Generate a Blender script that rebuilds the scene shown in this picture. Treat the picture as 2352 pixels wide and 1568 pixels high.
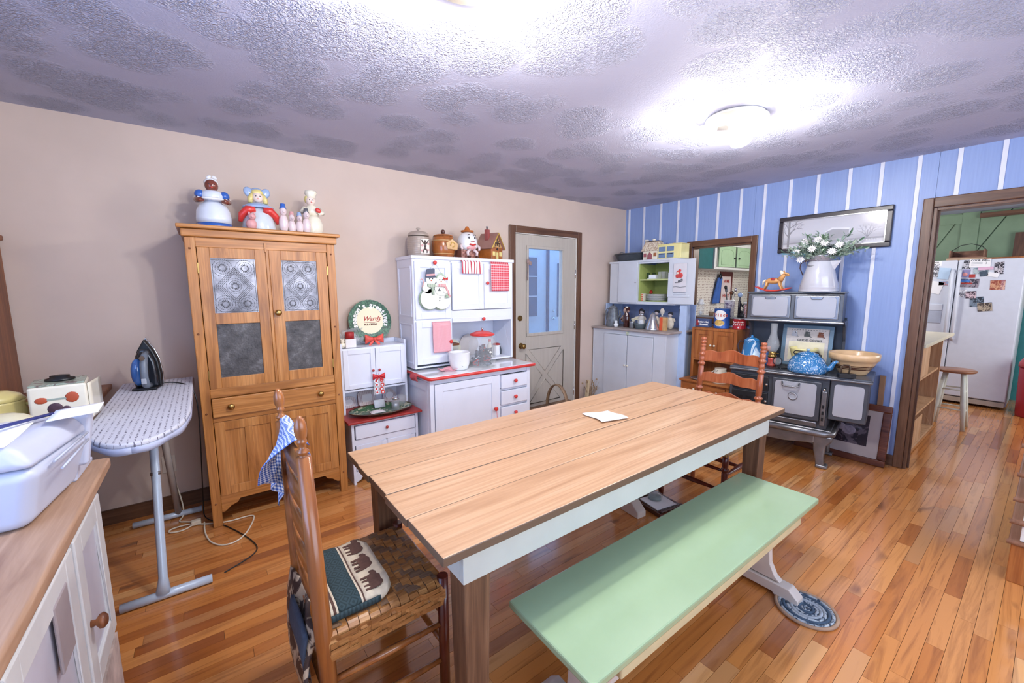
import bpy, bmesh, math, random
from math import sin, cos, pi, radians as R
from mathutils import Vector, Matrix
for o in list(bpy.data.objects): bpy.data.objects.remove(o)
SC = bpy.context.scene; COL = SC.collection
# ------------------------------------------------------------------ camera, world, light, exposure
cam = bpy.data.cameras.new('camera'); camo = bpy.data.objects.new('camera', cam); COL.objects.link(camo); SC.camera = camo
cam.sensor_width = 36; cam.sensor_fit = 'HORIZONTAL'; cam.lens = 942.18/2352*36; cam.clip_start = .02
_y, _p, _r = .6445095, .128621, -.003995
_f = Vector((sin(_y)*cos(_p), cos(_y)*cos(_p), -sin(_p))); _rt = Vector((cos(_y), -sin(_y), 0)); _u = _rt.cross(_f)
_r2 = _rt*cos(_r)+_u*sin(_r); _u2 = -_rt*sin(_r)+_u*cos(_r)
_m = Matrix((_r2, _u2, -_f)).transposed().to_4x4(); _m.translation = (0, 0, 1.45718); camo.matrix_world = _m
SC.view_settings.view_transform = 'Standard'; SC.view_settings.look = 'None'; SC.view_settings.gamma = 1
SC.cycles.max_bounces = 8; SC.view_settings.use_curve_mapping = False; SC.view_settings.exposure = 0.0
W = bpy.data.worlds.new('world'); SC.world = W; W.use_nodes = True
W.node_tree.nodes['Background'].inputs[0].default_value = (.24, .50, 1.0, 1); W.node_tree.nodes['Background'].inputs[1].default_value = 3.0
def lamp(kind, name, loc, e, color=(1, 1, 1), size=.1, rot=None, sy=None):
    l = bpy.data.lights.new(name, kind); l.energy = e; l.color = color
    if kind == 'AREA':
        l.size = size
        if sy: l.shape = 'RECTANGLE'; l.size_y = sy
    else: l.shadow_soft_size = size
    o = bpy.data.objects.new(name, l); o.location = loc; COL.objects.link(o)
    if rot: o.rotation_euler = rot
    return o
# west window daylight from the left; the light from the south is added fill
lamp('AREA', 'west_window_daylight', (-1.12, .55, 1.5), 46, (.40, .58, 1), 2.2, (0, R(-118), 0), 1.3)
lamp('AREA', 'south_fill_light', (1.6, -1.66, 1.55), 60, (.94, .96, 1), 3.6, (R(90), 0, 0), 1.5)
lamp('AREA', 'kitchen_area_light', (6.3, -1.35, 1.6), 45, (.95, .97, 1), 1.8, (R(90), 0, 0), 1.2)  # area light inside the kitchen; no window is built there
lamp('POINT', 'kitchen_bulb', (6.4, 1.6, 2.2), 46, (1, .97, .92), .12)
D, E_, CE = 3.444, 4.426, 2.44
# ------------------------------------------------------------------ materials
MATS = {}
def sr(c):
    if isinstance(c, str):
        c = c.lstrip('#'); c = [int(c[i:i+2], 16)/255 for i in (0, 2, 4)]
    return tuple((x/12.92 if x <= .04045 else ((x+.055)/1.055)**2.4) for x in c)+(1,)
class NT:
    def __init__(s, name, rough=.5, metal=0, spec=.5):
        s.m = bpy.data.materials.new(name); s.m.use_nodes = True; s.t = s.m.node_tree; s.b = s.t.nodes['Principled BSDF']
        s.b.inputs['Roughness'].default_value = rough; s.b.inputs['Metallic'].default_value = metal; s.b.inputs['Specular IOR Level'].default_value = spec
    def n(s, k, **kw):
        n = s.t.nodes.new('ShaderNode'+k)
        for a, v in kw.items():
            if a.startswith('i_'):
                key = a[2:]; key = int(key) if key.isdigit() else key.replace('_', ' ')
                if hasattr(v, 'is_output') or isinstance(v, bpy.types.NodeSocket): s.t.links.new(v, n.inputs[key])
                else: n.inputs[key].default_value = v
            else: setattr(n, a, v)
        return n
    def l(s, a, b): s.t.links.new(a, b)
    def base(s, v):
        if isinstance(v, bpy.types.NodeSocket): s.l(v, s.b.inputs['Base Color'])
        else: s.b.inputs['Base Color'].default_value = sr(v)
    def coord(s, scale=(1, 1, 1), which='Object', loc=(0, 0, 0), rot=(0, 0, 0)):
        c = s.n('TexCoord'); mp = s.n('Mapping'); mp.inputs['Scale'].default_value = scale; mp.inputs['Location'].default_value = loc; mp.inputs['Rotation'].default_value = rot
        s.l(c.outputs[which], mp.inputs['Vector']); return mp.outputs[0]
    def noise(s, vec, scale, detail=3, rough=.5, dist=0):
        n = s.n('TexNoise', i_Scale=scale, i_Detail=detail, i_Roughness=rough, i_Distortion=dist); s.l(vec, n.inputs['Vector']); return n.outputs['Fac']
    def ramp(s, fac, stops):
        r = s.n('ValToRGB'); s.l(fac, r.inputs[0]); e = r.color_ramp.elements
        while len(e) < len(stops): e.new(.5)
        for i, (p, c) in enumerate(stops): e[i].position = p; e[i].color = sr(c) if not isinstance(c, (int, float)) else (c, c, c, 1)
        return r.outputs[0]
    def mix(s, f, a, b, bt='MIX'):
        n = s.n('Mix', data_type='RGBA', blend_type=bt)
        for k, v in ((0, f), (6, a), (7, b)):
            if isinstance(v, bpy.types.NodeSocket): s.l(v, n.inputs[k])
            else: n.inputs[k].default_value = v if k == 0 else sr(v)
        return n.outputs[2]
    def math(s, op, a, b=None, c=None):
        n = s.n('Math', operation=op)
        for k, v in ((0, a), (1, b), (2, c)):
            if v is None: continue
            if isinstance(v, bpy.types.NodeSocket): s.l(v, n.inputs[k])
            else: n.inputs[k].default_value = v
        return n.outputs[0]
    def bump(s, h, strength=.3, dist=.01):
        n = s.n('Bump', i_Strength=strength, i_Distance=dist); s.l(h, n.inputs['Height']); s.l(n.outputs[0], s.b.inputs['Normal'])
def mat(name, col, rough=.5, metal=0, spec=.5, var=.06, ns=14, bump=0, clear=0, trans=0, ior=1.45, emit=None, es=1, alpha=None):
    if name in MATS: return MATS[name]
    t = NT(name, rough, metal, spec)
    if var:
        c = sr(col); v = t.coord(); f = t.noise(v, ns, 4)
        lo = tuple(max(0, x*(1-var*1.6)) for x in c[:3])+(1,); hi = tuple(min(1, x*(1+var*1.2)) for x in c[:3])+(1,)
        r = t.n('ValToRGB'); t.l(f, r.inputs[0]); r.color_ramp.elements[0].position = .3; r.color_ramp.elements[1].position = .7
        r.color_ramp.elements[0].color = lo; r.color_ramp.elements[1].color = hi; t.base(r.outputs[0])
        if bump: t.bump(t.noise(v, ns*6, 3), bump, .004)
    else: t.base(col)
    if clear: t.b.inputs['Coat Weight'].default_value = clear; t.b.inputs['Coat Roughness'].default_value = .08
    if trans: t.b.inputs['Transmission Weight'].default_value = trans; t.b.inputs['IOR'].default_value = ior
    if emit: t.b.inputs['Emission Color'].default_value = sr(emit); t.b.inputs['Emission Strength'].default_value = es
    if alpha is not None: t.b.inputs['Alpha'].default_value = alpha
    MATS[name] = t.m; return t.m
def wood(name, lo, mid, hi, axis=0, rough=.42, s=1.0, clear=0, bump=.12, rnd=False, pores=.35):
    if name in MATS: return MATS[name]
    t = NT(name, rough); sc = [11*s]*3; sc[axis] = .9*s
    v = t.coord(tuple(sc))
    if rnd:
        oi = t.n('ObjectInfo'); add = t.n('VectorMath', operation='ADD'); t.l(v, add.inputs[0]); sc2 = t.math('MULTIPLY', oi.outputs['Random'], 37.0); t.l(sc2, add.inputs[1]); v = add.outputs[0]
    n1 = t.noise(v, 1.6, 5, .55, 1.1); c = t.ramp(n1, [(.28, lo), (.48, mid), (.72, hi)])
    sc3 = [90*s]*3; sc3[axis] = 2.2*s; n2 = t.noise(t.coord(tuple(sc3)), 1.5, 3)
    c = t.mix(t.math('MULTIPLY', t.ramp(n2, [(.42, 1.0), (.58, 0.0)]), pores), c, lo)
    t.base(c); t.bump(n2, bump, .002)
    if clear: t.b.inputs['Coat Weight'].default_value = clear; t.b.inputs['Coat Roughness'].default_value = .12
    MATS[name] = t.m; return t.m
def stripes(name, c0, c1, n, w=.5, axis=0, which='UV', n2=0, w2=.5, c2=None, rough=.85, c3=None):
    """stripes along one axis, or a check when n2 is given"""
    if name in MATS: return MATS[name]
    t = NT(name, rough, 0, .2); s = t.n('SeparateXYZ'); t.l(t.coord(which=which), s.inputs[0])
    def st(ax, n, w): return t.math('LESS_THAN', t.math('FRACT', t.math('MULTIPLY', s.outputs[ax], float(n))), w)
    a = st(axis, n, w); c = t.mix(a, c0, c1)
    if n2: b = st(1-axis if which == 'UV' else (axis+2) % 3, n2, w2); c = t.mix(t.math('MULTIPLY', b, 1.0), c, c2 if c2 else c1) if c3 is None else t.mix(b, c, t.mix(a, c2, c3))
    v = t.coord(which=which); t.base(c); t.bump(t.noise(v, 90, 2), .25, .002)
    MATS[name] = t.m; return t.m
def speckle(name, a, b, sc, thr=.5, rough=.15, c=None, dist=1.5, st=(1, 1, 1)):
    t = NT(name, rough); n = t.noise(t.coord(st), sc, 3, .6, dist)
    t.base(t.ramp(n, [(thr-.03, a), (thr+.03, b)])); t.b.inputs['Coat Weight'].default_value = .5
    return t.m
wall_beige = mat('beige_wall_paint', '#cfbdb1', .75, var=.03, ns=3, bump=.06)
white = mat('white_enamel_paint', '#e3e8f5', .28, var=.015, ns=6)
white_dull = mat('dull_white_paint', '#e4e2dc', .5, var=.04, ns=8, bump=.05)
red = mat('red_enamel', '#d43a34', .3, var=.04)
dkred = mat('dark_red_paint', '#a8332f', .4, var=.08)
oak = wood('golden_oak', '#85501f', '#bb7c3d', '#cf9456', 2, .38, clear=.15)
oakh = wood('golden_oak_horizontal', '#85501f', '#bb7c3d', '#cf9456', 0, .38, clear=.15)
oakdk = wood('brown_oak', '#5c2f18', '#7f4a28', '#9a5f38', 2, .45)
oaktop = wood('oak_worktop', '#84604a', '#a58268', '#ba987e', 1, .5, pores=.2)
trimw = wood('dark_trim_wood', '#4a2f20', '#664632', '#7c5a44', 2, .4)
trimwh = wood('dark_trim_wood_level', '#4a2f20', '#664632', '#7c5a44', 0, .4)
trimwy = wood('dark_trim_wood_cross', '#4a2f20', '#664632', '#7c5a44', 1, .4)
maple = wood('orange_maple', '#6f3015', '#9d522e', '#b66c46', 2, .3, clear=.4, pores=.12)
chairw = wood('chair_turned_wood', '#74401c', '#9a5c2c', '#b27640', 2, .3, clear=.4, pores=.15)
chairdk = wood('dark_red_chair_leg', '#3a120c', '#5a2016', '#6f2e20', 2, .3, clear=.4, pores=.15)
def table_mat():
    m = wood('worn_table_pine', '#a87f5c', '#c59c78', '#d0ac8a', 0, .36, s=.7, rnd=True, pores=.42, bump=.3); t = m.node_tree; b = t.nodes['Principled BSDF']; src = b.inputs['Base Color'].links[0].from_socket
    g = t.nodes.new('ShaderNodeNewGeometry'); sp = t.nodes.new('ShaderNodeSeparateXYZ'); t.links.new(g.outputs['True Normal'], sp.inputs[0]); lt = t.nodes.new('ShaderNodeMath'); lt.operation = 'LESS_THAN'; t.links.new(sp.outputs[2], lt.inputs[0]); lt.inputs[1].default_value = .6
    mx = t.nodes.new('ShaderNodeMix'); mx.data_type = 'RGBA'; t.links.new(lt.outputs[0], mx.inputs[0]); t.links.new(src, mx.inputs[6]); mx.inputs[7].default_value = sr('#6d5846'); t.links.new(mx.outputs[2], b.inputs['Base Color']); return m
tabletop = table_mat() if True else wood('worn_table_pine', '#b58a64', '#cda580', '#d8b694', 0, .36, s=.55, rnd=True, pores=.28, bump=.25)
tableedge = wood('dark_table_edge', '#4c3c30', '#6b5545', '#84705c', 0, .6)
tleg = wood('dark_table_leg', '#4a3324', '#6f4f38', '#8d6a4e', 2, .5, s=1.2)
benchg = mat('sage_green_paint', '#9bb38d', .22, var=.025, ns=5, clear=.35)
apronw = mat('apron_worn_white', '#c9cfc6', .4, var=.03, ns=7)
benchw = mat('bench_leg_white', '#d3c8bf', .4, var=.05, ns=7)
chrome = mat('polished_chrome', '#d8d8d8', .12, 1, var=0)
brass = mat('aged_brass', '#a88850', .28, 1, var=.1)
iron_bk = mat('black_cast_iron', '#26272b', .45, .3, var=.1)
stoveg = mat('charcoal_stove_enamel', '#4d5159', .3, .15, var=.08, ns=9)
stovem = mat('worn_nickel', '#85868a', .3, .75, var=.14, ns=12)
stovew = mat('pale_grey_enamel', '#a9abb3', .25, var=.03, ns=5)
black = mat('black_plastic', '#17181b', .35, var=0)
cream = mat('cream_ceramic', '#eee8d4', .2, var=.04, clear=.5)
whitec = mat('white_ceramic', '#eef0f2', .15, var=.02, clear=.6)
glass = mat('clear_glass', '#eef3f6', .03, 0, .6, var=0, alpha=.11)
tin = mat('galvanised_tin', '#9a9da2', .35, .8, var=.12, ns=20)
alum = mat('aluminium', '#c2c4c8', .25, .9, var=.05)
greyen = mat('grey_graniteware', '#6d7278', .25, var=.2, ns=40)
brownw = mat('brown_glass', '#3a140e', .1, var=0, clear=.6)
pink = mat('pink_paint', '#dba0a0', .4, var=.05)
skin = mat('painted_pale_face', '#f0dccf', .25, var=.03)
yell = mat('yellow_glaze', '#e0cf86', .25, var=.08, clear=.4)
blue = mat('royal_blue_glaze', '#3463b8', .2, var=.04, clear=.5)
ltblue = mat('light_blue_glaze', '#9db4d8', .2, var=.08, clear=.5)
dkbrown = mat('dark_brown_glaze', '#4e2a1e', .2, var=.12, clear=.5)
caramel = mat('caramel_glaze', '#a5602c', .2, var=.22, ns=20, clear=.5)
tan = mat('tan_glaze', '#c9a06a', .25, var=.12, clear=.4)
green = mat('leaf_green', '#4d7a55', .5, var=.2, ns=30)
paper = mat('white_paper', '#f4f4f6', .7, var=.01)
ink = mat('black_ink', '#20222a', .6, var=0)
redink = mat('red_ink', '#b03a34', .6, var=0)
wink = mat('white_ink', '#f4f4f0', .6, var=0)
orange = mat('orange_tin', '#d6552c', .35, var=.06)
navy = mat('navy_paint', '#2c4f9c', .3, var=.05)
gold = mat('gold_paint', '#c9a44c', .35, var=.1)
grnint = mat('lime_green_paint', '#a3b168', .45, var=.06)
kgreen = mat('mint_green_paint', '#aecba3', .4, var=.03)
cupw = mat('pale_blue_white_paint', '#cfd5de', .38, var=.03, ns=5)
# ------------------------------------------------------------------ mesh helpers
class B:
    def __init__(s): s.v = []; s.f = []; s.uv = {}; s.sm = set()
    def add(s, vs, fs, smooth=False):
        o = len(s.v); s.v += [tuple(v) for v in vs]
        for f in fs:
            if smooth: s.sm.add(len(s.f))
            s.f.append(tuple(i+o for i in f))
        return s
    def box(s, x0, x1, y0, y1, z0, z1):
        x0, x1 = min(x0, x1), max(x0, x1); y0, y1 = min(y0, y1), max(y0, y1); z0, z1 = min(z0, z1), max(z0, z1)
        return s.add([(x0,y0,z0),(x1,y0,z0),(x1,y1,z0),(x0,y1,z0),(x0,y0,z1),(x1,y0,z1),(x1,y1,z1),(x0,y1,z1)],
            [(3,2,1,0),(4,5,6,7),(0,1,5,4),(1,2,6,5),(2,3,7,6),(3,0,4,7)])
    def hexa(s, p):  # 8 points, bottom ring then top ring
        return s.add(p, [(3,2,1,0),(4,5,6,7),(0,1,5,4),(1,2,6,5),(2,3,7,6),(3,0,4,7)])
    def lathe(s, prof, c=(0, 0, 0), n=24, sx=1, sy=1, axis='z', cap=True):
        """prof: list of (radius, height)"""
        vs = []; fs = []
        for r, h in prof:
            for k in range(n):
                a = 2*pi*k/n; p = (r*cos(a)*sx, r*sin(a)*sy, h)
                if axis == 'y': p = (p[0], p[2], p[1])
                if axis == 'x': p = (p[2], p[0], p[1])
                vs.append((p[0]+c[0], p[1]+c[1], p[2]+c[2]))
        m = len(prof)
        for i in range(m-1):
            for k in range(n):
                k2 = (k+1) % n; q = (i*n+k, i*n+k2, (i+1)*n+k2, (i+1)*n+k); fs.append(q if axis != 'y' else q[::-1])
        s.add(vs, fs, True)
        if cap:
            o = len(s.v)-len(vs)
            if prof[0][0] > 1e-4: s.f.append(tuple(o+k for k in range(n))[::(-1 if axis != 'y' else 1)])
            if prof[-1][0] > 1e-4: s.f.append(tuple(o+(m-1)*n+k for k in range(n))[::(1 if axis != 'y' else -1)])
        return s
    def ball(s, c, r, n=16, m=10, rot=None):
        if isinstance(r, (int, float)): r = (r, r, r)
        vs = []; fs = []
        for i in range(m+1):
            t = pi*i/m
            for k in range(n):
                a = 2*pi*k/n; p = Vector((r[0]*sin(t)*cos(a), r[1]*sin(t)*sin(a), -r[2]*cos(t)))
                if rot is not None: p = rot @ p
                vs.append((p[0]+c[0], p[1]+c[1], p[2]+c[2]))
        for i in range(m):
            for k in range(n):
                k2 = (k+1) % n; fs.append((i*n+k, i*n+k2, (i+1)*n+k2, (i+1)*n+k))
        return s.add(vs, fs, True)
    def tube(s, pts, r, n=8, closed=False, flat=1):
        pts = [Vector(p) for p in pts]; m = len(pts); rr = r if isinstance(r, (list, tuple)) else [r]*m
        vs = []; fs = []; up = None
        for i, p in enumerate(pts):
            a = pts[(i-1) % m] if (closed or i > 0) else p; b = pts[(i+1) % m] if (closed or i < m-1) else p
            d = (b-a).normalized()
            if up is None: up = Vector((0, 0, 1)) if abs(d.z) < .9 else Vector((1, 0, 0))
            u = (up-d*up.dot(d)); u = u.normalized() if u.length > 1e-6 else d.orthogonal().normalized(); w = d.cross(u); up = u
            for k in range(n):
                t = 2*pi*k/n; q = p+u*cos(t)*rr[i]+w*sin(t)*rr[i]*flat; vs.append(tuple(q))
        mm = m if closed else m-1
        for i in range(mm):
            for k in range(n):
                j = (i+1) % m; k2 = (k+1) % n; fs.append((i*n+k, i*n+k2, j*n+k2, j*n+k))
        s.add(vs, fs, True)
        if not closed:
            o = len(s.v)-len(vs); s.f.append(tuple(o+k for k in range(n))[::-1]); s.f.append(tuple(o+(m-1)*n+k for k in range(n)))
        return s
    def prism(s, poly, a0, a1, plane='xz'):
        """extrude a 2D outline along the missing axis"""
        n = len(poly)
        def P(p, a): return {'xz': (p[0], a, p[1]), 'xy': (p[0], p[1], a), 'yz': (a, p[0], p[1])}[plane]
        vs = [P(p, a0) for p in poly]+[P(p, a1) for p in poly]
        fs = [tuple(range(n)), tuple(range(2*n-1, n-1, -1))]+[(i, i+n, (i+1) % n+n, (i+1) % n) for i in range(n)]
        return s.add(vs, fs)
    def surf(s, nu, nv, fn, smooth=True):
        o = len(s.v); fo = len(s.f)
        for j in range(nv+1):
            for i in range(nu+1): s.v.append(tuple(fn(i/nu, j/nv)))
        for j in range(nv):
            for i in range(nu):
                s.uv[len(s.f)] = [(i/nu, j/nv), ((i+1)/nu, j/nv), ((i+1)/nu, (j+1)/nv), (i/nu, (j+1)/nv)]
                if smooth: s.sm.add(len(s.f))
                a = o+j*(nu+1)+i; s.f.append((a, a+1, a+nu+2, a+nu+1))
        return s
    def mesh(s, name='mesh'):
        me = bpy.data.meshes.new(name); me.from_pydata(s.v, [], s.f)
        for i, p in enumerate(me.polygons): p.use_smooth = i in s.sm
        if s.uv:
            uv = me.uv_layers.new(name='UVMap')
            for fi, c in s.uv.items():
                for k, li in enumerate(me.polygons[fi].loop_indices): uv.data[li].uv = c[k]
        bm = bmesh.new(); bm.from_mesh(me); bmesh.ops.remove_doubles(bm, verts=bm.verts, dist=1e-6) if not s.uv else None
        bmesh.ops.recalc_face_normals(bm, faces=bm.faces); bm.to_mesh(me); bm.free(); return me
    def obj(s, name, m, parent=None, bev=0, solid=0, loc=None, rot=None, kind=None, label=None, off=-1, sub=0):
        me = s.mesh(name); o = bpy.data.objects.new(name, me); COL.objects.link(o); me.materials.append(m)
        if parent is not None: o.parent = parent
        if loc: o.location = loc
        if rot: o.rotation_euler = rot
        if solid: md = o.modifiers.new('solid', 'SOLIDIFY'); md.thickness = solid; md.offset = off
        if bev:
            md = o.modifiers.new('bevel', 'BEVEL'); md.width = bev; md.segments = 4 if bev >= .008 else 2; md.limit_method = 'ANGLE'; md.angle_limit = R(40)
            if bev >= .008:
                for p in me.polygons: p.use_smooth = True
                o.modifiers.new('normals', 'WEIGHTED_NORMAL')
        if sub: md = o.modifiers.new('sub', 'SUBSURF'); md.levels = sub; md.render_levels = sub
        if kind: o['kind'] = kind
        if label: o['label'] = label
        return o
def bx(*a): return B().box(*a)
def tag(o, label, cat, group=None):
    o['label'] = label; o['category'] = cat
    if group: o['group'] = group
    return o
def thing(name, label, cat, loc, rz=0, group=None):
    o = bpy.data.objects.new(name, None); COL.objects.link(o); o.location = loc; o.rotation_euler = (0, 0, R(rz)); o.empty_display_size = .05
    return tag(o, label, cat, group)
def struct(o): o['kind'] = 'structure'; return o
def sgroup(name, loc=(0, 0, 0), rz=0):
    o = bpy.data.objects.new(name, None); COL.objects.link(o); o.location = loc; o.rotation_euler = (0, 0, R(rz)); o['kind'] = 'structure'; return o
def dup(o, loc=None, parent=None):
    c = o.copy(); COL.objects.link(c)
    if parent is not None: c.parent = parent
    if loc is not None: c.location = loc
    for ch in list(o.children):
        dup(ch, None, c)
    return c
def text(s, m, parent, loc, size, rot=(90, 0, 0), ext=.0006, name='lettering', align='CENTER', shear=0, sx=1, bold=0):
    cu = bpy.data.curves.new('t', 'FONT'); cu.body = s; cu.size = size; cu.extrude = ext; cu.align_x = align; cu.align_y = 'CENTER'; cu.shear = shear; cu.resolution_u = 3; cu.offset = bold
    o = bpy.data.objects.new('t', cu); COL.objects.link(o); dg = bpy.context.evaluated_depsgraph_get(); dg.update()
    me = bpy.data.meshes.new_from_object(o.evaluated_get(dg)); bpy.data.objects.remove(o); bpy.data.curves.remove(cu)
    n = bpy.data.objects.new(name, me); COL.objects.link(n); me.materials.clear(); me.materials.append(m)
    n.location = loc; n.rotation_euler = tuple(R(a) for a in rot); n.scale = (sx, 1, 1)
    if parent is not None: n.parent = parent
    return n
def knob(c, r, m, parent, name='knob', d=(0, -1, 0), ln=None):
    """a turned knob that stands out from a face along d"""
    ln = ln or r*1.7; b = B()
    prof = [(r*.55, 0), (r*.4, ln*.35), (r*.95, ln*.55), (r, ln*.75), (r*.7, ln*.95), (0, ln)]
    ax = 'y' if abs(d[1]) else 'x'; sg = d[1] if abs(d[1]) else d[0]
    b.lathe([(q, sg*h) for q, h in prof], c, 14, axis=ax); return b.obj(name, m, parent)
def door(T, x0, x1, z0, z1, y, m, st=.05, rails=(), muls=(), pm=None, th=.02, rec=.008, name='door', pname='panel', mh=None, rw=None, bev=.002, tops=None):
    """framed door in the xz plane, front face at y; openings filled by recessed panels"""
    rw = rw or st; b = B(); b.box(x0, x0+st, y, y+th, z0, z1); b.box(x1-st, x1, y, y+th, z0, z1)
    zs = [(z0, z0+rw)]+[(r-rw/2, r+rw/2) for r in sorted(rails)]+[(z1-(tops or rw), z1)]
    for a, c in zs: b.box(x0+st, x1-st, y+.0005, y+th, a, c)
    xs = [x0+st]
    for k in muls: xs += [k-st*.4, k+st*.4]; b.box(k-st*.4, k+st*.4, y+.0008, y+th, z0+rw, z1-rw)
    xs.append(x1-st); fr = b.obj(name, m, T, bev)
    out = []
    for i in range(len(zs)-1):
        for j in range(0, len(xs), 2):
            out.append(bx(xs[j]-.003, xs[j+1]+.003, y+rec, y+th-.002, zs[i][1]-.003, zs[i+1][0]+.003).obj(pname, pm or m, fr))
    return fr, out
def case(T, x0, x1, y0, y1, z0, z1, m, t=.02, name='carcass', back=True, top=True, bottom=True, bev=.002, parent=None):
    b = B(); b.box(x0, x0+t, y0, y1, z0, z1); b.box(x1-t, x1, y0, y1, z0, z1)
    if top: b.box(x0+t, x1-t, y0, y1, z1-t, z1)
    if bottom: b.box(x0+t, x1-t, y0, y1, z0, z0+t)
    if back: b.box(x0+t, x1-t, y1-t*.6, y1, z0+(t if bottom else 0), z1-(t if top else 0))
    return b.obj(name, m, T, bev)
# ================================================================== SETTING
random.seed(7)
XW, YS = -1.22, -1.75          # inner faces of the west and south walls
# floor: oak strips, each its own plank in the near part
def floor_mat():
    t = NT('oak_strip_floor', .2); g = t.n('NewGeometry'); oi = t.n('ObjectInfo')
    rnd = t.math('FRACT', t.math('ADD', g.outputs['Random Per Island'], t.math('MULTIPLY', oi.outputs['Random'], 7.13)))
    v = t.coord((1.1, 16, 16), 'Object'); ad = t.n('VectorMath', operation='ADD'); t.l(v, ad.inputs[0]); t.l(t.math('MULTIPLY', rnd, 53.0), ad.inputs[1]); v = ad.outputs[0]
    base = t.ramp(rnd, [(0, '#9f5a2a'), (.10, '#bd7538'), (.35, '#cb8444'), (.6, '#d59355'), (.82, '#c67e40'), (.93, '#dda468'), (1, '#92512a')])
    n = t.noise(v, 1.4, 5, .6, 1.4); c = t.mix(t.math('MULTIPLY', t.ramp(n, [(.30, 1.0), (.52, 0.0)]), .55), base, '#7d4522')
    v2 = t.coord((3, 9, 9), 'Object'); ad2 = t.n('VectorMath', operation='ADD'); t.l(v2, ad2.inputs[0]); t.l(t.math('MULTIPLY', rnd, 91.0), ad2.inputs[1])
    k = t.noise(ad2.outputs[0], 1.1, 2, .5, .4); c = t.mix(t.math('MULTIPLY', t.ramp(k, [(.67, 0.0), (.76, 1.0)]), .6), c, '#5c3826')
    t.base(c); t.b.inputs['Coat Weight'].default_value = .6; t.b.inputs['Coat Roughness'].default_value = .1; t.bump(n, .05, .002); return t.m
FM = floor_mat()
floor = bx(XW, 9, YS, 3.9, -.06, -.012).obj('floor', mat('subfloor_dark', '#2c1a10', .8, var=0)); struct(floor)
rows = int((3.9-YS)/.0572)+1; planks = []
LENS = [.32, .46, .6, .75, .9, 1.05, 1.25]
for r in range(rows):
    y = YS+r*.0572; x = XW-random.random()*.8
    while x < 8.9:
        L = random.choice(LENS)
        if x+L > XW: planks.append((x, y, L))
        x += L
def vis(p):
    cx = max(p[0], XW)+p[2]/2; cy = p[1]+.028
    dp = cx*_f.x+cy*_f.y; la = cx*_rt.x+cy*_rt.y
    ok = dp > .45 and abs(la)/max(dp, .01) < 1.32 and cx < 4.35 and cy < 3.42
    if .5 < cx < 2.3 and 2.88 < cy: ok = False
    if cx < -.33 and cy < 1.9: ok = False
    return (0 if ok else 100)+math.hypot(cx, cy)
planks.sort(key=vis); pm = {}
for i, (x, y, L) in enumerate(planks[:300]):
    x0 = max(x, XW); L2 = round(L-(x0-x), 3)
    if L2 < .02: continue
    if L2 not in pm:
        b = bx(0, L2-.0012, 0, .0560, -.012, 0); pm[L2] = b.mesh('plank'); pm[L2].materials.append(FM)
    o = bpy.data.objects.new('plank', pm[L2]); COL.objects.link(o); o.location = (x0, y, 0); o.parent = floor
b = B()
for x, y, L in planks[300:]:
    x0 = max(x, XW)
    if x+L-x0 > .02 and not (x0 > 4.4 and y > 3.6): b.box(x0, x+L-.0012, y, y+.056, -.012, 0)
b.obj('plank_field', FM, floor, kind='stuff')
# ceiling with stomped plaster
def ceil_mat():
    t = NT('stomped_ceiling_plaster', .7, 0, .3); v = t.coord((1, 1, 1), 'Object')
    nz = t.n('TexNoise', i_Scale=2.2, i_Detail=2); t.l(v, nz.inputs['Vector']); mv = t.n('VectorMath', operation='MULTIPLY_ADD'); t.l(nz.outputs['Color'], mv.inputs[0]); mv.inputs[1].default_value = (.22, .22, 0); t.l(v, mv.inputs[2])
    vo = t.n('TexVoronoi', i_Scale=3.6); t.l(mv.outputs[0], vo.inputs['Vector'])
    msk = t.ramp(vo.outputs['Distance'], [(.36, 1.0), (.60, .05)])
    fine = t.n('TexVoronoi', feature='DISTANCE_TO_EDGE', i_Scale=58.0); nz2 = t.n('TexNoise', i_Scale=34.0, i_Detail=3); t.l(v, nz2.inputs['Vector'])
    mv2 = t.n('VectorMath', operation='MULTIPLY_ADD'); t.l(nz2.outputs['Color'], mv2.inputs[0]); mv2.inputs[1].default_value = (.07, .07, 0); t.l(v, mv2.inputs[2]); t.l(mv2.outputs[0], fine.inputs['Vector'])
    rid = t.ramp(fine.outputs['Distance'], [(0, 1.0), (.30, 0.0)])
    h = t.math('MULTIPLY', rid, msk); t.base(t.mix(t.noise(v, 3, 3), '#b2b6cf', '#bfc2d8')); t.bump(h, .72, .012); return t.m
struct(bx(XW-.1, 9, YS-.1, 4.0, CE, CE+.1).obj('ceiling', ceil_mat()))
# beige north wall with the door opening (x 2.62..3.54)
DX0, DX1, DZ = 2.622, 3.540, 2.035
b = B(); b.box(XW-.1, DX0, D, D+.12, 0, CE); b.box(DX1, E_, D, D+.12, 0, CE); b.box(DX0, DX1, D, D+.12, DZ, CE)
struct(b.obj('wall_north', wall_beige))
struct(bx(XW, -.0+DX0-.08, D-.014, D, 0, .095).obj('baseboard_north', trimwh))
struct(bx(DX1+.07, E_, D-.014, D, 0, .095).obj('baseboard_northeast', trimwh))
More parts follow.
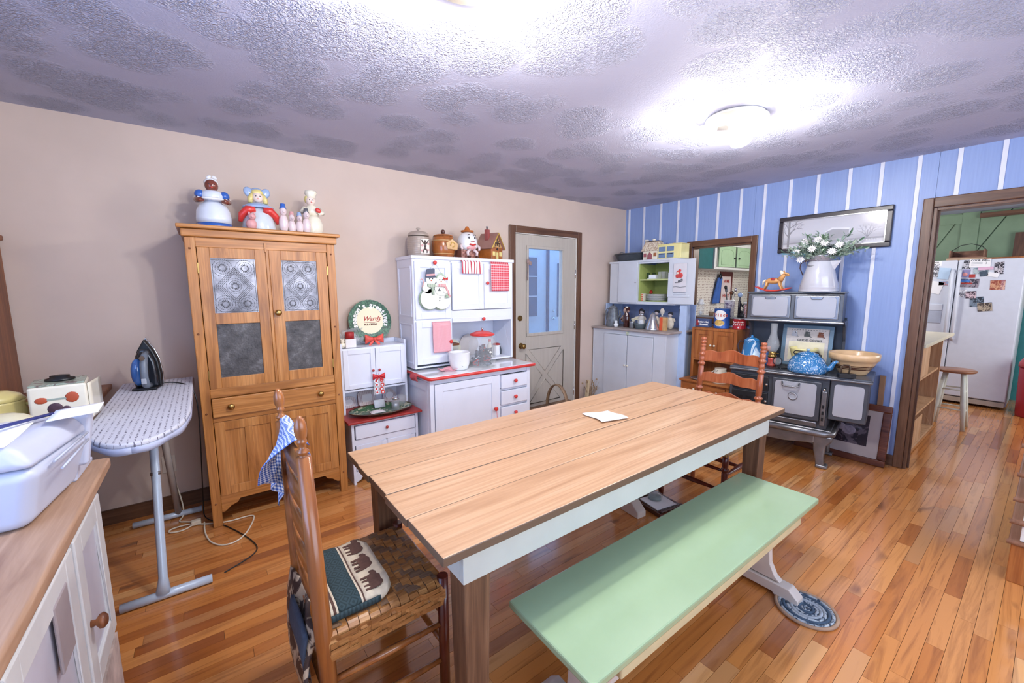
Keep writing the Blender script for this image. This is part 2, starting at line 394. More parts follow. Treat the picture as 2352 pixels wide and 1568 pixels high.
# west and south walls with window openings
def wallwin(name, axis, pos, th, a0, a1, w0, w1, z0, z1, m):
    b = B()
    def bb(p0, p1, q0, q1): b.box(*((pos, pos+th, p0, p1, q0, q1) if axis == 'x' else (p0, p1, pos, pos+th, q0, q1)))
    bb(a0, w0, 0, CE); bb(w1, a1, 0, CE); bb(w0, w1, 0, z0); bb(w0, w1, z1, CE); return struct(b.obj(name, m))
wallwin('wall_west', 'x', XW, -.1, YS-.1, D, -.5, 1.7, .95, 2.1, wall_beige)
wallwin('wall_south', 'y', YS, -.1, XW, 9.0, -.1, 3.3, .85, 2.2, wall_beige)
def sash(name, axis, pos, a0, a1, z0, z1, n):
    T = sgroup(name); b = B(); d = .04
    def bb(p0, p1, q0, q1): b.box(*((pos-d, pos, p0, p1, q0, q1) if axis == 'x' else (p0, p1, pos-d, pos, q0, q1)))
    bb(a0, a1, z0, z0+.05); bb(a0, a1, z1-.05, z1)
    for k in range(n+1):
        a = a0+(a1-a0-.05)*k/n; bb(a, a+.05, z0, z1)
    b.obj('frame', white_dull, T)
    g = B()
    g.box(*((pos-.024, pos-.020, a0, a1, z0, z1) if axis == 'x' else (a0, a1, pos-.024, pos-.020, z0, z1))); g.obj('pane', glass, T)
sash('window_2', 'x', XW-.02, -.5, 1.7, .95, 2.1, 2); sash('window_3_added', 'y', YS-.02, -.1, 3.3, .85, 2.2, 3)  # the south window is added to go with the fill light
# blue panelled east wall: boards and white battens, each a piece
PY0, PY1, PZ0, PZ1 = 1.895, 2.52, 1.135, 1.905      # kitchen pass-through opening
GY0, GY1, GZ = -.285, .634, 2.04                    # doorway opening
def blue_mat():
    t = NT('blue_board_paint', .42); v = t.coord((1, 30, 1.2)); n = t.noise(v, 3, 4, .6); n2 = t.noise(t.coord(), 2.2, 3)
    c = t.mix(t.ramp(n, [(.35, 0.0), (.7, 1.0)]), '#889fd0', '#92a9d8'); c = t.mix(t.math('MULTIPLY', n2, .5), c, '#8098cd'); t.base(c); t.bump(n, .12, .002); return t.m
bluem = blue_mat(); battm = mat('white_batten_paint', '#dde1ee', .45, var=.05, ns=9)
WE = sgroup('wall_east'); bat = [3.390, 3.171, 2.938, 2.715, 2.484, 2.26, 2.029, 1.81, 1.592, 1.381, 1.158, .955, .738, .529, .321, .11, -.11, -.33, -.55, -.78, -1.0, -1.23, -1.46]
edges = [D]+bat+[YS]
def wall_rects(y0, y1):
    """split a strip around the two openings"""
    out = [(y0, y1, 0, CE)]
    for (a, c, z0, z1) in ((PY0, PY1, PZ0, PZ1), (GY0, GY1, 0, GZ)):
        new = []
        for (p, q, u, w) in out:
            if q <= a+1e-6 or p >= c-1e-6 or w <= z0+1e-6 or u >= z1-1e-6: new.append((p, q, u, w)); continue
            if p < a: new.append((p, a, u, w))
            if q > c: new.append((c, q, u, w))
            m0, m1 = max(p, a), min(q, c)
            if u < z0: new.append((m0, m1, u, z0))
            if w > z1: new.append((m0, m1, z1, w))
        out = new
    return out
for i in range(len(edges)-1):
    b = B(); hi, lo = edges[i], edges[i+1]
    for (p, q, u, w) in wall_rects(lo, hi): b.box(E_, E_+.11, p+.0008, q-.0008, u, w)
    b.obj('board', bluem, WE)
for y in bat:
    b = B(); rr = wall_rects(y-.0125, y+.0125)
    for (p, q, u, w) in rr:
        if q-p > .004: b.box(E_-.007, E_+.001, p, q, u, w)
    if b.v: b.obj('batten', battm, WE, .001)
struct(bx(E_-.014, E_, .692, 1.0, 0, .09).obj('baseboard_east', trimwy))
# doorway casing (trim_1) and jambs
T = sgroup('trim_1'); w = .058
bx(E_-.022, E_, GY1, GY1+w, 0, GZ+w+.015).obj('casing', trimw, T, .006); bx(E_-.022, E_, GY0-w, GY0, 0, GZ+w+.015).obj('casing', trimw, T, .006)
bx(E_-.023, E_, GY0, GY1, GZ, GZ+w+.015).obj('head_casing', trimwy, T, .006)
bx(E_-.003, E_+.12, GY1-.02, GY1, 0, GZ).obj('jamb', trimw, T, .002); bx(E_-.003, E_+.12, GY0, GY0+.02, 0, GZ).obj('jamb', trimw, T, .002)
bx(E_-.003, E_+.12, GY0+.02, GY1-.02, GZ-.02, GZ).obj('head_jamb', trimwy, T, .002)
bx(E_+.045, E_+.06, GY1-.032, GY1-.02, 0, GZ-.02).obj('stop', trimw, T)
# pass-through window
T = sgroup('window_1'); w = .062
bx(E_-.022, E_, PY0-w+.01, PY0, PZ0-w, PZ1+w).obj('casing', trimw, T, .005); bx(E_-.022, E_, PY1, PY1+w, PZ0-w, PZ1+w).obj('casing', trimw, T, .005)
bx(E_-.023, E_, PY0, PY1, PZ1, PZ1+w).obj('head_casing', trimwy, T, .005); bx(E_-.023, E_, PY0, PY1, PZ0-w, PZ0).obj('sill_casing', trimwy, T, .005)
bx(E_-.002, E_+.3, PY0, PY1, PZ0-.02, PZ0+.004).obj('sill', mat('grey_sill', '#8b8d93', .4), T, .003)
bx(E_, E_+.11, PY1-.015, PY1, PZ0, PZ1).obj('jamb', trimw, T); bx(E_, E_+.11, PY0, PY0+.015, PZ0, PZ1).obj('jamb', trimw, T); bx(E_, E_+.11, PY0, PY1, PZ1-.015, PZ1).obj('head_jamb', trimwy, T)
# ------------------------------------------------------------------ beige door with crossbuck (door_1) and its casing (trim_2)
T = sgroup('trim_2')
bx(2.548, DX0+.004, D-.022, D, 0, 2.10).obj('casing', trimw, T, .006); bx(DX1-.004, 3.602, D-.022, D, 0, 2.10).obj('casing', trimw, T, .006)
bx(DX0+.004, DX1-.004, D-.023, D, DZ-.004, 2.10).obj('head_casing', trimwh, T, .006)
bx(DX1-.012, DX1, D-.002, D+.12, 0, DZ).obj('jamb', white_dull, T); bx(DX0, DX0+.012, D-.002, D+.12, 0, DZ).obj('jamb', white_dull, T); bx(DX0+.012, DX1-.012, D-.002, D+.12, DZ-.012, DZ).obj('head_jamb', white_dull, T)
def dmat():
    t = NT('greige_door_paint', .45); n = t.noise(t.coord((26, 26, 1.3)), 1.5, 4, .6); t.base(t.mix(t.ramp(n, [(.3, 0.0), (.7, 1.0)]), '#b3aca2', '#beb8ae')); t.bump(n, .08, .002); return t.m
dm = dmat(); T = sgroup('door_1', (0, D+.012, 0)); x0, x1 = DX0+.014, DX1-.016; gx0, gx1, gz0, gz1 = 2.822, 3.312, .965, 1.88
b = B(); b.box(x0, gx0, 0, .044, .01, DZ-.015); b.box(gx1, x1, 0, .044, .01, DZ-.015); b.box(gx0, gx1, 0, .044, .01, gz0); b.box(gx0, gx1, 0, .044, gz1, DZ-.015); b.obj('slab', dm, T)
b = B()
for (a, c, e, f) in ((gx0-.03, gx1+.03, gz0-.03, gz0), (gx0-.03, gx1+.03, gz1, gz1+.03), (gx0-.03, gx0, gz0, gz1), (gx1, gx1+.03, gz0, gz1)): b.box(a, c, -.010, 0, e, f)
fr = b.obj('glass_frame', dm, T, .004); bx(gx0, gx1, .018, .022, gz0, gz1).obj('pane', glass, T)
mold = B()   # crossbuck mouldings: four triangles of a big X
cx, cz, hw, hh = (gx0+gx1)/2, .48, .30, .33
def tri(a, b_, c_):
    g = [Vector((p[0], 0, p[1])) for p in (a, b_, c_)]; ce = (g[0]+g[1]+g[2])/3; g = [ce+(p-ce)*.80 for p in g]
    mold.tube(g, .008, 4, closed=True)
for q in (((cx-hw, cz+hh), (cx+hw, cz+hh), (cx, cz)), ((cx-hw, cz-hh), (cx+hw, cz-hh), (cx, cz)), ((cx-hw, cz+hh), (cx-hw, cz-hh), (cx, cz)), ((cx+hw, cz+hh), (cx+hw, cz-hh), (cx, cz))): tri(*q)
mold.obj('crossbuck_moulding', dm, T)
o = B().lathe([(.03, 0), (.03, -.012), (.012, -.018), (.012, -.03)], (2.702, 0, 1.14), 20, axis='y').obj('deadbolt', brass, T)
o = B().lathe([(.032, 0), (.032, -.008), (.012, -.014), (.012, -.035), (.026, -.045), (.03, -.06), (.02, -.072), (0, -.074)], (2.715, 0, .84), 22, axis='y').obj('door_knob', brass, T)
for z in (1.62, 1.02, .22): B().lathe([(.008, z-.05), (.008, z+.05)], (x1+.006, -.006, 0), 8).obj('hinge', chrome, T)
# porch seen through the glass, open to the sky
pw = mat('porch_white_siding', '#dfe6f0', .6, var=.03); T = sgroup('wall_porch'); b = B(); b.box(2.2, 4.50, 4.9, 5.0, 0, 2.4); b.box(4.72, 7, 4.9, 5.0, 0, 2.4); b.box(4.50, 4.72, 4.9, 5.0, 0, 1.0); b.box(4.50, 4.72, 4.9, 5, 1.95, 2.4); b.obj('siding', pw, T)
struct(bx(2.0, 7, D+.12, 5, -.05, 0).obj('trim_porch_floor', pw))
T = sgroup('window_4'); bx(3.70, 4.16, 4.86, 4.9, 1.0, 1.95).obj('frame', pw, T); bx(3.73, 4.13, 4.85, 4.862, 1.03, 1.92).obj('pane', mat('dark_blue_pane', '#3f5f86', .15, var=.1, ns=4), T)
b = B(); b.box(3.915, 3.93, 4.84, 4.85, 1.03, 1.92)
for z in (1.33, 1.63): b.box(3.73, 4.13, 4.84, 4.85, z, z+.015)
b.obj('muntin', pw, T)
T = sgroup('door_2'); bx(4.36, 4.40, 4.87, 4.90, 0, 2.2).obj('dark_edge', mat('dark_navy_gap', '#33507c', .5), T); bx(4.40, 4.9, 4.86, 4.9, 0, 2.15).obj('slab', pw, T)
bx(4.56, 4.72, 4.85, 4.861, 1.0, 1.85).obj('pane', mat('dark_blue_pane', '#3f5f86'), T)
B().ball((4.46, 4.83, .98), .03).obj('door_knob', chrome, T); B().ball((4.47, 4.84, 1.1), .022).obj('deadbolt', chrome, T)
# ================================================================== KITCHEN beyond the blue wall
def wallpaper():
    t = NT('dotted_wallpaper', .7); v = t.coord((1, 1, 1)); vo = t.n('TexVoronoi', i_Scale=24.0, i_Randomness=.25); t.l(v, vo.inputs['Vector'])
    t.base(t.mix(t.ramp(vo.outputs['Distance'], [(.2, 1.0), (.26, 0.0)]), '#e6ddd0', '#9a7f74')); return t.m
KN = 3.42; wp = wallpaper()
struct(bx(E_+.11, 9, KN, KN+.1, 0, CE).obj('wall_kitchen_north', wp))
kgw = mat('sage_plank_paint', '#7d967a', .55, var=.06, ns=6, bump=.1)
T = sgroup('wall_kitchen_east'); X8 = 8.3
bx(X8+.02, X8+.1, YS, KN, 0, CE).obj('backing', kgw, T)
for s in range(12):     # diagonal planks, cut in a sheared stack
    a = -1.0+s*.42
    B().hexa([(X8, a, 1.2), (X8+.02, a, 1.2), (X8+.02, a+.405, 1.2), (X8, a+.405, 1.2), (X8, a-.62, CE), (X8+.02, a-.62, CE), (X8+.02, a-.215, CE), (X8, a-.215, CE)]).obj('plank', kgw, T, .002)
bx(X8-.02, X8, .74, .90, 1.0, CE).obj('batten', kgw, T, .003); bx(X8-.018, X8, .90, KN, CE-.14, CE-.02).obj('batten', kgw, T)
b = bx(X8-.06, X8-.02, -.6, .74, CE-.09, CE-.03).obj('trim_4', trimwy); struct(b)
b = bx(X8-.05, X8, .27, .42, 1.0, 2.13).obj('trim_5', trimw); struct(b)
struct(bx(X8-.02, X8, -1.2, .3, 0, 1.2).obj('wall_kitchen_lower', mat('teal_lower_boards', '#3d8f92', .5)))
# wall cabinets seen through the pass-through
T = thing('wall_cabinet', 'mint green wall cabinet with arched doors in a white frame, seen through the pass-through', 'cabinet', (6.05, 3.10, 1.73))
case(T, 0, 1.75, .02, .32, 0, .40, white_dull, .02); b = B(); b.box(0, 1.75, 0, .02, 0, .03); b.box(0, 1.75, 0, .02, .35, .40); b.box(0, .06, 0, .02, .03, .35); b.obj('face_frame', white_dull, T)
for k in range(3):
    x = .10+k*.56; d = bx(x, x+.51, -.016, .002, .035, .345).obj('door', kgreen, T, .004)
    arc = [(x+.07, .07), (x+.07, .25)]+[(x+.07+.37*(1-cos(a))/2, .25+.05*sin(a)) for a in [i*pi/8 for i in range(1, 8)]]+[(x+.44, .25), (x+.44, .07)]
    B().tube([(p, -.017, q) for p, q in arc], .006, 6, closed=True).obj('arch_moulding', kgreen, d)
    knob((x+(.46 if k % 2 == 0 else .05), -.016, .17), .014, iron_bk, d)
T = tag(bx(5.66, 6.04, 3.12, 3.41, 1.735, 2.12).obj('side_panel', mat('dark_teal_paint', '#2f6f70', .4)), 'dark teal wall panel left of the mint green cabinet in the kitchen', 'panel')
struct(bx(5.3, 5.36, 3.3, 3.36, 0, CE).obj('trim_6', mat('pale_mint_post', '#cfe6dc', .4)))
bx(4.75, 8.2, 2.85, 3.41, 0, .9)
T = thing('base_counter', 'grey kitchen counter run below the dotted wallpaper', 'counter', (4.75, 2.8, 0)); case(T, 0, 3.3, .02, .6, 0, .87, white_dull); bx(-.02, 3.32, 0, .61, .87, .91).obj('worktop', mat('grey_sill', '#8b8d93', .4), T, .004)
# ================================================================== CEILING LIGHTS
bulbm = mat('lit_bulb', '#ffffff', .5, var=0, emit='#fff4e6', es=14)
shadem = mat('frosted_shade', '#ffffff', .25, var=0, emit='#fffaf2', es=5)
def ceiling_light(loc, label, a0, e):
    T = thing('ceiling_light', label, 'light', loc); pb = mat('glare_white_brass', '#f0eee2', .3, .2, var=.02)  # brass coloured near white to imitate glare from the bulbs
    B().lathe([(.155, 0), (.16, -.012), (.15, -.02), (.06, -.026), (.03, -.045), (.035, -.075), (.012, -.09), (0, -.095)], (0, 0, 0), 32).obj('canopy', pb, T)
    for k in range(3):
        a = a0+k*2*pi/3; c = (.105*cos(a), .105*sin(a)); d = Vector((cos(a), sin(a), -.75)).normalized()
        B().tube([(c[0]*.3, c[1]*.3, -.03), (c[0]*.8, c[1]*.8, -.035), (c[0], c[1], -.05)], .009, 8).obj('arm', pb, T)
        b = B(); rot = Vector((0, 0, 1)).rotation_difference(d)
        prof = [(.018, 0), (.03, .015), (.045, .04), (.058, .065), (.062, .075)]
        pr = B().lathe(prof, (0, 0, 0), 20, cap=False)
        b.add([tuple(rot @ Vector(v)+Vector((c[0], c[1], -.045))) for v in pr.v], pr.f, True); b.obj('glass_shade', shadem, T, solid=.003)
        B().ball(tuple(Vector((c[0], c[1], -.045))+d*.045), (.024, .024, .024)).obj('bulb', bulbm, T)
        l = lamp('POINT', 'bulb_light', tuple(Vector(loc)+Vector((c[0]*1.5, c[1]*1.5, -.125))), e, (1, .965, .92), .035)
    return T
ceiling_light((.735, 1.19, CE-.002), 'three-bulb brass ceiling light nearest the camera, at the top edge', .5, 30)
ceiling_light((2.56, 1.24, CE-.002), 'three-bulb brass ceiling light over the far end of the table', .2, 26)
# ================================================================== PIE SAFE
T = thing('pie_safe', 'tall golden oak pie safe with punched tin panels and one long drawer', 'cabinet', (-.055, 2.988, 0))
PW = .80
for x in (0, PW-.05):
    bx(x, x+.05, 0, .04, 0, 1.755).obj('post', oak, T, .004); bx(x, x+.05, .38, .42, 0, 1.755).obj('post', oak, T, .004)
for x in (.012, PW-.027): bx(x, x+.015, .03, .39, .13, 1.75).obj('side_panel', oak, T)
bx(.02, PW-.02, .40, .412, .1, 1.75).obj('back_panel', oakdk, T); bx(.02, PW-.02, .02, .40, .15, .165).obj('bottom', oakh, T)
b = B(); b.box(.05, PW-.05, .004, .03, 1.70, 1.755); b.obj('top_rail', oakh, T, .002)
bx(.05, PW-.05, .004, .03, .81, .865).obj('rail', oakh, T, .002); bx(.05, PW-.05, .004, .03, .66, .69).obj('rail', oakh, T, .002)
b = B(); b.box(-.012, PW+.012, -.018, .42, 1.755, 1.80); b.box(-.03, PW+.03, -.038, .43, 1.80, 1.822); b.obj('cornice', oakh, T, .006)
ap = [(.05, .2), (.05, .085), (.07, .088), (.10, .115), (.135, .128), (.15, .15), (PW-.15, .15), (PW-.135, .128), (PW-.10, .115), (PW-.07, .088), (PW-.05, .085), (PW-.05, .2)]
B().prism(ap, .006, .026).obj('apron', oakh, T, .002)
tinm = NT('punched_tin', .38, .55); _n = tinm.noise(tinm.coord(), 7, 5, .65); tinm.base(tinm.ramp(_n, [(.3, '#5a595f'), (.5, '#8e8e95'), (.72, '#c2c2c9')])); tinm.bump(tinm.noise(tinm.coord(), 60, 3), .4, .003); tinm = tinm.m
tindk = NT('dulled_tin', .5, .6); _n = tindk.noise(tindk.coord(), 14, 6, .75); tindk.base(tindk.ramp(_n, [(.3, '#3c3a3c'), (.55, '#5c5a5a'), (.75, '#8b888a')])); tindk.bump(tindk.noise(tindk.coord(), 90, 3), .5, .003); tindk = tindk.m
hole = mat('punch_hole_dark', '#2a282a', .7, var=0)
def punches(w, h):
    b = B()
    def dot(x, z, a=0, l=.0042, t=.0019):
        if not (.004 < x < w-.004 and .004 < z < h-.004): return
        c, s = cos(a), sin(a); l *= 1.45; t *= 1.7; b.add([(x+c*p-s*q, 0, z+s*p+c*q) for p, q in ((-l/2, 0), (-l*.2, -t/2), (l/2, 0), (-l*.2, t/2))], [(0, 1, 2, 3)])
    def ros(cx, cz, r):
        for k in range(16): dot(cx+r*.42*cos(k*pi/8), cz+r*.42*sin(k*pi/8), k*pi/8, .011, .0032)
        for q, n in ((.72, 26), (1.0, 34)):
            for k in range(n): dot(cx+r*q*cos(k*2*pi/n), cz+r*q*sin(k*2*pi/n), k*2*pi/n+pi/2, .0052, .0022)
    R0 = w*.21
    for cx, cz in ((w*.25, w*.24), (w*.75, w*.24), (w*.25, h-w*.24), (w*.75, h-w*.24), (w*.5, h*.5)): ros(cx, cz, R0*(1.05 if cz != h*.5 else .95))
    for s in range(4):
        r = w*(.30+.045*s)
        for q in range(4):
            a = Vector((r*cos(q*pi/2), r*1.15*sin(q*pi/2))); c = Vector((r*cos((q+1)*pi/2), r*1.15*sin((q+1)*pi/2)))
            for k in range(20): p = a.lerp(c, k/20); dot(w*.5+p.x, h*.5+p.y, math.atan2(c.y-a.y, c.x-a.x), .0055, .0022)
    for k in range(48):
        for z in (.008, h-.008): dot(w*k/48, z, 0)
    for k in range(66):
        for x in (.008, w-.008): dot(x, h*k/66, pi/2)
    return b
def safe_door(x0, x1, st, kx=None, lower=False):
    fr, ps = door(T, x0, x1, .865, 1.70, .002, oak, st, rails=(1.285,), rw=.065, name='door', pname='tin_panel', pm=tinm, tops=.06)
    for p in ps: 
        top = p.data.vertices[0].co.z > 1.2
        if not top: p.data.materials.clear(); p.data.materials.append(tindk); p['label'] = 'dark unpolished tin panel'
        else:
            q = punches(x1-x0-2*st, .32); q.obj('punched_pattern', hole, fr, loc=(x0+st, .0095, 1.3175), kind='stuff')
    return fr
d1 = safe_door(.053, .392, .058); d2 = safe_door(.410, .745, .064)
bx(.392, .409, -.004, .02, .866, 1.699).obj('astragal', oak, d1, .003)
knob((.437, .002, 1.31), .019, brass, d2); B().box(.388, .396, -.012, .002, 1.685, 1.74).obj('turn_latch', oak, T, .001)
for z in (1.58, .95):
    bx(.049, .056, -.004, .004, z-.03, z+.03).obj('hinge', brass, d1); bx(.742, .75, -.004, .004, z-.03, z+.03).obj('hinge', brass, d2)
dr = bx(.052, .748, -.012, .02, .693, .807).obj('drawer', oakh, T, .004)
knob((.145, -.012, .752), .019, brass, dr); knob((.65, -.012, .752), .019, brass, dr)
for (a, c) in ((.053, .398), (.402, .747)):
    fr, ps = door(T, a, c, .19, .658, .003, oak, .052, muls=((a+c)/2,), rw=.055, rec=.010)
for x in (.022, PW-.026):
    for z in (1.69, 1.2, .72, .15): B().ball((x, -.001, z), .006, 8, 6).obj('peg', oakdk, T)
# ================================================================== SMALL WHITE CABINET WITH RED TOP
T = thing('small_cabinet', 'small white two-part cabinet with a red counter, beside the pie safe', 'cabinet', (.80, 3.03, 0))
b = B(); b.box(0, .02, 0, .40, 0, .475); b.box(.50, .52, 0, .40, 0, .475); b.box(.02, .50, .39, .40, .06, .475); b.box(.02, .50, .02, .39, .06, .075)
b.prism([(.02, .10), (.02, .02), (.05, .03), (.07, .06), (.45, .06), (.47, .03), (.50, .02), (.50, .10)], .002, .016)
b.box(.02, .5, .004, .016, .30, .345); b.box(.02, .5, .004, .016, .455, .475); b.box(.25, .27, .004, .016, .1, .31); b.obj('base_carcass', white, T, .002)
bx(-.03, .545, -.035, .41, .475, .492).obj('counter', dkred, T, .004, label='dark red counter')
dr = bx(.028, .492, -.006, .014, .35, .452).obj('drawer', white, T, .003); knob((.26, -.006, .405), .012, dkred, dr)
for a, c in ((.026, .252), (.266, .494)): door(T, a, c, .105, .30, -.002, white, .032)
U = .19
case(T, .0, .52, U, .40, .492, 1.01, white, .018, 'upper_carcass', bottom=False); bx(.018, .502, U+.004, .385, .665, .68).obj('shelf', white, T)
for k, (a, c) in enumerate(((.016, .258), (.262, .506))):
    fr, ps = door(T, a, c, .688, .995, U-.010, white, .036); knob((.236 if k == 0 else .285, U-.010, .82), .010, dkred, fr)
b = B(); b.box(0, .018, U, .40, 1.01, 1.045); b.box(.502, .52, U, .40, 1.01, 1.045); b.box(.018, .502, .39, .40, 1.01, 1.045); b.obj('gallery_rail', white, T, .004)
# ================================================================== WHITE KITCHEN CABINET (large, red trim)
T = thing('kitchen_cabinet', 'large white cabinet with red knobs and a red-edged enamel counter', 'cabinet', (1.353, 2.86, 0)); HW = 1.0
b = B(); b.box(0, .035, 0, .04, 0, .752); b.box(HW-.035, HW, 0, .04, 0, .752); b.box(0, .035, .54, .575, 0, .752); b.box(HW-.035, HW, .54, .575, 0, .752)
b.box(.006, .02, .04, .54, .08, .752); b.box(HW-.02, HW-.006, .04, .54, .08, .752); b.box(.035, HW-.035, .55, .565, .1, .752); b.box(.02, HW-.02, .02, .55, .08, .10)
b.box(.035, HW-.035, .004, .03, .715, .752); b.box(.645, .668, .004, .03, .10, .715); b.box(.035, .645, .004, .03, .08, .105)
for z in (.575, .43, .285): b.box(.668, HW-.035, .006, .03, z-.008, z+.008)
b.box(.668, HW-.035, .004, .03, .08, .105); b.obj('base_carcass', white, T, .003)
b = B(); b.box(-.001, .006, .04, .54, .66, .73); b.box(-.001, .006, .04, .08, .1, .66); b.box(-.001, .006, .5, .54, .1, .66); b.obj('side_frame', white, T, .001)
fr, ps = door(T, .040, .642, .108, .712, -.006, white, .07, rw=.06); knob((.605, -.006, .425), .019, red, fr)
B().tube([(.605, -.03, .415), (.612, -.028, .36), (.611, -.028, .30)], .002, 6).obj('cord', red, fr)
for z0, z1 in ((.588, .705), (.443, .562), (.298, .417), (.11, .272)):
    dr = bx(.672, .962, -.012, .02, z0, z1).obj('drawer', white, T, .004); knob((.817, -.012, (z0+z1)/2), .017, red, dr)
ct = bx(-.012, HW+.032, -.03, .575, .756, .782).obj('counter', mat('white_porcelain', '#eef0f4', .12, var=.01, clear=.6), T, .006)
rim = B().tube([(-.018, .575, .768), (-.018, -.02, .768), (-.004, -.036, .768), (HW+.024, -.036, .768), (HW+.038, -.02, .768), (HW+.038, .575, .768)], .0125, 8).obj('rim', red, ct)
U = .26; b = B()
b.box(0, .02, U, .575, .80, 1.70); b.box(HW-.02, HW, U, .575, .80, 1.70); b.box(.02, HW-.02, .56, .575, .80, 1.70); b.box(-.008, HW+.01, U-.012, .58, 1.695, 1.722)
b.box(.02, HW-.02, U+.01, .56, .80, .815); b.box(.335, .348, U, .56, .815, 1.69); b.box(.348, HW-.02, U+.01, .56, 1.185, 1.20); b.box(.02, .335, U+.01, .56, 1.19, 1.205)
b.box(.02, HW-.02, U, U+.015, 1.675, 1.695); b.box(.348, HW-.02, U, U+.014, 1.20, 1.27); b.box(.02, .335, U, U+.014, 1.185, 1.21); b.obj('upper_carcass', white, T, .003)
b = B()
for (a, c) in ((.84, 1.17), (1.23, 1.64)):
    b.box(-.004, 0, U+.03, U+.04, a, c); b.box(-.004, 0, .53, .54, a, c); b.box(-.004, 0, U+.04, .53, c-.01, c); b.box(-.004, 0, U+.04, .53, a, a+.01)
b.obj('side_moulding', white, T)
fr, ps = door(T, .014, .332, 1.21, 1.675, U-.016, white, .05); knob((.185, U-.016, 1.668), .017, red, fr)
fr, ps = door(T, .014, .332, .835, 1.19, U-.016, white, .05); knob((.318, U-.016, 1.01), .017, red, fr)
fr, ps = door(T, .352, .668, 1.275, 1.675, U-.016, white, .05); fr, ps = door(T, .672, .98, 1.275, 1.675, U-.016, white, .05); knob((.70, U-.016, 1.505), .015, red, fr)
tb = B(); tb.box(.350, HW-.02, U-.006, U+.004, 1.168, 1.205); tb.obj('tambour_rail', white, T, .002); knob((.66, U-.006, 1.187), .016, red, T)
# ================================================================== CORNER CUPBOARD
T = thing('corner_cupboard', 'pale blue-white painted cupboard with open green shelves in the room corner', 'cupboard', (3.83, 3.425, 0), -90)
# local x runs toward the camera side (world -y), local y into the wall (world +x)
b = B(); b.box(0, .018, 0, .55, 0, .975); b.box(.985, 1.003, 0, .55, 0, .975); b.box(.018, .985, .53, .55, 0, .975); b.box(.018, .985, .02, .53, .05, .07)
b.box(.018, .175, .002, .02, 0, .975); b.box(.852, .985, .002, .02, 0, .975); b.box(.175, .852, .002, .02, .925, .975); b.box(.175, .852, .002, .02, 0, .09); b.obj('base_carcass', cupw, T, .002)
for k, (a, c) in enumerate(((.180, .509), (.519, .847))):
    d = bx(a, c, -.006, .016, .093, .922).obj('door', cupw, T, .002); knob((.495 if k == 0 else .535, -.006, .578), .012, cream, d)
bx(.505, .53, -.014, .0, .93, .965).obj('latch', mat('pale_green_latch', '#bcc8b0', .5), T)
bx(-.02+.02, 1.04, -.028, .56, .975, .997).obj('counter', mat('worn_greige_top', '#a89c96', .5, var=.12), T, .005)
b = B(); b.box(.0, .018, .22, .56, .997, 1.27); b.box(1.003, 1.02, .225, .40, 0, 1.27); b.box(1.02, 1.082, .225, .243, 0, 1.27); b.box(0, 1.003, .545, .56, .997, 1.27); b.obj('support_boards', mat('daylight_blue_boards', '#b3c7e6', .4, var=.04), T, .001)  # blue of the window daylight is put into the colour of these boards
for k in range(5): bx(.02+k*.196, .02+(k+1)*.196-.002, .53, .544, .998, 1.268).obj('back_board', mat('soft_blue_back', '#8fa3d0', .5, var=.06), T)
U = .22; b = B(); b.box(.06, .078, U, .56, 1.27, 1.77); b.box(.93, .948, U, .56, 1.27, 1.77); b.box(.05, .955, U-.01, .56, 1.75, 1.772); b.box(.078, .93, U, .56, 1.27, 1.30)
b.box(.078, .47, U, U+.016, 1.30, 1.75); b.box(.868, .93, U, U+.016, 1.30, 1.75); b.box(.47, .868, U, U+.016, 1.73, 1.75); b.obj('upper_carcass', cupw, T, .002)
bx(.47, .48, U+.016, .545, 1.30, 1.73).obj('shelf_side', grnint, T); bx(.858, .868, U+.016, .545, 1.30, 1.73).obj('shelf_side', grnint, T); bx(.48, .858, .535, .545, 1.30, 1.74).obj('shelf_back', grnint, T)
bx(.48, .858, U+.016, .535, 1.30, 1.306).obj('shelf', grnint, T); bx(.48, .858, U+.02, .535, 1.54, 1.556).obj('shelf', mat('light_lime_shelf', '#c2ce8c', .45), T)
d = bx(.20, .47, U-.018, U-.002, 1.285, 1.755).obj('door', cupw, T, .002); knob((.45, U-.018, 1.52), .009, chrome, d)
b = B(); b.box(.87, 1.163, U-.018, U-.002, 1.285, 1.755); b.box(.87, 1.12, U-.028, U-.018, 1.36, 1.375); b.box(.87, .93, U-.028, U-.018, 1.375, 1.62); b.box(.935, 1.09, U-.026, U-.018, 1.385, 1.40); b.obj('door', cupw, T, .002)
# ================================================================== SMALL OAK CABINET
T = thing('oak_cabinet', 'small brown oak cabinet with two doors and white-knobbed drawers by the pass-through', 'cabinet', (4.00, 2.335, 0), -90)
oak2 = wood('medium_oak', '#80441f', '#a8642f', '#bb7a42', 2, .4); oak2h = wood('medium_oak_level', '#80441f', '#a8642f', '#bb7a42', 0, .4)
case(T, 0, .50, .02, .40, .06, .49, oak2); b = B(); b.box(0, .50, 0, .02, .49-.02, .49); b.box(0, .03, 0, .02, 0, .47); b.box(.47, .50, 0, .02, 0, .47); b.box(.235, .265, 0, .02, .06, .47); b.obj('face_frame', oak2, T, .001)
bx(-.008, .508, -.025, .41, .49, .512).obj('counter', oak2h, T, .004)
for a, c in ((.034, .231), (.269, .466)):
    for z in (.37, .25):
        dr = bx(a, c, -.008, .012, z, z+.10).obj('drawer', oak2h, T, .003); knob(((a+c)/2+.02, -.008, z+.05), .011, cream, dr)
    door(T, a, c, .07, .24, -.004, oak2, .03)
case(T, .02, .482, .15, .40, .512, 1.045, oak2, .018, 'upper_carcass', bottom=False); bx(.038, .464, .16, .39, .70, .715).obj('shelf', oak2h, T)
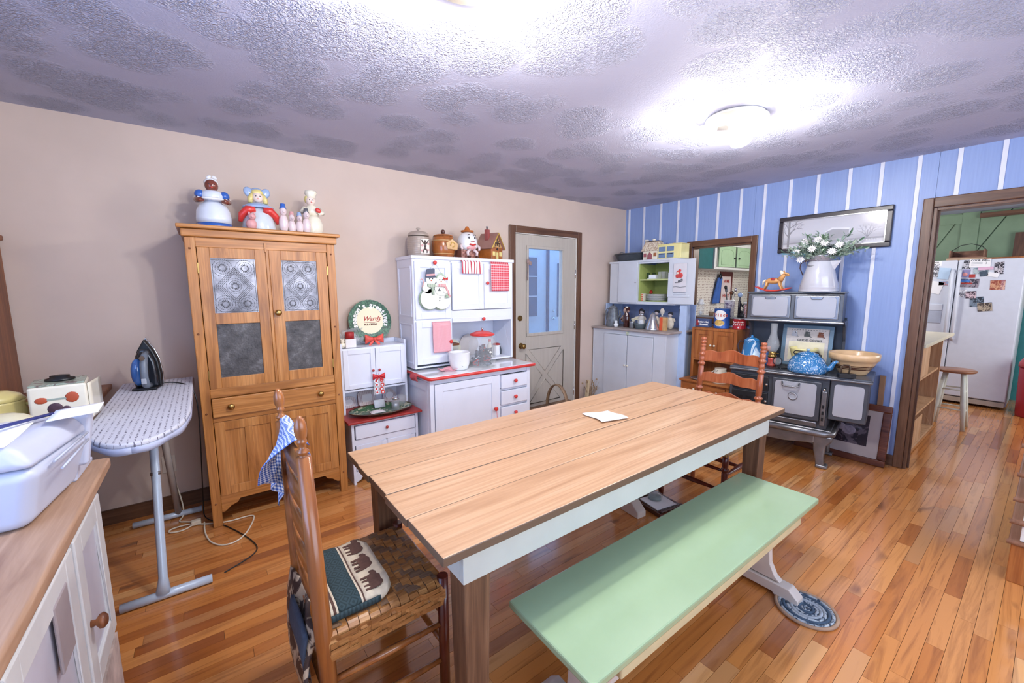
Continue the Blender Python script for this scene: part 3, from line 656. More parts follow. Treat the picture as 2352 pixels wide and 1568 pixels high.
b = B(); b.box(.02, .05, .135, .15, .512, 1.045); b.box(.452, .482, .135, .15, .512, 1.045); b.box(.05, .452, .135, .15, 1.02, 1.045); b.box(.05, .452, .135, .15, .70, .72); b.obj('upper_frame', oak2, T, .001)
for k, (a, c) in enumerate(((.053, .2495), (.2525, .449))):
    fr, ps = door(T, a, c, .722, 1.018, .130, oak2, .042); knob((.232 if k == 0 else .270, .130, .87), .011, cream, fr)
# ================================================================== CAST-IRON COOK STOVE
T = thing('cook_stove', 'antique charcoal and grey enamel cook stove with a warming hood', 'stove', (3.94, .79, 0), -80)
sv = stoveg
# base with four cabriole legs and a rounded skirt
leg = [(.0, .27), (.0, .24), (.012, .14), (.03, .05), (.035, .0), (.085, .0), (.09, .03), (.085, .10), (.09, .19), (.13, .235), (.13, .27)]
def sleg(x, y, flip):
    pts = [((-.13+p[0]) if not flip else (.13-p[0]), p[1]) for p in leg]
    o = B().prism(pts, -.035, .035).obj('leg', stovem, T, .012, loc=(x, y, 0)); return o
sleg(-.185, .03, False); sleg(-.185, .40, False); sleg(-.95, .03, True); sleg(-.95, .40, True)
for (x, y) in ((-.243, .03), (-.243, .40), (-.892, .03), (-.892, .40)): bx(x-.04, x+.04, y-.04, y+.04, 0, .03).obj('foot', stovem, T, .012)
sk = B(); prof = [(.0, .20), (-.012, .25), (-.01, .285), (.02, .305)]
sk.prism([(-.30, .20), (-.36, .195), (-.5, .175), (-.64, .175), (-.78, .195), (-.84, .20), (-.84, .29), (-.30, .29)], -.012, .02)
sk.obj('skirt', stovem, T, .01)
b = B(); b.tube([(-.90, .0, .285), (-.24, .0, .285), (-.20, .02, .285), (-.195, .42, .285)], .028, 10); b.obj('base_roll', stovem, T)
bx(-.93, -.20, .0, .44, .285, .32).obj('base_plate', stovem, T, .01)
bx(-.955, -.235, .012, .45, .32, .735).obj('body', sv, T, .008)
bx(-.93, -.30, -.0, .02, .33, .372).obj('ash_ledge', stovem, T, .006)
# oven door in the middle
d = bx(-.62, -.285, -.012, .02, .385, .705).obj('oven_door', sv, T, .008)
def rpan(x0, x1, z0, z1, r, y, t, m, name, par, notch=None):
    p = []
    for (cx, cz, a0) in ((x1-r, z1-r, 0), (x0+r, z1-r, 90), (x0+r, z0+r, 180), (x1-r, z0+r, 270)):
        for k in range(5): a = R(a0+k*22.5); p.append((cx+r*cos(a), cz+r*sin(a)))
        if notch and a0 == 0: p += notch
    return B().prism(p, y, y+t).obj(name, m, par, .0015)
rpan(-.60, -.315, .415, .685, .022, -.017, .006, stovew, 'enamel_panel', d)
B().tube([(-.55, -.02, .678), (-.545, -.04, .655), (-.53, -.048, .648), (-.45, -.048, .648), (-.435, -.04, .655), (-.43, -.02, .678)], .006, 8).obj('handle', stovem, d)
B().lathe([(.030, -.018), (.030, -.024), (.022, -.026), (.022, -.019)], (-.47, 0, .565), 24, axis='y').obj('thermometer_dial', stovew, d); B().tube([(-.47+.031*cos(a), -.020, .565+.031*sin(a)) for a in [2*pi*k/28 for k in range(28)]], .0035, 6, closed=True).obj('dial_ring', stovem, d)
# firebox doors on the left, behind the chair
for z0, z1 in ((.57, .70), (.42, .555)):
    d = bx(-.93, -.65, -.012, .015, z0, z1).obj('firebox_door', iron_bk, T, .006); B().ball((-.66, -.03, (z0+z1)/2), .012, 10, 8).obj('knob', chrome, d)
    for x in (-.86, -.79, -.72): bx(x-.02, x+.02, -.016, -.010, (z0+z1)/2-.02, (z0+z1)/2+.02).obj('draft_slot', black, d)
# damper lever column between oven and reservoir
b = B(); b.box(-.278, -.245, -.03, .0, .36, .64)
b.obj('latch_column', stovem, T, .006)
for z in (.40, .45, .50): bx(-.269, -.255, -.033, -.028, z, z+.03).obj('latch_slot', black, T, .002)
B().tube([(-.262, -.03, .645), (-.262, -.045, .655), (-.262, -.03, .665)], .009, 8).obj('latch_hook', chrome, T)
# reservoir box on the right
d = bx(-.232, .0, .0, .42, .415, .735).obj('reservoir_box', sv, T, .01)
rpan(-.205, -.025, .45, .705, .022, -.006, .006, stovew, 'enamel_panel', d)
# cook top
b = B(); b.box(-.955, .018, -.03, .45, .742, .768); b.obj('cook_top', sv, T, .01); bx(-.955, .018, -.034, .0, .735, .752).obj('nickel_edge', stovem, T, .006)
for x in (-.83, -.62):
    for y in (.11, .30): B().lathe([(.092, 0), (.092, .004), (.086, .005), (.0, .005)], (x, y, .767), 28).obj('stove_lid', iron_bk, T)
bx(-.266, -.262, -.03, .43, .767, .7695).obj('plate_seam', black, T)
# back splash, brackets and hood
B().box(-.90, -.20, .435, .455, .768, 1.2).obj('splash_back', mat('dark_teal_iron', '#353c48', .4, .2, var=.1), T)
for x in (-.91, -.215):
    B().prism([(.455, .768), (.455, 1.18), (.20, 1.18), (.33, 1.13), (.41, 1.0), (.43, .768)], x, x+.02, 'yz').obj('hood_bracket', sv, T, .003)
b = B(); b.prism([(.20, 1.165), (.20, 1.18), (.215, 1.40), (.235, 1.415), (.455, 1.415), (.455, 1.165)], -.90, -.215, 'yz'); b.obj('hood', sv, T, .008)
bx(-.915, -.20, .185, .46, 1.158, 1.176).obj('hood_lip', stovem, T, .007); bx(-.905, -.208, .205, .46, 1.405, 1.42).obj('hood_top', sv, T, .005)
for x0 in (-.875, -.545):
    f = bx(x0, x0+.305, .193, .212, 1.19, 1.39).obj('warming_door', stovem, T, .012)
    rpan(x0+.02, x0+.285, 1.208, 1.375, .022, .186, .006, stovew, 'enamel_panel', f)
    B().prism([(x0+.11, 1.38), (x0+.12, 1.355), (x0+.19, 1.355), (x0+.20, 1.38)], .178, .19).obj('door_pull', stovem, f, .003)
# ================================================================== TABLE
T = thing('dining_table', 'long farmhouse table with a worn pine plank top and white aprons', 'table', (.446, .893, 0)); TL, TW = 2.205, .885
random.seed(3)
cuts = [0, .235, .42, .60, .725, TW]
for i in range(5):
    a, c = cuts[i]+.0012, cuts[i+1]-.0012; jl = [0, -.004, .002, -.003, .001][i]
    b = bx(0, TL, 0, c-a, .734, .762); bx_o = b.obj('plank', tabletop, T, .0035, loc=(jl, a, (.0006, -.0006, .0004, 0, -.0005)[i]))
for n, args in (('apron', (.075, TL-.13, .030, .052, .632, .734)), ('apron', (.075, TL-.13, TW-.052, TW-.030, .632, .734)), ('apron', (.075, .097, .052, TW-.052, .632, .734)), ('apron', (TL-.152, TL-.13, .052, TW-.052, .632, .734))):
    bx(*args).obj(n, apronw, T, .002)
def tleg_(x, y):
    s = .044; t = .036
    B().hexa([(x-t, y-t, 0), (x+t, y-t, 0), (x+t, y+t, 0), (x-t, y+t, 0), (x-s, y-s, .64), (x+s, y-s, .64), (x+s, y+s, .64), (x-s, y+s, .64)]).box(x-s*.8, x+s*.8, y-s*.8, y+s*.8, .64, .734).obj('leg', tleg, T, .003)
for x in (.125, TL-.18):
    for y in (.080, TW-.080): tleg_(x, y)
b = B(); b.surf(14, 14, lambda u, v: (u*.17+.01*sin(v*5), v*.17, .004+.004*sin(u*5+1)*v+.003*cos(v*4))); n_ = b.obj('paper_napkin', paper, None, solid=.0015, loc=(1.60, 1.36, .764), rot=(0, 0, R(-14)))
tag(n_, 'folded white paper napkin lying on the plank table', 'napkin')
# ================================================================== GREEN BENCH
T = thing('bench', 'long bench with a sage green seat and white trestle ends beside the table', 'bench', (.715, .615, 0), -.6)
bx(0, 1.575, 0, .365, .425, .452).obj('seat', benchg, T, .006)
bx(.14, 1.43, .02, .045, .36, .425).obj('seat_rail', mat('bench_rail_cream', '#c9bd94', .4, var=.05), T, .008); bx(.14, 1.43, .32, .345, .36, .425).obj('seat_rail', mat('bench_rail_cream', '#c9bd94'), T, .008)
prof = [(.03, .425), (.035, .38), (.06, .33), (.095, .27), (.115, .20), (.11, .14), (.085, .09), (.06, .07), (.305, .07), (.28, .09), (.255, .14), (.25, .20), (.27, .27), (.305, .33), (.33, .38), (.335, .425)]
for x in (.16, 1.36):
    o = B().prism(prof, x, x+.035, 'yz').obj('trestle', benchw, T, .003)
    B().prism([(-.02, 0), (-.02, .03), (.02, .065), (.345, .065), (.385, .03), (.385, 0), (.30, 0), (.28, .018), (.09, .018), (.07, 0)], x-.012, x+.05, 'yz').obj('foot', benchw, T, .004)
bx(.195, 1.36, .165, .20, .13, .20).obj('stretcher', benchw, T, .004)
# ================================================================== CHAIRS
def turned(b, x, y, z0, z1, r, rings, fin=None, lean=0, n=14, tp=.92):
    """turned post: rings = list of (z, extra radius)"""
    prof = [(r*.85, z0)]; zs = sorted(rings)
    for z, e in zs: prof += [(r, z-.022), (r*.78, z-.014), (r+e, z-.004), (r+e, z+.004), (r*.78, z+.014), (r, z+.022)]
    prof.append((r, z0+.45*(z1-z0))) if tp < .9 else None; prof.append((r*tp, z1))
    if fin: prof += [(q, z1+h) for q, h in fin]
    k0 = len(b.v); b.lathe(prof, (0, 0, 0), n)
    for i in range(k0, len(b.v)):
        v = b.v[i]; t = max(0, (v[2]-.4)) if lean > 0 else v[2]-.47; b.v[i] = (v[0]+x+lean*t, v[1]+y, v[2])
    return b
acorn = [(.011, .002), (.010, .008), (.016, .013), (.016, .018), (.009, .024), (.008, .034), (.0135, .042), (.0135, .046), (.010, .050), (.0145, .060), (.0165, .076), (.0155, .092), (.011, .106), (.005, .115), (0, .117)]
flatf = [(.013, .004), (.019, .010), (.019, .018), (.012, .026), (.021, .034), (.021, .044), (.013, .052), (.02, .060), (.018, .072), (0, .076)]
def wave_slat(T, x, y0, y1, zc, h, amp, m, lean, name='slat'):
    n = 24; top = []; bot = []
    for i in range(n+1):
        t = i/n; w = amp*(math.exp(-((t-.5)/.16)**2)+.45*(math.exp(-((t-.13)/.09)**2)+math.exp(-((t-.87)/.09)**2)))
        y = y0+(y1-y0)*t; c = .015*sin(pi*t); top.append((x+c, y, zc+h/2+w)); bot.append((x+c, y, zc-h/2+w*.35))
    b = B(); vs = []; fs = []
    for i in range(n+1):
        for (p, dx) in ((bot[i], 0), (top[i], 0), (top[i], .012), (bot[i], .012)): vs.append((p[0]+dx+lean*(p[2]-.4), p[1], p[2]))
    for i in range(n):
        for k in range(4): k2 = (k+1) % 4; fs.append((i*4+k, i*4+k2, i*4+4+k2, i*4+4+k))
    fs += [(0, 1, 2, 3), tuple(n*4+k for k in range(4))[::-1]]; b.add(vs, fs); return b.obj(name, m, T, .002)
# maple ladder-back at the far end of the table (local x toward the table is negative)
T = thing('ladder_back_chair', 'orange maple ladder-back chair with wavy slats at the far end of the table', 'chair', (2.90, 1.15, 0))
for y in (.0, .41): turned(B(), 0, y, 0, 1.02, .019, [(.25, .006), (.55, .006), (.72, .007), (.90, .007), (.97, .005)], flatf, .085).obj('back_post', maple, T)
for z, h in ((.955, .068), (.80, .062), (.655, .058)): wave_slat(T, -.004, .008, .402, z, h, .030, maple, .085)
for y in (-.01, .42): turned(B(), -.40, y, 0, .44, .019, [(.10, .006), (.22, .007), (.34, .006)]).obj('front_leg', chairdk, T)
for (p, q, z) in (((-.40, -.01), (-.40, .42), .20), ((-.40, -.01), (-.40, .42), .33), ((0, 0), (0, .41), .22), ((-.40, -.01), (0, 0), .16), ((-.40, .42), (0, .41), .16), ((-.40, -.01), (0, 0), .30), ((-.40, .42), (0, .41), .30)):
    a = Vector((p[0], p[1], z)); c = Vector((q[0], q[1], z)); pts = [a.lerp(c, i/8) for i in range(9)]
    B().tube(pts, [.008, .010, .012, .015, .017, .015, .012, .010, .008], 8).obj('rung', chairdk, T)
def rush(name, c1, c2, sc):
    t = NT(name, .55); v = t.coord((1, 1, 1)); ck = t.n('TexChecker', i_Scale=sc); t.l(v, ck.inputs['Vector'])
    s = t.n('SeparateXYZ'); t.l(v, s.inputs[0]); wx = t.math('SINE', t.math('MULTIPLY', s.outputs[0], 520.0)); wy = t.math('SINE', t.math('MULTIPLY', s.outputs[1], 520.0))
    h = t.mix(ck.outputs['Fac'], wx, wy) if False else t.math('ADD', t.math('MULTIPLY', ck.outputs['Fac'], wx), t.math('MULTIPLY', t.math('SUBTRACT', 1.0, ck.outputs['Fac']), wy))
    t.base(t.mix(t.math('MULTIPLY_ADD', h, .35, .45), c1, c2)); t.bump(h, .5, .003); return t.m
bx(-.425, .015, -.03, .44, .425, .455).obj('seat', rush('rush_seat_weave', '#8d6a42', '#c29a66', 24), T, .014)
# near chair with woven splint seat
T = thing('ladder_back_chair', 'brown ladder-back chair with a woven splint seat at the near end of the table', 'chair', (.206, 1.20, 0))
for y in (0, .385): turned(B(), 0, y, 0, 1.003, .0255, [], acorn, -.035, 18, .74).obj('back_post', chairw, T)
for z, h in ((.955, .070), (.845, .062), (.735, .058), (.630, .055), (.535, .050)):
    n = 10; b = B()
    def sl(u, v, z=z, h=h): y = .01+.38*u; return (-.012*sin(pi*u)-.03*(z-.47), y, z-h/2+h*v+(.012*sin(pi*u) if v > .5 else 0))
    b.surf(n, 2, sl); b.obj('slat', chairw, T, solid=.011, off=0)
for y in (-.005, .405): turned(B(), .385, y, 0, .47, .021, []).obj('front_leg', chairdk, T)
for (p, q, z) in (((.385, -.005), (.385, .405), .20), ((.385, -.005), (.385, .405), .32), ((0, 0), (0, .40), .24), ((0, 0), (.385, -.005), .15), ((0, 0), (.385, -.005), .29), ((0, .40), (.385, .405), .15), ((0, .40), (.385, .405), .29)):
    B().tube([(p[0], p[1], z), ((p[0]+q[0])/2, (p[1]+q[1])/2, z), (q[0], q[1], z)], [.009, .013, .009], 8).obj('rung', chairw, T)
# woven seat: splints laid over rounded rails, each strand real
spl = wood('hickory_splint', '#7d4f28', '#ab7540', '#c9965c', 0, .4, s=2, rnd=True); splg = wood('grey_brown_splint', '#5e4634', '#7d6048', '#93765a', 0, .55, s=2, rnd=True)
for (a, c) in (((0, 0, .435), (.385, -.005, .435)), ((0, .40, .435), (.385, .405, .435)), ((0, 0, .435), (0, .40, .435)), ((.385, -.005, .435), (.385, .405, .435))): B().tube([a, c], .017, 10).obj('seat_rail', chairw, T)
def wrap(y, w, ph):
    """one splint that runs over the seat front to back and down round both side rails"""
    pts = []; N = 34
    for i in range(N+1):
        x = .012+.36*i/N; k = int(i*.5+ph) % 4; z = .457+(.0022 if k < 2 else -.0018); pts.append((x, z))
    return pts
vs = []
NX, NY = 12, 13; sx, sy = .385/NX, .41/NY
for j in range(NY):
    b = B(); pts = wrap(0, sy, j % 4); y0 = -.002+j*sy+.0012; y1 = y0+sy-.0024; o = []
    for i in range(len(pts)-1):
        (xa, za), (xb, zb) = pts[i], pts[i+1]; b.add([(xa, y0, za), (xb, y0, zb), (xb, y1, zb), (xa, y1, za), (xa, y0, za-.0015), (xb, y0, zb-.0015), (xb, y1, zb-.0015), (xa, y1, za-.0015)], [(0, 1, 2, 3), (0, 4, 5, 1), (3, 2, 6, 7)])
    b.obj('splint', splg, T)
for i in range(NX):
    b = B(); x0 = .003+i*sx+.0012; x1 = x0+sx-.0024; N = 36; pts = []
    for k in range(8): a = pi*k/7; pts.append((-.021+.0*k, .435-.0+.022*cos(pi-a)*1.0)) if False else None
    prof = [(-.022+.022*(1-cos(t*pi/2))-0*t, .385+.05*t) for t in (0, .5, 1)]
    prof = [(-.022, .372), (-.024, .40), (-.024, .43), (-.019, .449), (-.008, .456)]
    for q in range(N+1):
        y = .0+.40*q/N; kk = (q//2+i) % 4; prof.append((y, .4575+(.0022 if kk >= 2 else -.0018)))
    prof += [(.408, .456), (.419, .449), (.424, .43), (.424, .40), (.422, .372)]
    for q in range(len(prof)-1):
        (ya, za), (yb, zb) = prof[q], prof[q+1]; b.add([(x0, ya, za), (x1, ya, za), (x1, yb, zb), (x0, yb, zb)], [(0, 1, 2, 3)])
    b.obj('splint', spl, T, solid=.0014)
for q in range(4):      # splints woven along the near side apron
    z0 = .378+q*.018
    pts = [(.012+.36*i/24, -.0245+(.0028 if ((i//2+q) % 3) == 0 else -.0032)) for i in range(25)]; b = B()
    for i in range(24):
        (xa, ya), (xb, yb) = pts[i], pts[i+1]; b.add([(xa, ya, z0), (xb, yb, z0), (xb, yb, z0+.0155), (xa, ya, z0+.0155)], [(0, 1, 2, 3)])
    b.obj('splint', spl, T, solid=.0014)
# bear-patterned cushion pad
brn = mat('brown_fleece', '#5b4038', .9, var=.15, ns=60, bump=.3); crm = mat('cream_fleece', '#d8cbb4', .9, var=.06, ns=60, bump=.3)
def pat():
    t = NT('green_lattice_fleece', .9); s = t.n('SeparateXYZ'); t.l(t.coord(), s.inputs[0])
    a = t.math('ABSOLUTE', t.math('SUBTRACT', t.math('FRACT', t.math('MULTIPLY', s.outputs[0], 28.0)), .5)); c = t.math('ABSOLUTE', t.math('SUBTRACT', t.math('FRACT', t.math('MULTIPLY', s.outputs[1], 22.0)), .5))
    d = t.math('FRACT', t.math('MULTIPLY', t.math('ADD', a, c), 3.0)); t.base(t.mix(t.math('LESS_THAN', d, .45), '#33464c', '#24363a')); return t.m
grn = pat()
T = thing('seat_cushion', 'fleece cushion with dark green bands and brown bears on the woven seat', 'cushion', (.215, 1.215, .461))
def pad(x0, x1, m, nm, zt=.03):
    b = B(); n = 18
    def f(u, v):
        x = x0+(x1-x0)*u; y = .0+.365*v; e = min(1, min(v, 1-v)*9); yy = y
        if x > .17: k = (x-.17)/.045; yy = .1825+(y-.1825)*math.sqrt(max(.05, 1-(k*.62)**2))
        return (x, yy, zt*(.45+.55*math.sqrt(e))+.003*sin(x*60)*sin(y*30))
    b.surf(6, n, f); return b.obj(nm, m, T, solid=.018)
pad(.0, .028, crm, 'cream_band'); pad(.028, .036, brn, 'dark_stripe'); pad(.036, .042, crm, 'cream_stripe'); pad(.042, .112, grn, 'green_band'); pad(.112, .118, crm, 'cream_stripe'); pad(.118, .123, brn, 'dark_stripe'); pad(.123, .216, crm, 'cream_field')
b = B(); b.surf(12, 3, lambda u, v: (.002+.165*u, -.003-.003*sin(v*pi), .004+.022*v)); b.obj('green_edge', grn, T, solid=.004)
bear = [(0, .004), (.006, .004), (.007, .018), (.014, .020), (.016, .004), (.022, .004), (.023, .02), (.036, .021), (.037, .004), (.043, .004), (.044, .02), (.050, .021), (.051, .004), (.057, .004), (.060, .03), (.068, .036), (.074, .033), (.078, .038), (.076, .046), (.066, .052), (.058, .050), (.045, .057), (.030, .054), (.014, .056), (.002, .046), (-.002, .030)]
for (y, s) in ((.035, 1.15), (.145, 1.15), (.25, 1.15)):
    B().prism([(.128+q*s*1.02, y+p*s) for p, q in bear], .0305, .0335, 'xy').obj('bear_motif', brn, T)
T2 = tag(B().surf(14, 16, lambda u, v: (-.045-.035*sin(v*2.6)-.012*sin(u*9+v*4), .02+.40*u+.01*sin(v*8), -.31*v-.02+.02*sin(u*3))).obj('hanging_blanket', speckle('marbled_fleece', '#3a2a28', '#b9a892', 13, .54, .9), None, solid=.012, loc=(.246, 1.19, .47)), 'brown and cream marbled blanket hanging behind the near chair', 'blanket')
T2 = tag(B().surf(8, 6, lambda u, v: (-.095-.012*sin(v*3), .04+.24*u, -.05-.13*v+.012*sin(u*5))).obj('denim_pouch', mat('denim_blue', '#3f4d63', .85, var=.12, ns=60, bump=.3), None, solid=.01, loc=(.256, 1.19, .49)), 'blue denim cloth pouch tied behind the near chair seat', 'cloth')
# gingham towel over the top slat
ging = stripes('blue_gingham', '#eef1f9', '#94a9da', 24, .5, 0, 'UV', 22, .5, '#94a9da', c3='#3f5cae')
def towel_f(u, v):
    w = 1-.35*v*(1-v)
    if v < .12: t = v/.12; x = .02-.03*t; z = 0.0+.025*sin(t*pi/2); return (x+.01*sin(u*14)*t, .06+.28*u, z)
    t = (v-.12)/.88
    return (-.018-(.066*(1-u)+.012)*sin(min(1, t*1.5)*pi/2)-.014*sin(u*19+t*2)*t, .20+.30*(u-.5)*(1-.55*t)+.06*t, .028-(.17+.15*u*u)*t)
tg = B().surf(30, 26, towel_f).obj('gingham_towel', ging, None, solid=.002, loc=(.200, 1.235, 1.0)); tag(tg, 'blue and white gingham towel draped over the near chair top slat', 'towel')
B_ = B().surf(10, 18, lambda u, v: (.012+.006*sin(u*9), .02+.13*u-.02*v, -.02-.34*v)); tg2 = B_.obj('gingham_towel_tail', ging, tg, solid=.002)
# ================================================================== IRONING BOARD, IRON, CORDS
T = thing('ironing_board', 'ironing board with a script-print cover and pale blue tube legs', 'ironing board', (-.25, 2.42, 0))
pipe = mat('pale_blue_tube', '#c3d3e6', .3, .1, var=.04); pipeg = mat('greige_tube', '#aea8a2', .35, .1, var=.05)
def cov():
    t = NT('script_print_cotton', .85); v = t.coord(); s = t.n('SeparateXYZ'); t.l(v, s.inputs[0])
    line = t.math('ABSOLUTE', t.math('SUBTRACT', t.math('FRACT', t.math('MULTIPLY', s.outputs[0], 50.0)), .5))
    n = t.noise(t.coord((150, 110, 20)), 1.0, 2, .6); a = t.math('MULTIPLY', t.math('LESS_THAN', line, .17), t.math('GREATER_THAN', n, .53))
    t.base(t.mix(a, '#d3d5e0', '#6c6a7c')); t.bump(t.noise(v, 9, 2), .3, .01); return t.m
cv = cov()
def ib(y):   # half width at y (nose toward the camera)
    t = (y+.44)/.50; return .168*math.sqrt(max(0, 1-(1-min(1, t))**2.4)) if t < 1 else .168
def deck(z, k):
    b = B(); N = 40; ring = []
    ys = [-.44+1.32*(i/N)**1.5 for i in range(N+1)]
    L = [(-ib(y)*k, y) for y in ys]; Rr = [(ib(y)*k, y) for y in ys][::-1]; return L+Rr[:-1]
out = deck(0, 1); B().prism(out, .878, .905, 'xy').obj('padded_cover', cv, T, .009)
sk = B(); n = len(out); sk.surf(n, 2, lambda u, v: (out[int(u*n) % n][0]*(1+.0*v), out[int(u*n) % n][1], .893-.030*v-.004*sin(u*60))); sk.obj('cover_skirt', mat('pale_blue_hem', '#bfc8e4', .85, var=.03), T, solid=.002)
B().prism(deck(0, .93), .862, .877, 'xy').obj('metal_deck', mat('grey_mesh_deck', '#8d929c', .5, .5, var=.06), T)
B().tube([(-.16, .0, .022), (.18, .0, .022)], .020, 14).obj('foot_bar', pipe, T); B().tube([(-.20, .86, .022), (.14, .86, .022)], .018, 14).obj('foot_bar', pipe, T)
B().tube([(-.005, .0, .03), (.005, .85, .87)], .0165, 12).obj('leg', pipe, T)if False else None
B().tube([(-.008, .0, .03), (-.004, .02, .10), (0, .14, .50), (.0, .28, .87)], [.030, .018, .018, .018], 12).obj('leg', pipe, T)
B().tube([(.02, .86, .03), (.012, .74, .36), (.005, .52, .87)], .0175, 12).obj('leg', pipeg, T)
B().tube([(.0, .165, .555), (.0, .17, .57)], .021, 12).obj('leg_band', tin, T)
# steam iron standing on its heel (tip up)
T = thing('steam_iron', 'black and blue steam iron standing on its heel on the ironing board', 'iron', (-.285, 3.03, .906), -12)
foot = lambda k, w, d: None
b = B(); pr = [(0, 0), (.02, .058), (.10, .062), (.18, .050), (.24, .026), (.278, .0)]
def half(p): return p+[(z, -x) for z, x in reversed(p[1:-1])] if False else None
sole = [(-.062, .01), (.062, .01), (.064, .08), (.056, .16), (.036, .22), (.0, .285), (-.036, .22), (-.056, .16), (-.064, .08)]
B().prism(sole, .052, .060).obj('soleplate', chrome, T, .002); B().prism([(x*.96, z*.975) for x, z in sole], .022, .052).obj('skirt', black, T, .006)
B().prism([(-.05, .012), (.05, .012), (.052, .07), (.045, .15), (.02, .225), (-.02, .225), (-.045, .15), (-.052, .07)], -.008, .022).obj('body', mat('smoky_iron_body', '#20242c', .15, var=0, clear=.6), T, .012)
B().ball((-.028, -.015, .10), (.030, .030, .075), 16, 10).obj('water_tank', mat('translucent_blue', '#3c6fb4', .08, var=.04, clear=.8), T)
B().tube([(.012, .0, .205), (.016, -.045, .19), (.018, -.072, .14), (.018, -.078, .08), (.016, -.06, .035), (.012, -.01, .02)], [.014, .016, .017, .017, .018, .02], 12).obj('handle', mat('grey_handle', '#6f7884', .35, var=0), T)
B().lathe([(.012, -.086), (.012, -.078)], (.018, 0, .185), 16, axis='y').obj('dial', chrome, T); bx(.008, .030, -.098, -.090, .045, .075).obj('button', mat('light_grey_plastic', '#a9afb8', .4), T, .003)
bx(-.055, .055, -.045, .06, -.0, .014).obj('heel', black, T, .006)
cord = [(-.255, 3.07, .925), (-.17, 3.10, .918), (-.09, 3.02, .90), (-.066, 2.98, .80), (-.075, 3.02, .55), (-.09, 3.12, .25), (-.10, 3.18, .06), (-.10, 3.16, .006), (-.04, 3.06, .005), (.06, 2.86, .005), (.135, 2.66, .005), (.14, 2.56, .005), (.06, 2.50, .005), (-.02, 2.46, .005)]
def smooth(pts, it=3):
    for _ in range(it):
        q = [pts[0]]
        for a, c in zip(pts, pts[1:]): a, c = Vector(a), Vector(c); q += [a*.75+c*.25, a*.25+c*.75]
        q.append(pts[-1]); pts = q
    return pts
tag(B().tube(smooth(cord), .0034, 7).obj('iron_cord', black), 'thin black power cord running from the iron down to the floor', 'cord')
ec = [(-.265, 3.435, .28), (-.25, 3.38, .26), (-.215, 3.34, .12), (-.20, 3.28, .006), (-.235, 3.20, .006), (-.185, 3.17, .006), (-.14, 3.12, .008), (-.20, 3.06, .006), (-.275, 3.08, .006), (-.27, 3.13, .006), (-.17, 3.12, .012), (-.10, 3.07, .006), (.02, 3.01, .006), (.14, 3.02, .006), (.165, 2.98, .006), (.09, 2.76, .006), (.0, 2.72, .006), (-.07, 2.80, .006), (-.10, 2.95, .006), (-.10, 3.09, .01)]
tag(B().tube(smooth(ec), .0045, 7).obj('extension_cord', mat('cream_cord', '#e2d9c6', .5, var=0)), 'cream extension cord looped on the floor between ironing board and pie safe', 'cord')
o = bx(-.165, -.115, 3.09, 3.125, .002, .032).obj('cord_socket', mat('cream_cord', '#e2d9c6'), None, .006, rot=(0, 0, 0)); tag(o, 'cream socket end of the extension cord, on the floor', 'socket')
T = thing('wall_outlet', 'cream wall outlet low on the beige wall beside the pie safe', 'outlet', (-.262, D, .312))
bx(-.035, .035, -.006, -.0005, -.057, .057).obj('cover_plate', mat('cream_plate', '#d9d0c4', .4, var=0), T, .003)
for z in (.026, -.026):
    r = B().lathe([(.016, -.008), (.016, -.005)], (0, 0, z), 16, axis='y').obj('receptacle', mat('cream_plate', '#d9d0c4'), T)
    for x in (-.006, .006): bx(x-.001, x+.001, -.0088, -.0078, z-.004, z+.005).obj('slot', black, r)
# ================================================================== BUFFET IN THE LEFT FOREGROUND, PRINTER
bufw = mat('buffet_off_white', '#cbcac9', .45, var=.05, ns=8)
T = thing('buffet', 'white sideboard with an oak top in the left foreground', 'sideboard', (-.85, -.60, 0))
bx(-.02, .560, -.02, 2.475, .866, .90).obj('worktop', oaktop, T, .008)
case(T, 0, .51, 0, 2.42, .06, .866, bufw, .02, back=False); FXX = .51
b = B(); b.box(.015, .495, .02, 2.40, 0, .06); b.obj('plinth', bufw, T)
b = B(); b.box(.50, .516, 0, 2.42, .82, .866); b.box(.50, .516, 0, 2.42, .06, .10)
for y in (0, .62, 1.10, 1.575, 2.045, 2.385): b.box(.50, .516, y, y+.035, .10, .82)
b.obj('face_frame', bufw, T, .003)
def ydoor(y0, y1, z0, z1):
    b = B(); w = .065
    b.box(.516, .534, y0, y0+w, z0, z1); b.box(.516, .534, y1-w, y1, z0, z1); b.box(.516, .534, y0+w, y1-w, z0, z0+w); b.box(.516, .534, y0+w, y1-w, z1-w, z1)
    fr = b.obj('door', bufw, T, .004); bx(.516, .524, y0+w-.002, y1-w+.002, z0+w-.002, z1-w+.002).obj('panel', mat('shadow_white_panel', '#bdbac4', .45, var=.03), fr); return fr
fr = ydoor(2.075, 2.40, .34, .81); B().lathe([(.010, .534), (.008, .544), (.019, .552), (.021, .560), (.012, .568), (0, .570)], (0, 2.115, .545), 16, axis='x').obj('knob', oakdk, fr)
fr = ydoor(1.60, 2.05, .12, .81)
bx(.530, .537, 1.86, 1.965, .60, .765).obj('grey_plate', mat('taupe_plate', '#9a8f90', .5, var=.05), fr, .004)
ydoor(1.14, 1.57, .12, .81); ydoor(.05, 1.08, .12, .81)
dr = bx(.516, .532, 2.075, 2.40, .12, .315).obj('open_shelf_front', mat('printed_linen', '#b9a59c', .8, var=.25, ns=14), T)
bx(.0, .51, 2.42, 2.436, .10, .84).obj('end_panel', bufw, T, .004)
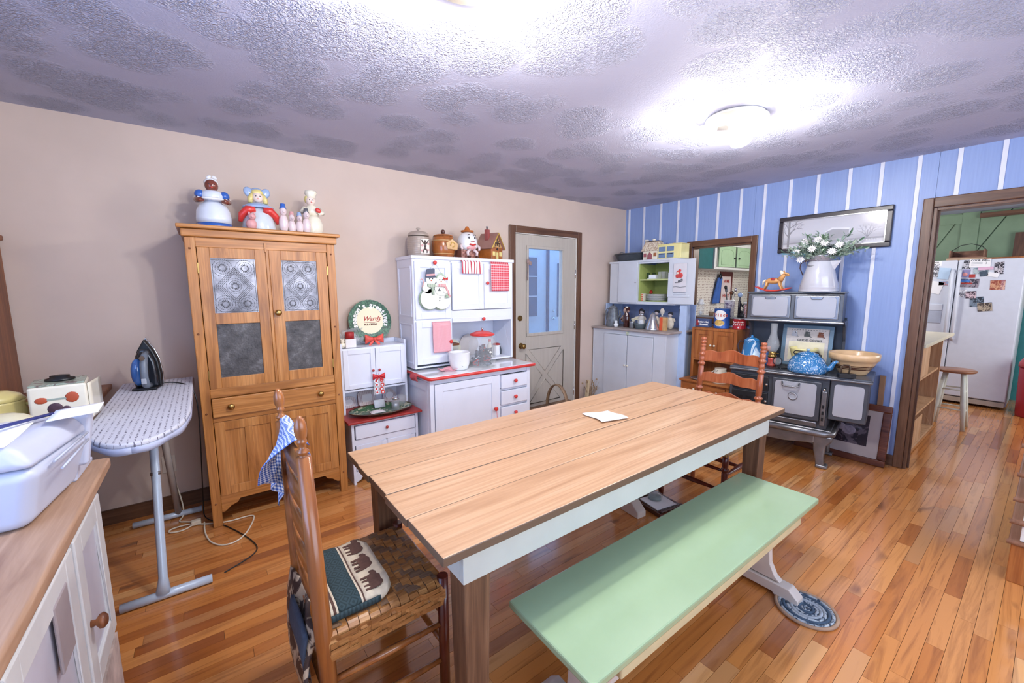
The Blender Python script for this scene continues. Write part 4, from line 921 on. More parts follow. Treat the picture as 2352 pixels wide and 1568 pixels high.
# printer
pl = mat('printer_white_plastic', '#bfc4d6', .35, var=.01); T = thing('printer', 'white multifunction printer on the oak-topped sideboard', 'printer', (-.335, 1.40, .9))
B().hexa([(-.46, .0, 0), (-.03, .0, 0), (.0, .28, 0), (-.46, .28, 0), (-.48, -.03, .15), (.0, -.03, .15), (.045, .27, .15), (-.48, .27, .15)]).obj('body', pl, T, .028)
B().hexa([(-.48, -.035, .152), (.0, -.035, .152), (.048, .275, .152), (-.48, .275, .152), (-.47, -.025, .212), (-.035, -.025, .212), (.02, .245, .212), (-.47, .245, .212)]).obj('scanner_lid', pl, T, .022)
B().hexa([(-.40, .28, 0), (.0, .28, 0), (.005, .46, 0), (-.40, .46, 0), (-.40, .28, .05), (.005, .28, .05), (.01, .45, .02), (-.40, .45, .02)]).obj('output_tray', pl, T, .006)
B().hexa([(-.40, .262, .05), (.03, .262, .05), (.03, .30, .05), (-.40, .30, .05), (-.40, .262, .20), (.05, .262, .20), (.052, .30, .20), (-.40, .30, .20)]).obj('rear_feed', pl, T, .01)
for k in range(2): B().tube([(.016+.012*k, .03, .145-.02*k), (.040, .25, .150-.02*k)], .003, 6).obj('side_ridge', mat('grey_printer_slot', '#b9bfd0', .4), T)
tag(B().surf(8, 8, lambda u, v: (-.36+.34*u, .02+.24*v-.02*u, .0+.004*sin(u*4+v*3))).obj('paper_sheet', paper, None, solid=.002, loc=(-.355, 1.37, 1.116)), 'white paper sheets lying on top of the printer', 'paper')
tag(B().surf(6, 6, lambda u, v: (.0+.09*u-.0*v, .0+.10*v+.04*u, .002+.006*v)).obj('paper_sheet', paper, None, solid=.002, loc=(-.345, 1.53, 1.122)), 'sheet of paper sticking out at the printer corner by the ironing board', 'paper')
tag(B().tube([(-.50, 1.42, 1.128), (-.345, 1.60, 1.128)], [.006, .004], 8).obj('pen', mat('navy_pen', '#2d3570', .3, var=0)), 'dark blue pen lying on the papers on the printer', 'pen')
# ================================================================== OAK HUTCH IN THE FAR LEFT CORNER
T = thing('oak_hutch', 'brown oak hutch at the left edge of the photo, standing against the beige wall', 'hutch', (-1.20, 2.0, 0))
bx(0, .72, .0, 1.43, .86, .89).obj('ledge', oakdk, T, .006); case(T, .0, .57, .02, 1.42, .0, .86, oakdk, .02, back=False)
case(T, .0, .362, 1.0, 1.43, .89, 1.72, oakdk, .025, 'upper_carcass'); bx(-.01, .378, .98, 1.43, 1.72, 1.75).obj('cornice', oakdk, T, .008)
for a, c in ((.005, .178), (.182, .358)): door(T, a, c, 1.20, 1.71, .985, oakdk, .05)
bx(.01, .355, .99, 1.0, 1.06, 1.17).obj('drawer', oakdk, T, .004); bx(.01, .355, .99, 1.0, .93, 1.04).obj('drawer', oakdk, T, .004); bx(.355, .367, .985, 1.0, 1.25, 1.29).obj('hinge', brass, T)
# ================================================================== THINGS ON THE PIE SAFE (top at z 1.822)
ZS = 1.8225
def figure_face(T, c, r, eyes=True, m=None, hair=None):
    h = B().ball(c, r, 18, 12).obj('head', m or skin, T)
    if eyes:
        for sx in (-1, 1): B().ball((c[0]+sx*r[0]*.36, c[1]-r[1]*.90, c[2]+r[2]*.12), (.0035, .002, .004), 8, 6).obj('eye', ink, h)
        B().ball((c[0], c[1]-r[1]*.96, c[2]-r[2]*.38), (.006, .002, .0025), 8, 6).obj('mouth', red, h); B().ball((c[0], c[1]-r[1]*1.0, c[2]-r[2]*.08), (.004, .004, .005), 8, 6).obj('nose', m or skin, h)
    return h
T = thing('cook_cookie_jar', 'cook-shaped ceramic jar with white headscarf, blue sleeves and white skirt on the pie safe', 'cookie jar', (.10, 3.15, ZS))
bsk = mat('brown_face_glaze', '#7b3f30', .2, var=.05, clear=.6)
B().lathe([(.088, 0), (.092, .004), (.090, .03)], n=32).obj('skirt_hem', blue, T); B().lathe([(.090, .031), (.091, .06), (.086, .105), (.070, .14), (.045, .158), (.030, .165)], n=32).obj('skirt', mat('pale_blue_white_glaze', '#dfe7f4', .15, var=.02, clear=.6), T)
B().lathe([(.040, .15), (.054, .172), (.060, .195), (.050, .218), (.022, .232)], n=24, sy=.8).obj('bodice', mat('pale_blue_white_glaze', '#dfe7f4'), T)
for sx in (-1, 1):
    B().ball((sx*.060, 0, .200), (.028, .028, .028), 14, 10).obj('puff_sleeve', blue, T); B().lathe([(.017, -.004), (.020, 0), (.017, .004)], (sx*.072, -.006, .180), 14).obj('cuff', whitec, T)
    B().tube([(sx*.072, -.005, .180), (sx*.078, -.025, .162), (sx*.062, -.062, .158), (sx*.050, -.072, .162)], [.015, .016, .014, .014], 10).obj('arm', bsk, T)
B().ball((0, -.078, .168), (.056, .018, .009), 16, 8).obj('tray', whitec, T)
figure_face(T, (0, -.008, .255), (.035, .034, .037), m=bsk)
B().ball((0, .006, .273), (.037, .035, .028), 16, 10).obj('headscarf', whitec, T)
for sx in (-1, 1): B().ball((sx*.014+.004, -.014, .303), (.015, .008, .009), 10, 8, Matrix.Rotation(sx*.6, 3, 'Y')).obj('scarf_knot', whitec, T)
T = thing('girl_cookie_jar', 'girl-shaped ceramic jar with blue bonnet, yellow hair and red shawl, holding a pig', 'cookie jar', (.335, 3.15, ZS))
B().lathe([(.092, 0), (.095, .02), (.090, .06), (.078, .11), (.055, .14), (.03, .155)], n=32, sy=.85).obj('gown', mat('pale_grey_blue_glaze', '#cfd8de', .15, var=.05, clear=.6), T)
for sx in (-1, 1): B().tube([(sx*.02, -.05, .135), (sx*.06, -.045, .13), (sx*.092, -.03, .10), (sx*.105, -.03, .055)], [.020, .026, .022, .012], 12).obj('shawl_side', red, T)
B().lathe([(.085, .148), (.088, .155), (.060, .172), (.03, .185)], n=28, sy=.8).obj('collar', ltblue, T)
figure_face(T, (0, -.012, .215), (.030, .029, .032))
for sx in (-1, 1):
    B().tube([(sx*.028, -.01, .235), (sx*.040, -.014, .205), (sx*.042, -.018, .178)], [.012, .016, .012], 8).obj('hair', yell, T)
    B().ball((sx*.045, .002, .245), (.026, .010, .034), 12, 8, Matrix.Rotation(sx*.5, 3, 'Y')).obj('bonnet_wing', ltblue, T)
B().ball((0, .0, .246), (.034, .030, .022), 16, 10).obj('bonnet', yell, T); B().ball((0, .012, .25), (.040, .028, .028), 16, 10).obj('bonnet_back', ltblue, T)
B().ball((-.05, -.075, .035), (.030, .026, .036), 14, 10).ball((-.045, -.088, .082), (.020, .019, .020), 14, 10).ball((-.045, -.108, .078), (.008, .006, .006), 10, 6).ball((-.060, -.085, .102), (.007, .005, .010), 8, 6).ball((-.032, -.085, .102), (.007, .005, .010), 8, 6).obj('held_pig', pink, T)
T = thing('pig_group_figurine', 'small pale figurine of cartoon pigs with blue and pink hats between the two figure jars', 'figurine', (.530, 3.10, ZS)); T.scale = (1.2, 1.3, 1.6)
pp = mat('pale_pink_glaze', '#e2cfcf', .2, var=.05, clear=.5); bx(-.082, .082, -.02, .02, 0, .008).obj('base', whitec, T, .004)
for (x, z, r, hm) in ((-.052, .085, .024, blue), (-.012, .062, .020, pink), (.026, .062, .020, ltblue), (.062, .078, .022, tin)):
    f = B().ball((x, 0, z*.45), (r*1.0, .018, z*.45), 14, 10).ball((x, -.006, z), (r*.72, .016, r*.75), 12, 8).ball((x, -.024, z-.003), (.006, .005, .005), 8, 6).obj('pig', pp, T)
    B().lathe([(r*.75, z+r*.45), (r*.6, z+r*.75), (r*.5, z+r*1.3), (0, z+r*1.35)], (x, 0, 0), 14).obj('hat', hm, f)
T = thing('chef_boy_cookie_jar', 'white chef-boy ceramic jar holding a red heart, rightmost figure on the pie safe', 'cookie jar', (.655, 3.17, ZS))
B().lathe([(.048, 0), (.055, .01), (.066, .04), (.068, .075), (.055, .115), (.040, .135)], n=28).obj('trousers', cream, T); B().lathe([(.040, .134), (.050, .155), (.050, .175), (.030, .20), (.015, .21)], n=24, sy=.85).obj('jacket', cream, T)
for sx in (-1, 1): B().tube([(sx*.045, -.005, .185), (sx*.066, -.02, .155), (sx*.040, -.055, .15)], [.015, .014, .012], 10).obj('arm', cream, T)
B().ball((.030, -.058, .168), (.020, .008, .015), 12, 8, Matrix.Rotation(.5, 3, 'Y')).obj('heart', red, T); figure_face(T, (-.005, -.008, .235), (.030, .029, .031))
B().ball((-.028, .004, .245), (.014, .022, .026), 12, 8).obj('hair', yell, T); B().lathe([(.030, .252), (.030, .268), (.040, .285), (.036, .302), (0, .308)], (0, 0, 0), 20).obj('chef_hat', cream, T)
# ================================================================== THINGS ON THE SMALL CABINET
T = thing('wreath_sign', 'round holiday sign with a green wreath border and cream centre, leaning on the wall', 'sign', (1.087, 3.375, 1.197), 0); T.rotation_euler = (R(-9), 0, 0)
NN = 72; p0 = [(.173*cos(2*pi*k/NN)*(1+.012*(k % 2)), .173*sin(2*pi*k/NN)*(1+.012*(k % 2))) for k in range(NN)]
B().prism(p0, -.004, .004).obj('wreath_board', speckle('pine_wreath_print', '#1f4a38', '#4b7f5c', 60, .52, .5), T)
p1 = [(.108*cos(2*pi*k/NN)*(1+.02*(k % 3 == 0))-.002, .108*sin(2*pi*k/NN)*(1+.02*(k % 3 == 0))+.004) for k in range(NN)]; B().prism(p1, -.006, -.004).obj('centre_disc', mat('pale_cream_card', '#f0e9c8', .5, var=0), T)
word = "season's greetings"; rr = .130
for i, ch in enumerate(word):
    if ch == ' ': continue
    a = R(197-i*(214/17)); text(ch, wink, T, (rr*cos(a), -.0055, rr*sin(a)), .056, (90, 90-math.degrees(a), 0), name='letter', bold=.002)
text('Wards', redink, T, (.008, -.0072, .018), .052, shear=.45, bold=.0008); B().tube([(-.05, -.007, -.010), (.03, -.007, -.012), (.07, -.007, -.004), (.082, -.007, .008)], [.001, .0022, .002, .001], 6).obj('flourish', redink, T)
text('ICE CREAM', mat('brown_ink', '#6b3a2c', .6, var=0), T, (.0, -.0072, -.028), .021, bold=.0008)
def bow(T, c, s, m, name='bow'):
    b = B()
    for sx in (-1, 1):
        b.surf(8, 8, lambda u, v, sx=sx: (c[0]+sx*s*(.08+.92*u), c[1]-s*.28*sin(pi*v)*sin(pi*min(1, u*.9+.1))-.002, c[2]+s*(v-.5)*(.30+.75*u)))
        b.surf(6, 4, lambda u, v, sx=sx: (c[0]+sx*s*(.05+.55*u), c[1]-.004, c[2]-s*.15-s*.55*u+s*(v-.5)*.35))
    b.ball((c[0], c[1]-s*.12, c[2]), (s*.14, s*.14, s*.17), 10, 8); return b.obj(name, m, T, solid=.0015)
bw = bow(None, (0, 0, 0), .075, mat('coral_ribbon', '#e2584a', .45, var=.06)); bw.location = (1.085, 3.29, 1.060); tag(bw, 'coral red ribbon bow in front of the wreath sign', 'bow')
T = thing('candle_holder', 'white square holder with a thick red candle on the small cabinet', 'candle', (.885, 3.26, 1.0105))
bx(-.040, .040, -.035, .035, 0, .068).obj('holder', whitec, T, .005); B().lathe([(.033, .0685), (.033, .118), (.026, .120), (0, .117)], n=24).obj('candle', mat('red_wax', '#a8282c', .5, var=.04), T)
o = B(); random.seed(5)
for k in range(5):
    a0 = random.random()*3; o.surf(10, 8, lambda u, v, k=k, a0=a0: (.13*(u-.5)+.018*sin(u*9+k)+.03*(k-2), .02*sin(v*7+a0)+.012*k-.02, .10*v+.02*sin(u*11+a0)*v+.008*sin(v*17+k)))
cel = mat('crinkled_cellophane', '#dfe4ea', .08, 0, .6, var=0, alpha=.42); o = o.obj('cellophane_bag', cel, None, loc=(.93, 3.34, 1.03)); tag(o, 'crumpled clear cellophane behind the red candle', 'cellophane')
o = B().ball((0, 0, .022), (.024, .022, .022)).ball((0, -.004, .052), (.016, .015, .016)).ball((.010, 0, .068), .006).ball((-.010, 0, .068), .006).obj('small_white_figurine', cream, None, loc=(.828, 3.25, 1.011)); tag(o, 'tiny white figurine left of the red candle', 'figurine')
# striped dishes standing behind the platter
stpm = stripes('burgundy_striped_porcelain', '#eceef0', '#7d3a48', 20, .35, 0, 'Generated', rough=.2)
for i, (x, w, h, sh) in enumerate(((.885, .060, .10, 'leaf-shaped'), (1.035, .075, .13, 'rectangular'), (1.225, .058, .115, 'round'))):
    N = 28; pts = []
    for k in range(N):
        a = 2*pi*k/N; e = .45 if i == 1 else (1.0 if i == 2 else .8); cx = math.copysign(abs(cos(a))**e, cos(a)); cz = math.copysign(abs(sin(a))**e, sin(a)); pts.append((w*cx, h/2+h/2*cz))
    b = B(); b.prism(pts, 0, .008); o = b.obj('striped_dish', stpm, None, .003, loc=(x, 3.385, .4925), rot=(R(-8), 0, 0))
    c = B().prism([(p*.55, h/2+(q-h/2)*.5) for p, q in pts], -.0015, .001).obj('plain_centre', whitec, o)
    tag(o, ['burgundy-striped shell-shaped dish at the left behind the green platter', 'burgundy-striped rectangular tray in the middle behind the green platter', 'burgundy-striped round plate at the right behind the green platter'][i], 'dish')
T = thing('platter', 'large oval green and brown platter lying on the red counter', 'platter', (1.068, 3.145, .4925))
B().lathe([(.16, 0), (.165, .004), (.225, .022), (.248, .026), (.246, .030), (.22, .027), (.16, .010), (0, .008)], n=40, sy=.62).obj('dish', speckle('green_leaf_platter', '#45704c', '#c9c4a8', 14, .56, .2), T)
B().tube([(.247*cos(a), .153*sin(a), .029) for a in [2*pi*k/40 for k in range(40)]], .004, 6, closed=True).obj('rim', dkbrown, T)
T = thing('glass_candle_jar', 'small clear glass jar with lid standing on the green platter', 'jar', (1.16, 3.085, .509)); B().lathe([(.030, 0), (.034, .004), (.034, .075), (.028, .085)], n=22).obj('jar', glass, T, solid=.003); B().lathe([(.031, .086), (.031, .098), (.012, .104), (0, .106)], n=22).obj('lid', chrome, T); B().lathe([(.027, .006), (.027, .055), (0, .057)], n=18).obj('contents', tin, T)
T = thing('glass_teapot', 'round clear glass cup on the right of the green platter', 'glass', (1.235, 3.16, .512)); B().lathe([(.022, 0), (.040, .02), (.046, .05), (.040, .08), (.036, .085)], n=22).obj('bowl', glass, T, solid=.003); B().tube([(.04, 0, .07), (.062, 0, .065), (.06, 0, .03), (.04, 0, .025)], .004, 8).obj('handle', glass, T)
o = bx(-.045, .045, -.004, .004, 0, .07).obj('metal_tin_lid', tin, None, .006, loc=(1.08, 3.21, .507), rot=(R(-20), 0, 0)); tag(o, 'rounded silver tin panel propped in the middle of the green platter', 'tin')
o = B().surf(10, 8, lambda u, v: (.11*(u-.5), .07*(v-.5), .008+.014*sin(u*pi)*sin(v*pi))).obj('striped_pot_holder', stpm, None, solid=.004, loc=(1.01, 3.08, .512)); tag(o, 'small striped cloth pad at the front of the green platter', 'cloth')
T = thing('treat_bag_ornament', 'clear bag of red and white sweets hanging from a red bow on the cabinet knob', 'ornament', (1.074, 3.195, .0))
bx(-.045, .045, -.008, .004, .625, .755).obj('bag', mat('clear_treat_bag', '#e9e4e6', .15, var=0, alpha=.5), T, .004); bow(T, (0, -.008, .772), .05, mat('bright_red_ribbon', '#cf2f34', .4, var=.03))
B().tube([(0, 0, .78), (.008, -.004, .83)], .0015, 6).obj('string', red, T)
for i, (x, z) in enumerate(((-.025, .735), (.02, .74), (-.02, .705), (.024, .70), (-.026, .672), (.016, .668), (-.02, .642), (.026, .64))):
    B().lathe([(.0155, -.0105), (.0155, -.0085)], (x, 0, z), 16, axis='y').obj('sweet', (whitec, red)[i % 2], T); B().lathe([(.008, -.0112), (.008, -.0105)], (x, 0, z), 10, axis='y').obj('sweet_centre', (red, whitec)[i % 2], T)
# ================================================================== THINGS ON THE LARGE WHITE CABINET (top at z 1.722)
ZH = 1.7225
T = thing('barrel_cookie_jar', 'beige ringed barrel jar with a relief monkey, leftmost on the white cabinet', 'cookie jar', (1.485, 3.27, ZH))
bj = mat('beige_grey_glaze', '#a99a8e', .3, var=.06, clear=.3); pr = [(.080, 0)]
for k in range(11): z = .006+k*.0145; r = .084+.010*sin(pi*min(1, z/.17)); pr += [(r, z), (r+.0022, z+.005), (r, z+.011)]
B().lathe(pr, n=32).obj('barrel', bj, T); B().lathe([(.086, .168), (.088, .174), (.080, .192), (.06, .204), (.03, .210), (0, .211)], n=32).obj('lid', bj, T); B().lathe([(.008, .210), (.006, .22), (.02, .227), (.014, .236), (0, .238)], n=14).obj('finial', bj, T)
pl_ = bx(-.028, .050, -.100, -.080, .02, .14).obj('relief_plaque', mat('cream_relief', '#d9cfc3', .3), T, .004)
mk = B().ball((.011, -.102, .118), (.010, .006, .011)).ball((.011, -.102, .090), (.011, .006, .018)).ball((.011, -.102, .062), (.009, .005, .012))
for q in (((.018, .10), (.034, .115), (.042, .13)), ((.004, .10), (-.012, .115), (-.018, .13)), ((.016, .060), (.028, .045), (.026, .028)), ((.006, .060), (-.006, .045), (-.002, .028))): mk.tube([(p, -.102, z) for p, z in q], .0045, 6)
mk.obj('relief_monkey', mat('dark_umber_glaze', '#4a3c38', .4), pl_)
for x, z in ((-.018, .045), (-.014, .085), (.04, .10), (.036, .05)): B().ball((x, -.10, z), (.009, .004, .009), 10, 6).obj('painted_flower', pink, pl_)
T = thing('brown_barrel_jar', 'glossy brown barrel jar with ball finial, second on the white cabinet', 'cookie jar', (1.715, 3.27, ZH)); T.scale = (1.06, 1.06, 1.15)
B().lathe([(.076, 0), (.082, .01), (.094, .06), (.095, .10), (.084, .15), (.082, .155)], n=32).obj('barrel', caramel, T); B().lathe([(.083, .157), (.078, .166), (.05, .174), (.02, .178)], n=32).obj('lid', caramel, T); B().ball((0, 0, .193), .018).obj('finial', dkbrown, T)
for z in (.028, .125): B().tube([((.088 if z < .1 else .092)*cos(a), (.088 if z < .1 else .092)*sin(a), z) for a in [2*pi*k/32 for k in range(32)]], .0035, 6, closed=True).obj('hoop', tan, T)
B().prism([(-.045, .06), (.045, .055), (.055, .10), (.0, .135), (-.055, .105)], -.104, -.086).obj('relief_sign', tan, T, .004, loc=(.028, 0, 0)); B().tube([(.01, -.106, .085), (.02, -.108, .11), (.045, -.106, .105), (.05, -.106, .085), (.03, -.107, .075)], .004, 6).obj('relief_scroll', gold, T)
T = thing('egg_man_cookie_jar', 'white egg-shaped figure jar in an orange sombrero sitting on a brick wall', 'cookie jar', (1.945, 3.25, ZH))
B().lathe([(.072, .075), (.088, .10), (.093, .13), (.088, .165), (.072, .20), (.048, .225), (.02, .238)], n=28).obj('egg_head', whitec, T)
br = bx(-.095, .085, -.055, .06, 0, .075).obj('brick_wall', mat('brown_brick_glaze', '#8a5a4c', .4, var=.15), T, .004)
for r_ in range(4):
    for c_ in range(5):
        x = -.092+c_*.037+(.018 if r_ % 2 else 0)
        if x+.033 < .084: bx(x, x+.033, -.0585, -.054, .004+r_*.018, .019+r_*.018).obj('brick', mat('rosy_brick', '#a87468', .4, var=.1), br)
B().lathe([(.050, .232), (.056, .236), (.058, .246), (.045, .238), (.028, .240), (.024, .262), (.012, .282), (0, .286)], n=24).obj('sombrero', mat('orange_brown_glaze', '#b8682c', .3, var=.12), T)
B().ball((0, -.060, .098), (.052, .030, .030), 18, 10).obj('vest', pink, T); B().tube([(-.03, -.090, .122), (0, -.098, .114), (.03, -.090, .122)], .008, 8).obj('red_neckerchief', red, T)
for sx in (-1, 1):
    B().tube([(sx*.078, -.03, .125), (sx*.096, -.05, .10), (sx*.085, -.062, .075)], [.010, .012, .010], 10).obj('arm', pp, T)
    B().tube([(sx*.02, -.075, .075), (sx*.05, -.085, .05), (sx*.042, -.085, .02)], [.014, .013, .011], 10).obj('leg', pp, T); B().ball((sx*.042, -.098, .012), (.016, .022, .012)).obj('boot', dkbrown, T)
    B().ball((sx*.03, -.082, .178), (.007, .004, .010), 10, 6).obj('eye', ink, T); B().tube([(sx*.018, -.082, .20), (sx*.03, -.080, .206), (sx*.042, -.076, .20)], .003, 6).obj('eyebrow', ink, T)
B().tube([(-.02, -.091, .148), (0, -.094, .143), (.02, -.091, .148)], .003, 6).obj('smile', redink, T)
T = thing('cottage_cookie_jar', 'ceramic cottage jar with steep roof, chimney and timbered gable, rightmost on the white cabinet', 'cookie jar', (2.20, 3.27, ZH), 22); T.scale = (1.1, 1.1, 1.12)
bx(-.085, .085, -.075, .075, 0, .10).obj('walls', caramel, T, .003); B().prism([(-.082, .10), (.082, .10), (0, .205)], -.074, .074).obj('gable', tan, T, .003)
for sx in (-1, 1): B().hexa([(sx*.103, -.09, .088), (sx*.103, .09, .088), (sx*.095, .09, .082), (sx*.095, -.09, .082), (0, -.09, .222), (0, .09, .222), (0, .09, .205), (0, -.09, .205)]).obj('roof_slope', mat('rosy_brown_roof', '#a1766a', .35, var=.08), T, .002)
B().tube([(-.10, -.092, .086), (0, -.092, .214), (.10, -.092, .086)], .006, 6).obj('bargeboard', gold, T)
bx(-.055, -.025, -.02, .015, .16, .245).obj('chimney', mat('deep_rose_brick', '#9c4f4c', .4), T, .002); B().lathe([(.007, .245), (.007, .262), (.01, .264), (.01, .27), (0, .27)], (-.04, -.002, 0), 12).obj('chimney_pot', tin, T)
b = B(); b.tube([(0, -.077, .115), (0, -.077, .18)], .004, 6).tube([(-.045, -.077, .135), (.045, -.077, .135)], .004, 6).tube([(-.012, -.077, .135), (-.03, -.077, .155)], .003, 6).tube([(.012, -.077, .135), (.03, -.077, .155)], .003, 6).tube([(-.03, -.077, .105), (-.03, -.077, .135)], .003, 6).tube([(.03, -.077, .105), (.03, -.077, .135)], .003, 6); b.obj('timbering', mat('dark_umber_glaze', '#4a3c38', .4), T)
bx(-.014, .014, -.080, -.074, .0, .06).obj('cottage_door', yell, T, .002); B().lathe([(.010, -.081), (.010, -.076)], (0, 0, .085), 12, axis='y').obj('round_window', ink, T)
for x in (-.05, .05): bx(x-.018, x+.018, -.080, -.074, .03, .065).obj('cottage_window', yell, T, .002)
# towels and plaque hanging on its doors (door face at y 3.10)
YF = 3.100
def hang(name, x0, x1, z0, z1, m, label, wav=.004, y=YF, over=True):
    def f(u, v):
        if over and v < .08: t = v/.08; return (x0+(x1-x0)*u, y-.004+.012*(1-t), z1+.004*sin(t*pi))
        return (x0+(x1-x0)*u+.004*sin(v*4)*(u-.5), y-.006-wav*(1+sin(u*13+v*2)), z1-(z1-z0)*v)
    return tag(B().surf(26, 20, f).obj(name, m, None, solid=.0025, off=1), label, 'towel')
hang('striped_towel', 1.79, 1.995, 1.585, 1.692, stripes('red_white_stripe', '#f0eef2', '#c04450', 7, .32, 0), 'short red and white striped towel on the middle upper door of the white cabinet', .006)
hang('plaid_towel', 2.09, 2.285, 1.435, 1.690, stripes('red_plaid', '#d65560', '#e8949a', 9, .22, 0, 'UV', 12, .22, '#f0c4c6', c3='#f6e2e2'), 'red plaid towel hanging over the right upper door of the white cabinet')
hang('pink_towel', 1.505, 1.672, .925, 1.180, stripes('pink_fine_stripe', '#f0c9cd', '#d9848f', 40, .45, 0, 'UV', 50, .4, '#e7aab1', c3='#d58c96'), 'pink fine-checked towel on the lower left door of the white cabinet', .003)
o = B().surf(18, 12, lambda u, v: (.17*(u-.5)+.01*sin(v*6), .10*(v-.5)+.01*sin(u*7), .010+.010*sin(u*9+v*3)+.012*sin(v*7+2))).obj('pink_cloth', stripes('pink_fine_stripe', '#f0c9cd', '#d9848f', 40), None, solid=.003, loc=(1.60, 2.99, .7835)); tag(o, 'crumpled pink cloth lying on the white counter by the crock', 'cloth')
o = B().surf(10, 8, lambda u, v: (-.022-.012*sin(v*pi)-.004*sin(u*9), .12*u, .052*(v-.5)+.004*sin(u*7))).obj('red_pot_holder', mat('faded_red_cloth', '#bf4a50', .8, var=.15, ns=40), None, solid=.006, loc=(1.345, 3.02, .745)); tag(o, 'small faded red cloth tied on the left rim of the white counter', 'cloth')
T = thing('snowman_plaque', 'painted wooden plaque of two snowmen with a top hat, hanging from a red knob', 'plaque', (1.525, 3.092, 1.29))
snow = mat('snow_cream_paint', '#e9eee4', .4, var=.04); sage = mat('sage_edge', '#9db59a', .45, var=.08)
def disc(x, z, r, m, nm, y=-.012, t=.012, sz=1, par=None):
    return B().lathe([(r, y), (r, y-t), (r*.9, y-t-.003), (0, y-t-.003)], (x, 0, z), 28, axis='y', sy=1).obj(nm, m, par or T, scale_z(sz)) if False else B().prism([(x+r*cos(a), z+r*sz*sin(a)) for a in [2*pi*k/28 for k in range(28)]], y-t, y).obj(nm, m, par or T, .004)
disc(-.045, .085, .092, sage, 'backing', 0, .006); disc(.062, .080, .090, sage, 'backing', 0, .006)
disc(-.045, .085, .085, snow, 'snowman_body'); disc(.062, .080, .083, snow, 'snowman_body', -.013); disc(.055, .170, .062, snow, 'snowman_chest', -.02, .012); disc(-.062, .175, .050, snow, 'snowman_chest', -.014, .010)
disc(-.035, .238, .044, snow, 'snowman_face', -.02, .010); disc(.050, .232, .044, snow, 'snowman_face', -.026, .010); disc(-.085, .170, .028, snow, 'mitten', -.022, .012); disc(.09, .155, .026, snow, 'mitten', -.030, .010)
B().prism([(-.085, .262), (-.078, .318), (-.06, .325), (-.018, .330), (-.005, .322), (-.008, .275), (.008, .268), (.0, .258), (-.045, .254), (-.088, .256)], -.040, -.024).obj('top_hat', mat('slate_blue_felt', '#4d5568', .6, var=.1), T, .003)
B().prism([(-.082, .268), (-.081, .282), (-.008, .288), (-.008, .274)], -.043, -.039).obj('hat_band', pink, T); B().tube([(.010, -.03, .255), (.03, -.03, .283), (.06, -.03, .287), (.09, -.03, .265), (.095, -.03, .24)], .007, 8).obj('earmuff_band', mat('pale_green_felt', '#b6cdb2', .6), T)
bow(T, (.088, -.040, .250), .022, red); b = stripes('green_check_scarf', '#dfe5d4', '#5d7f62', 12, .5, 0, 'Generated'); B().prism([(-.075, .185), (-.07, .21), (.0, .205), (.01, .185), (-.02, .178), (-.01, .12), (-.03, .12), (-.04, .178)], -.038, -.028).obj('green_scarf', b, T, .002)
B().prism([(.015, .185), (.02, .205), (.085, .208), (.092, .188), (.12, .135), (.132, .10), (.115, .095), (.10, .14), (.075, .182)], -.044, -.034).obj('red_scarf', stripes('red_stripe_scarf', '#f0e6e2', '#cc3d44', 14, .5, 0, 'Generated'), T, .002)
for x, z, y in ((-.050, .246, -.034), (-.024, .248, -.034), (.036, .240, -.040), (.062, .240, -.040), (.038, .092, -.030), (.036, .070, -.030)): B().ball((x, y, z), (.005, .003, .005), 8, 6).obj('coal_dot', ink, T)
for x, z, y in ((-.037, .232, -.034), (.049, .226, -.040)): B().ball((x, y, z), (.006, .005, .004), 8, 6).obj('nose', orange, T)
B().prism([(.02, .150), (.032, .172), (.045, .150)], -.036, -.032).obj('patch', mat('dark_plaid_patch', '#4c5150', .6), T); B().tube([(-.115, -.03, .18), (-.10, -.03, .22), (-.115, -.03, .245), (-.13, -.03, .235)], .005, 8).obj('candy_cane', stripes('red_stripe_scarf', '#f0e6e2', '#cc3d44', 14), T)
B().prism([(.088, .118), (.104, .122), (.112, .095), (.082, .092)], -.046, -.038).obj('bell', sage, T, .002)
B().tube([(-.04, -.02, .325), (.012, -.010, .378), (.07, -.02, .272)], .0012, 5).obj('wire', tin, T)
# crock, cutter jar and things inside
T = thing('white_crock', 'white ceramic crock with a small green sprig on the white counter', 'crock', (1.690, 2.985, .7828))
B().lathe([(.055, 0), (.070, .01), (.084, .05), (.089, .10), (.091, .142), (.094, .148), (.088, .150), (.085, .142), (.082, .06), (0, .05)], n=32).obj('pot', whitec, T)
for k in range(5): B().tube([(-.045+.003*k, -.072-.001*k, .085-.008*k), (-.035+.006*k, -.078, .078-.011*k)], .0016, 5).obj('painted_sprig', mat('dark_green_ink', '#41564a', .5), T)
T = thing('cookie_cutter_jar', 'large glass jar with a red lid, full of metal cookie cutters', 'jar', (1.93, 3.00, .7828))
N = 10; b = B(); ring = [(.122*cos(2*pi*(k+.5)/N), .112*sin(2*pi*(k+.5)/N)) for k in range(N)]
def rg(s, z): return [(x*s, y*s, z) for x, y in ring]
lv = [(1.0, 0), (1.04, .012), (1.04, .21), (.92, .245), (.80, .255), (.80, .268)]; vs = []; fs = []
for s_, z in lv: vs += rg(s_, z)
for i in range(len(lv)-1):
    for k in range(N): k2 = (k+1) % N; fs.append((i*N+k, i*N+k2, (i+1)*N+k2, (i+1)*N+k))
fs.append(tuple(range(N))[::-1]); b.add(vs, fs); b.obj('jar', glass, T, solid=.0035)
B().lathe([(.098, .269), (.108, .272), (.108, .282), (.09, .292), (.05, .306), (.012, .312), (0, .312)], n=36).obj('lid', red, T); B().lathe([(.006, .312), (.005, .322), (.012, .328), (.010, .338), (0, .340)], n=14).obj('lid_knob', chrome, T)
random.seed(11); cutm = mat('shiny_cutter_tin', '#7f828a', .25, .8, var=.2, ns=30)
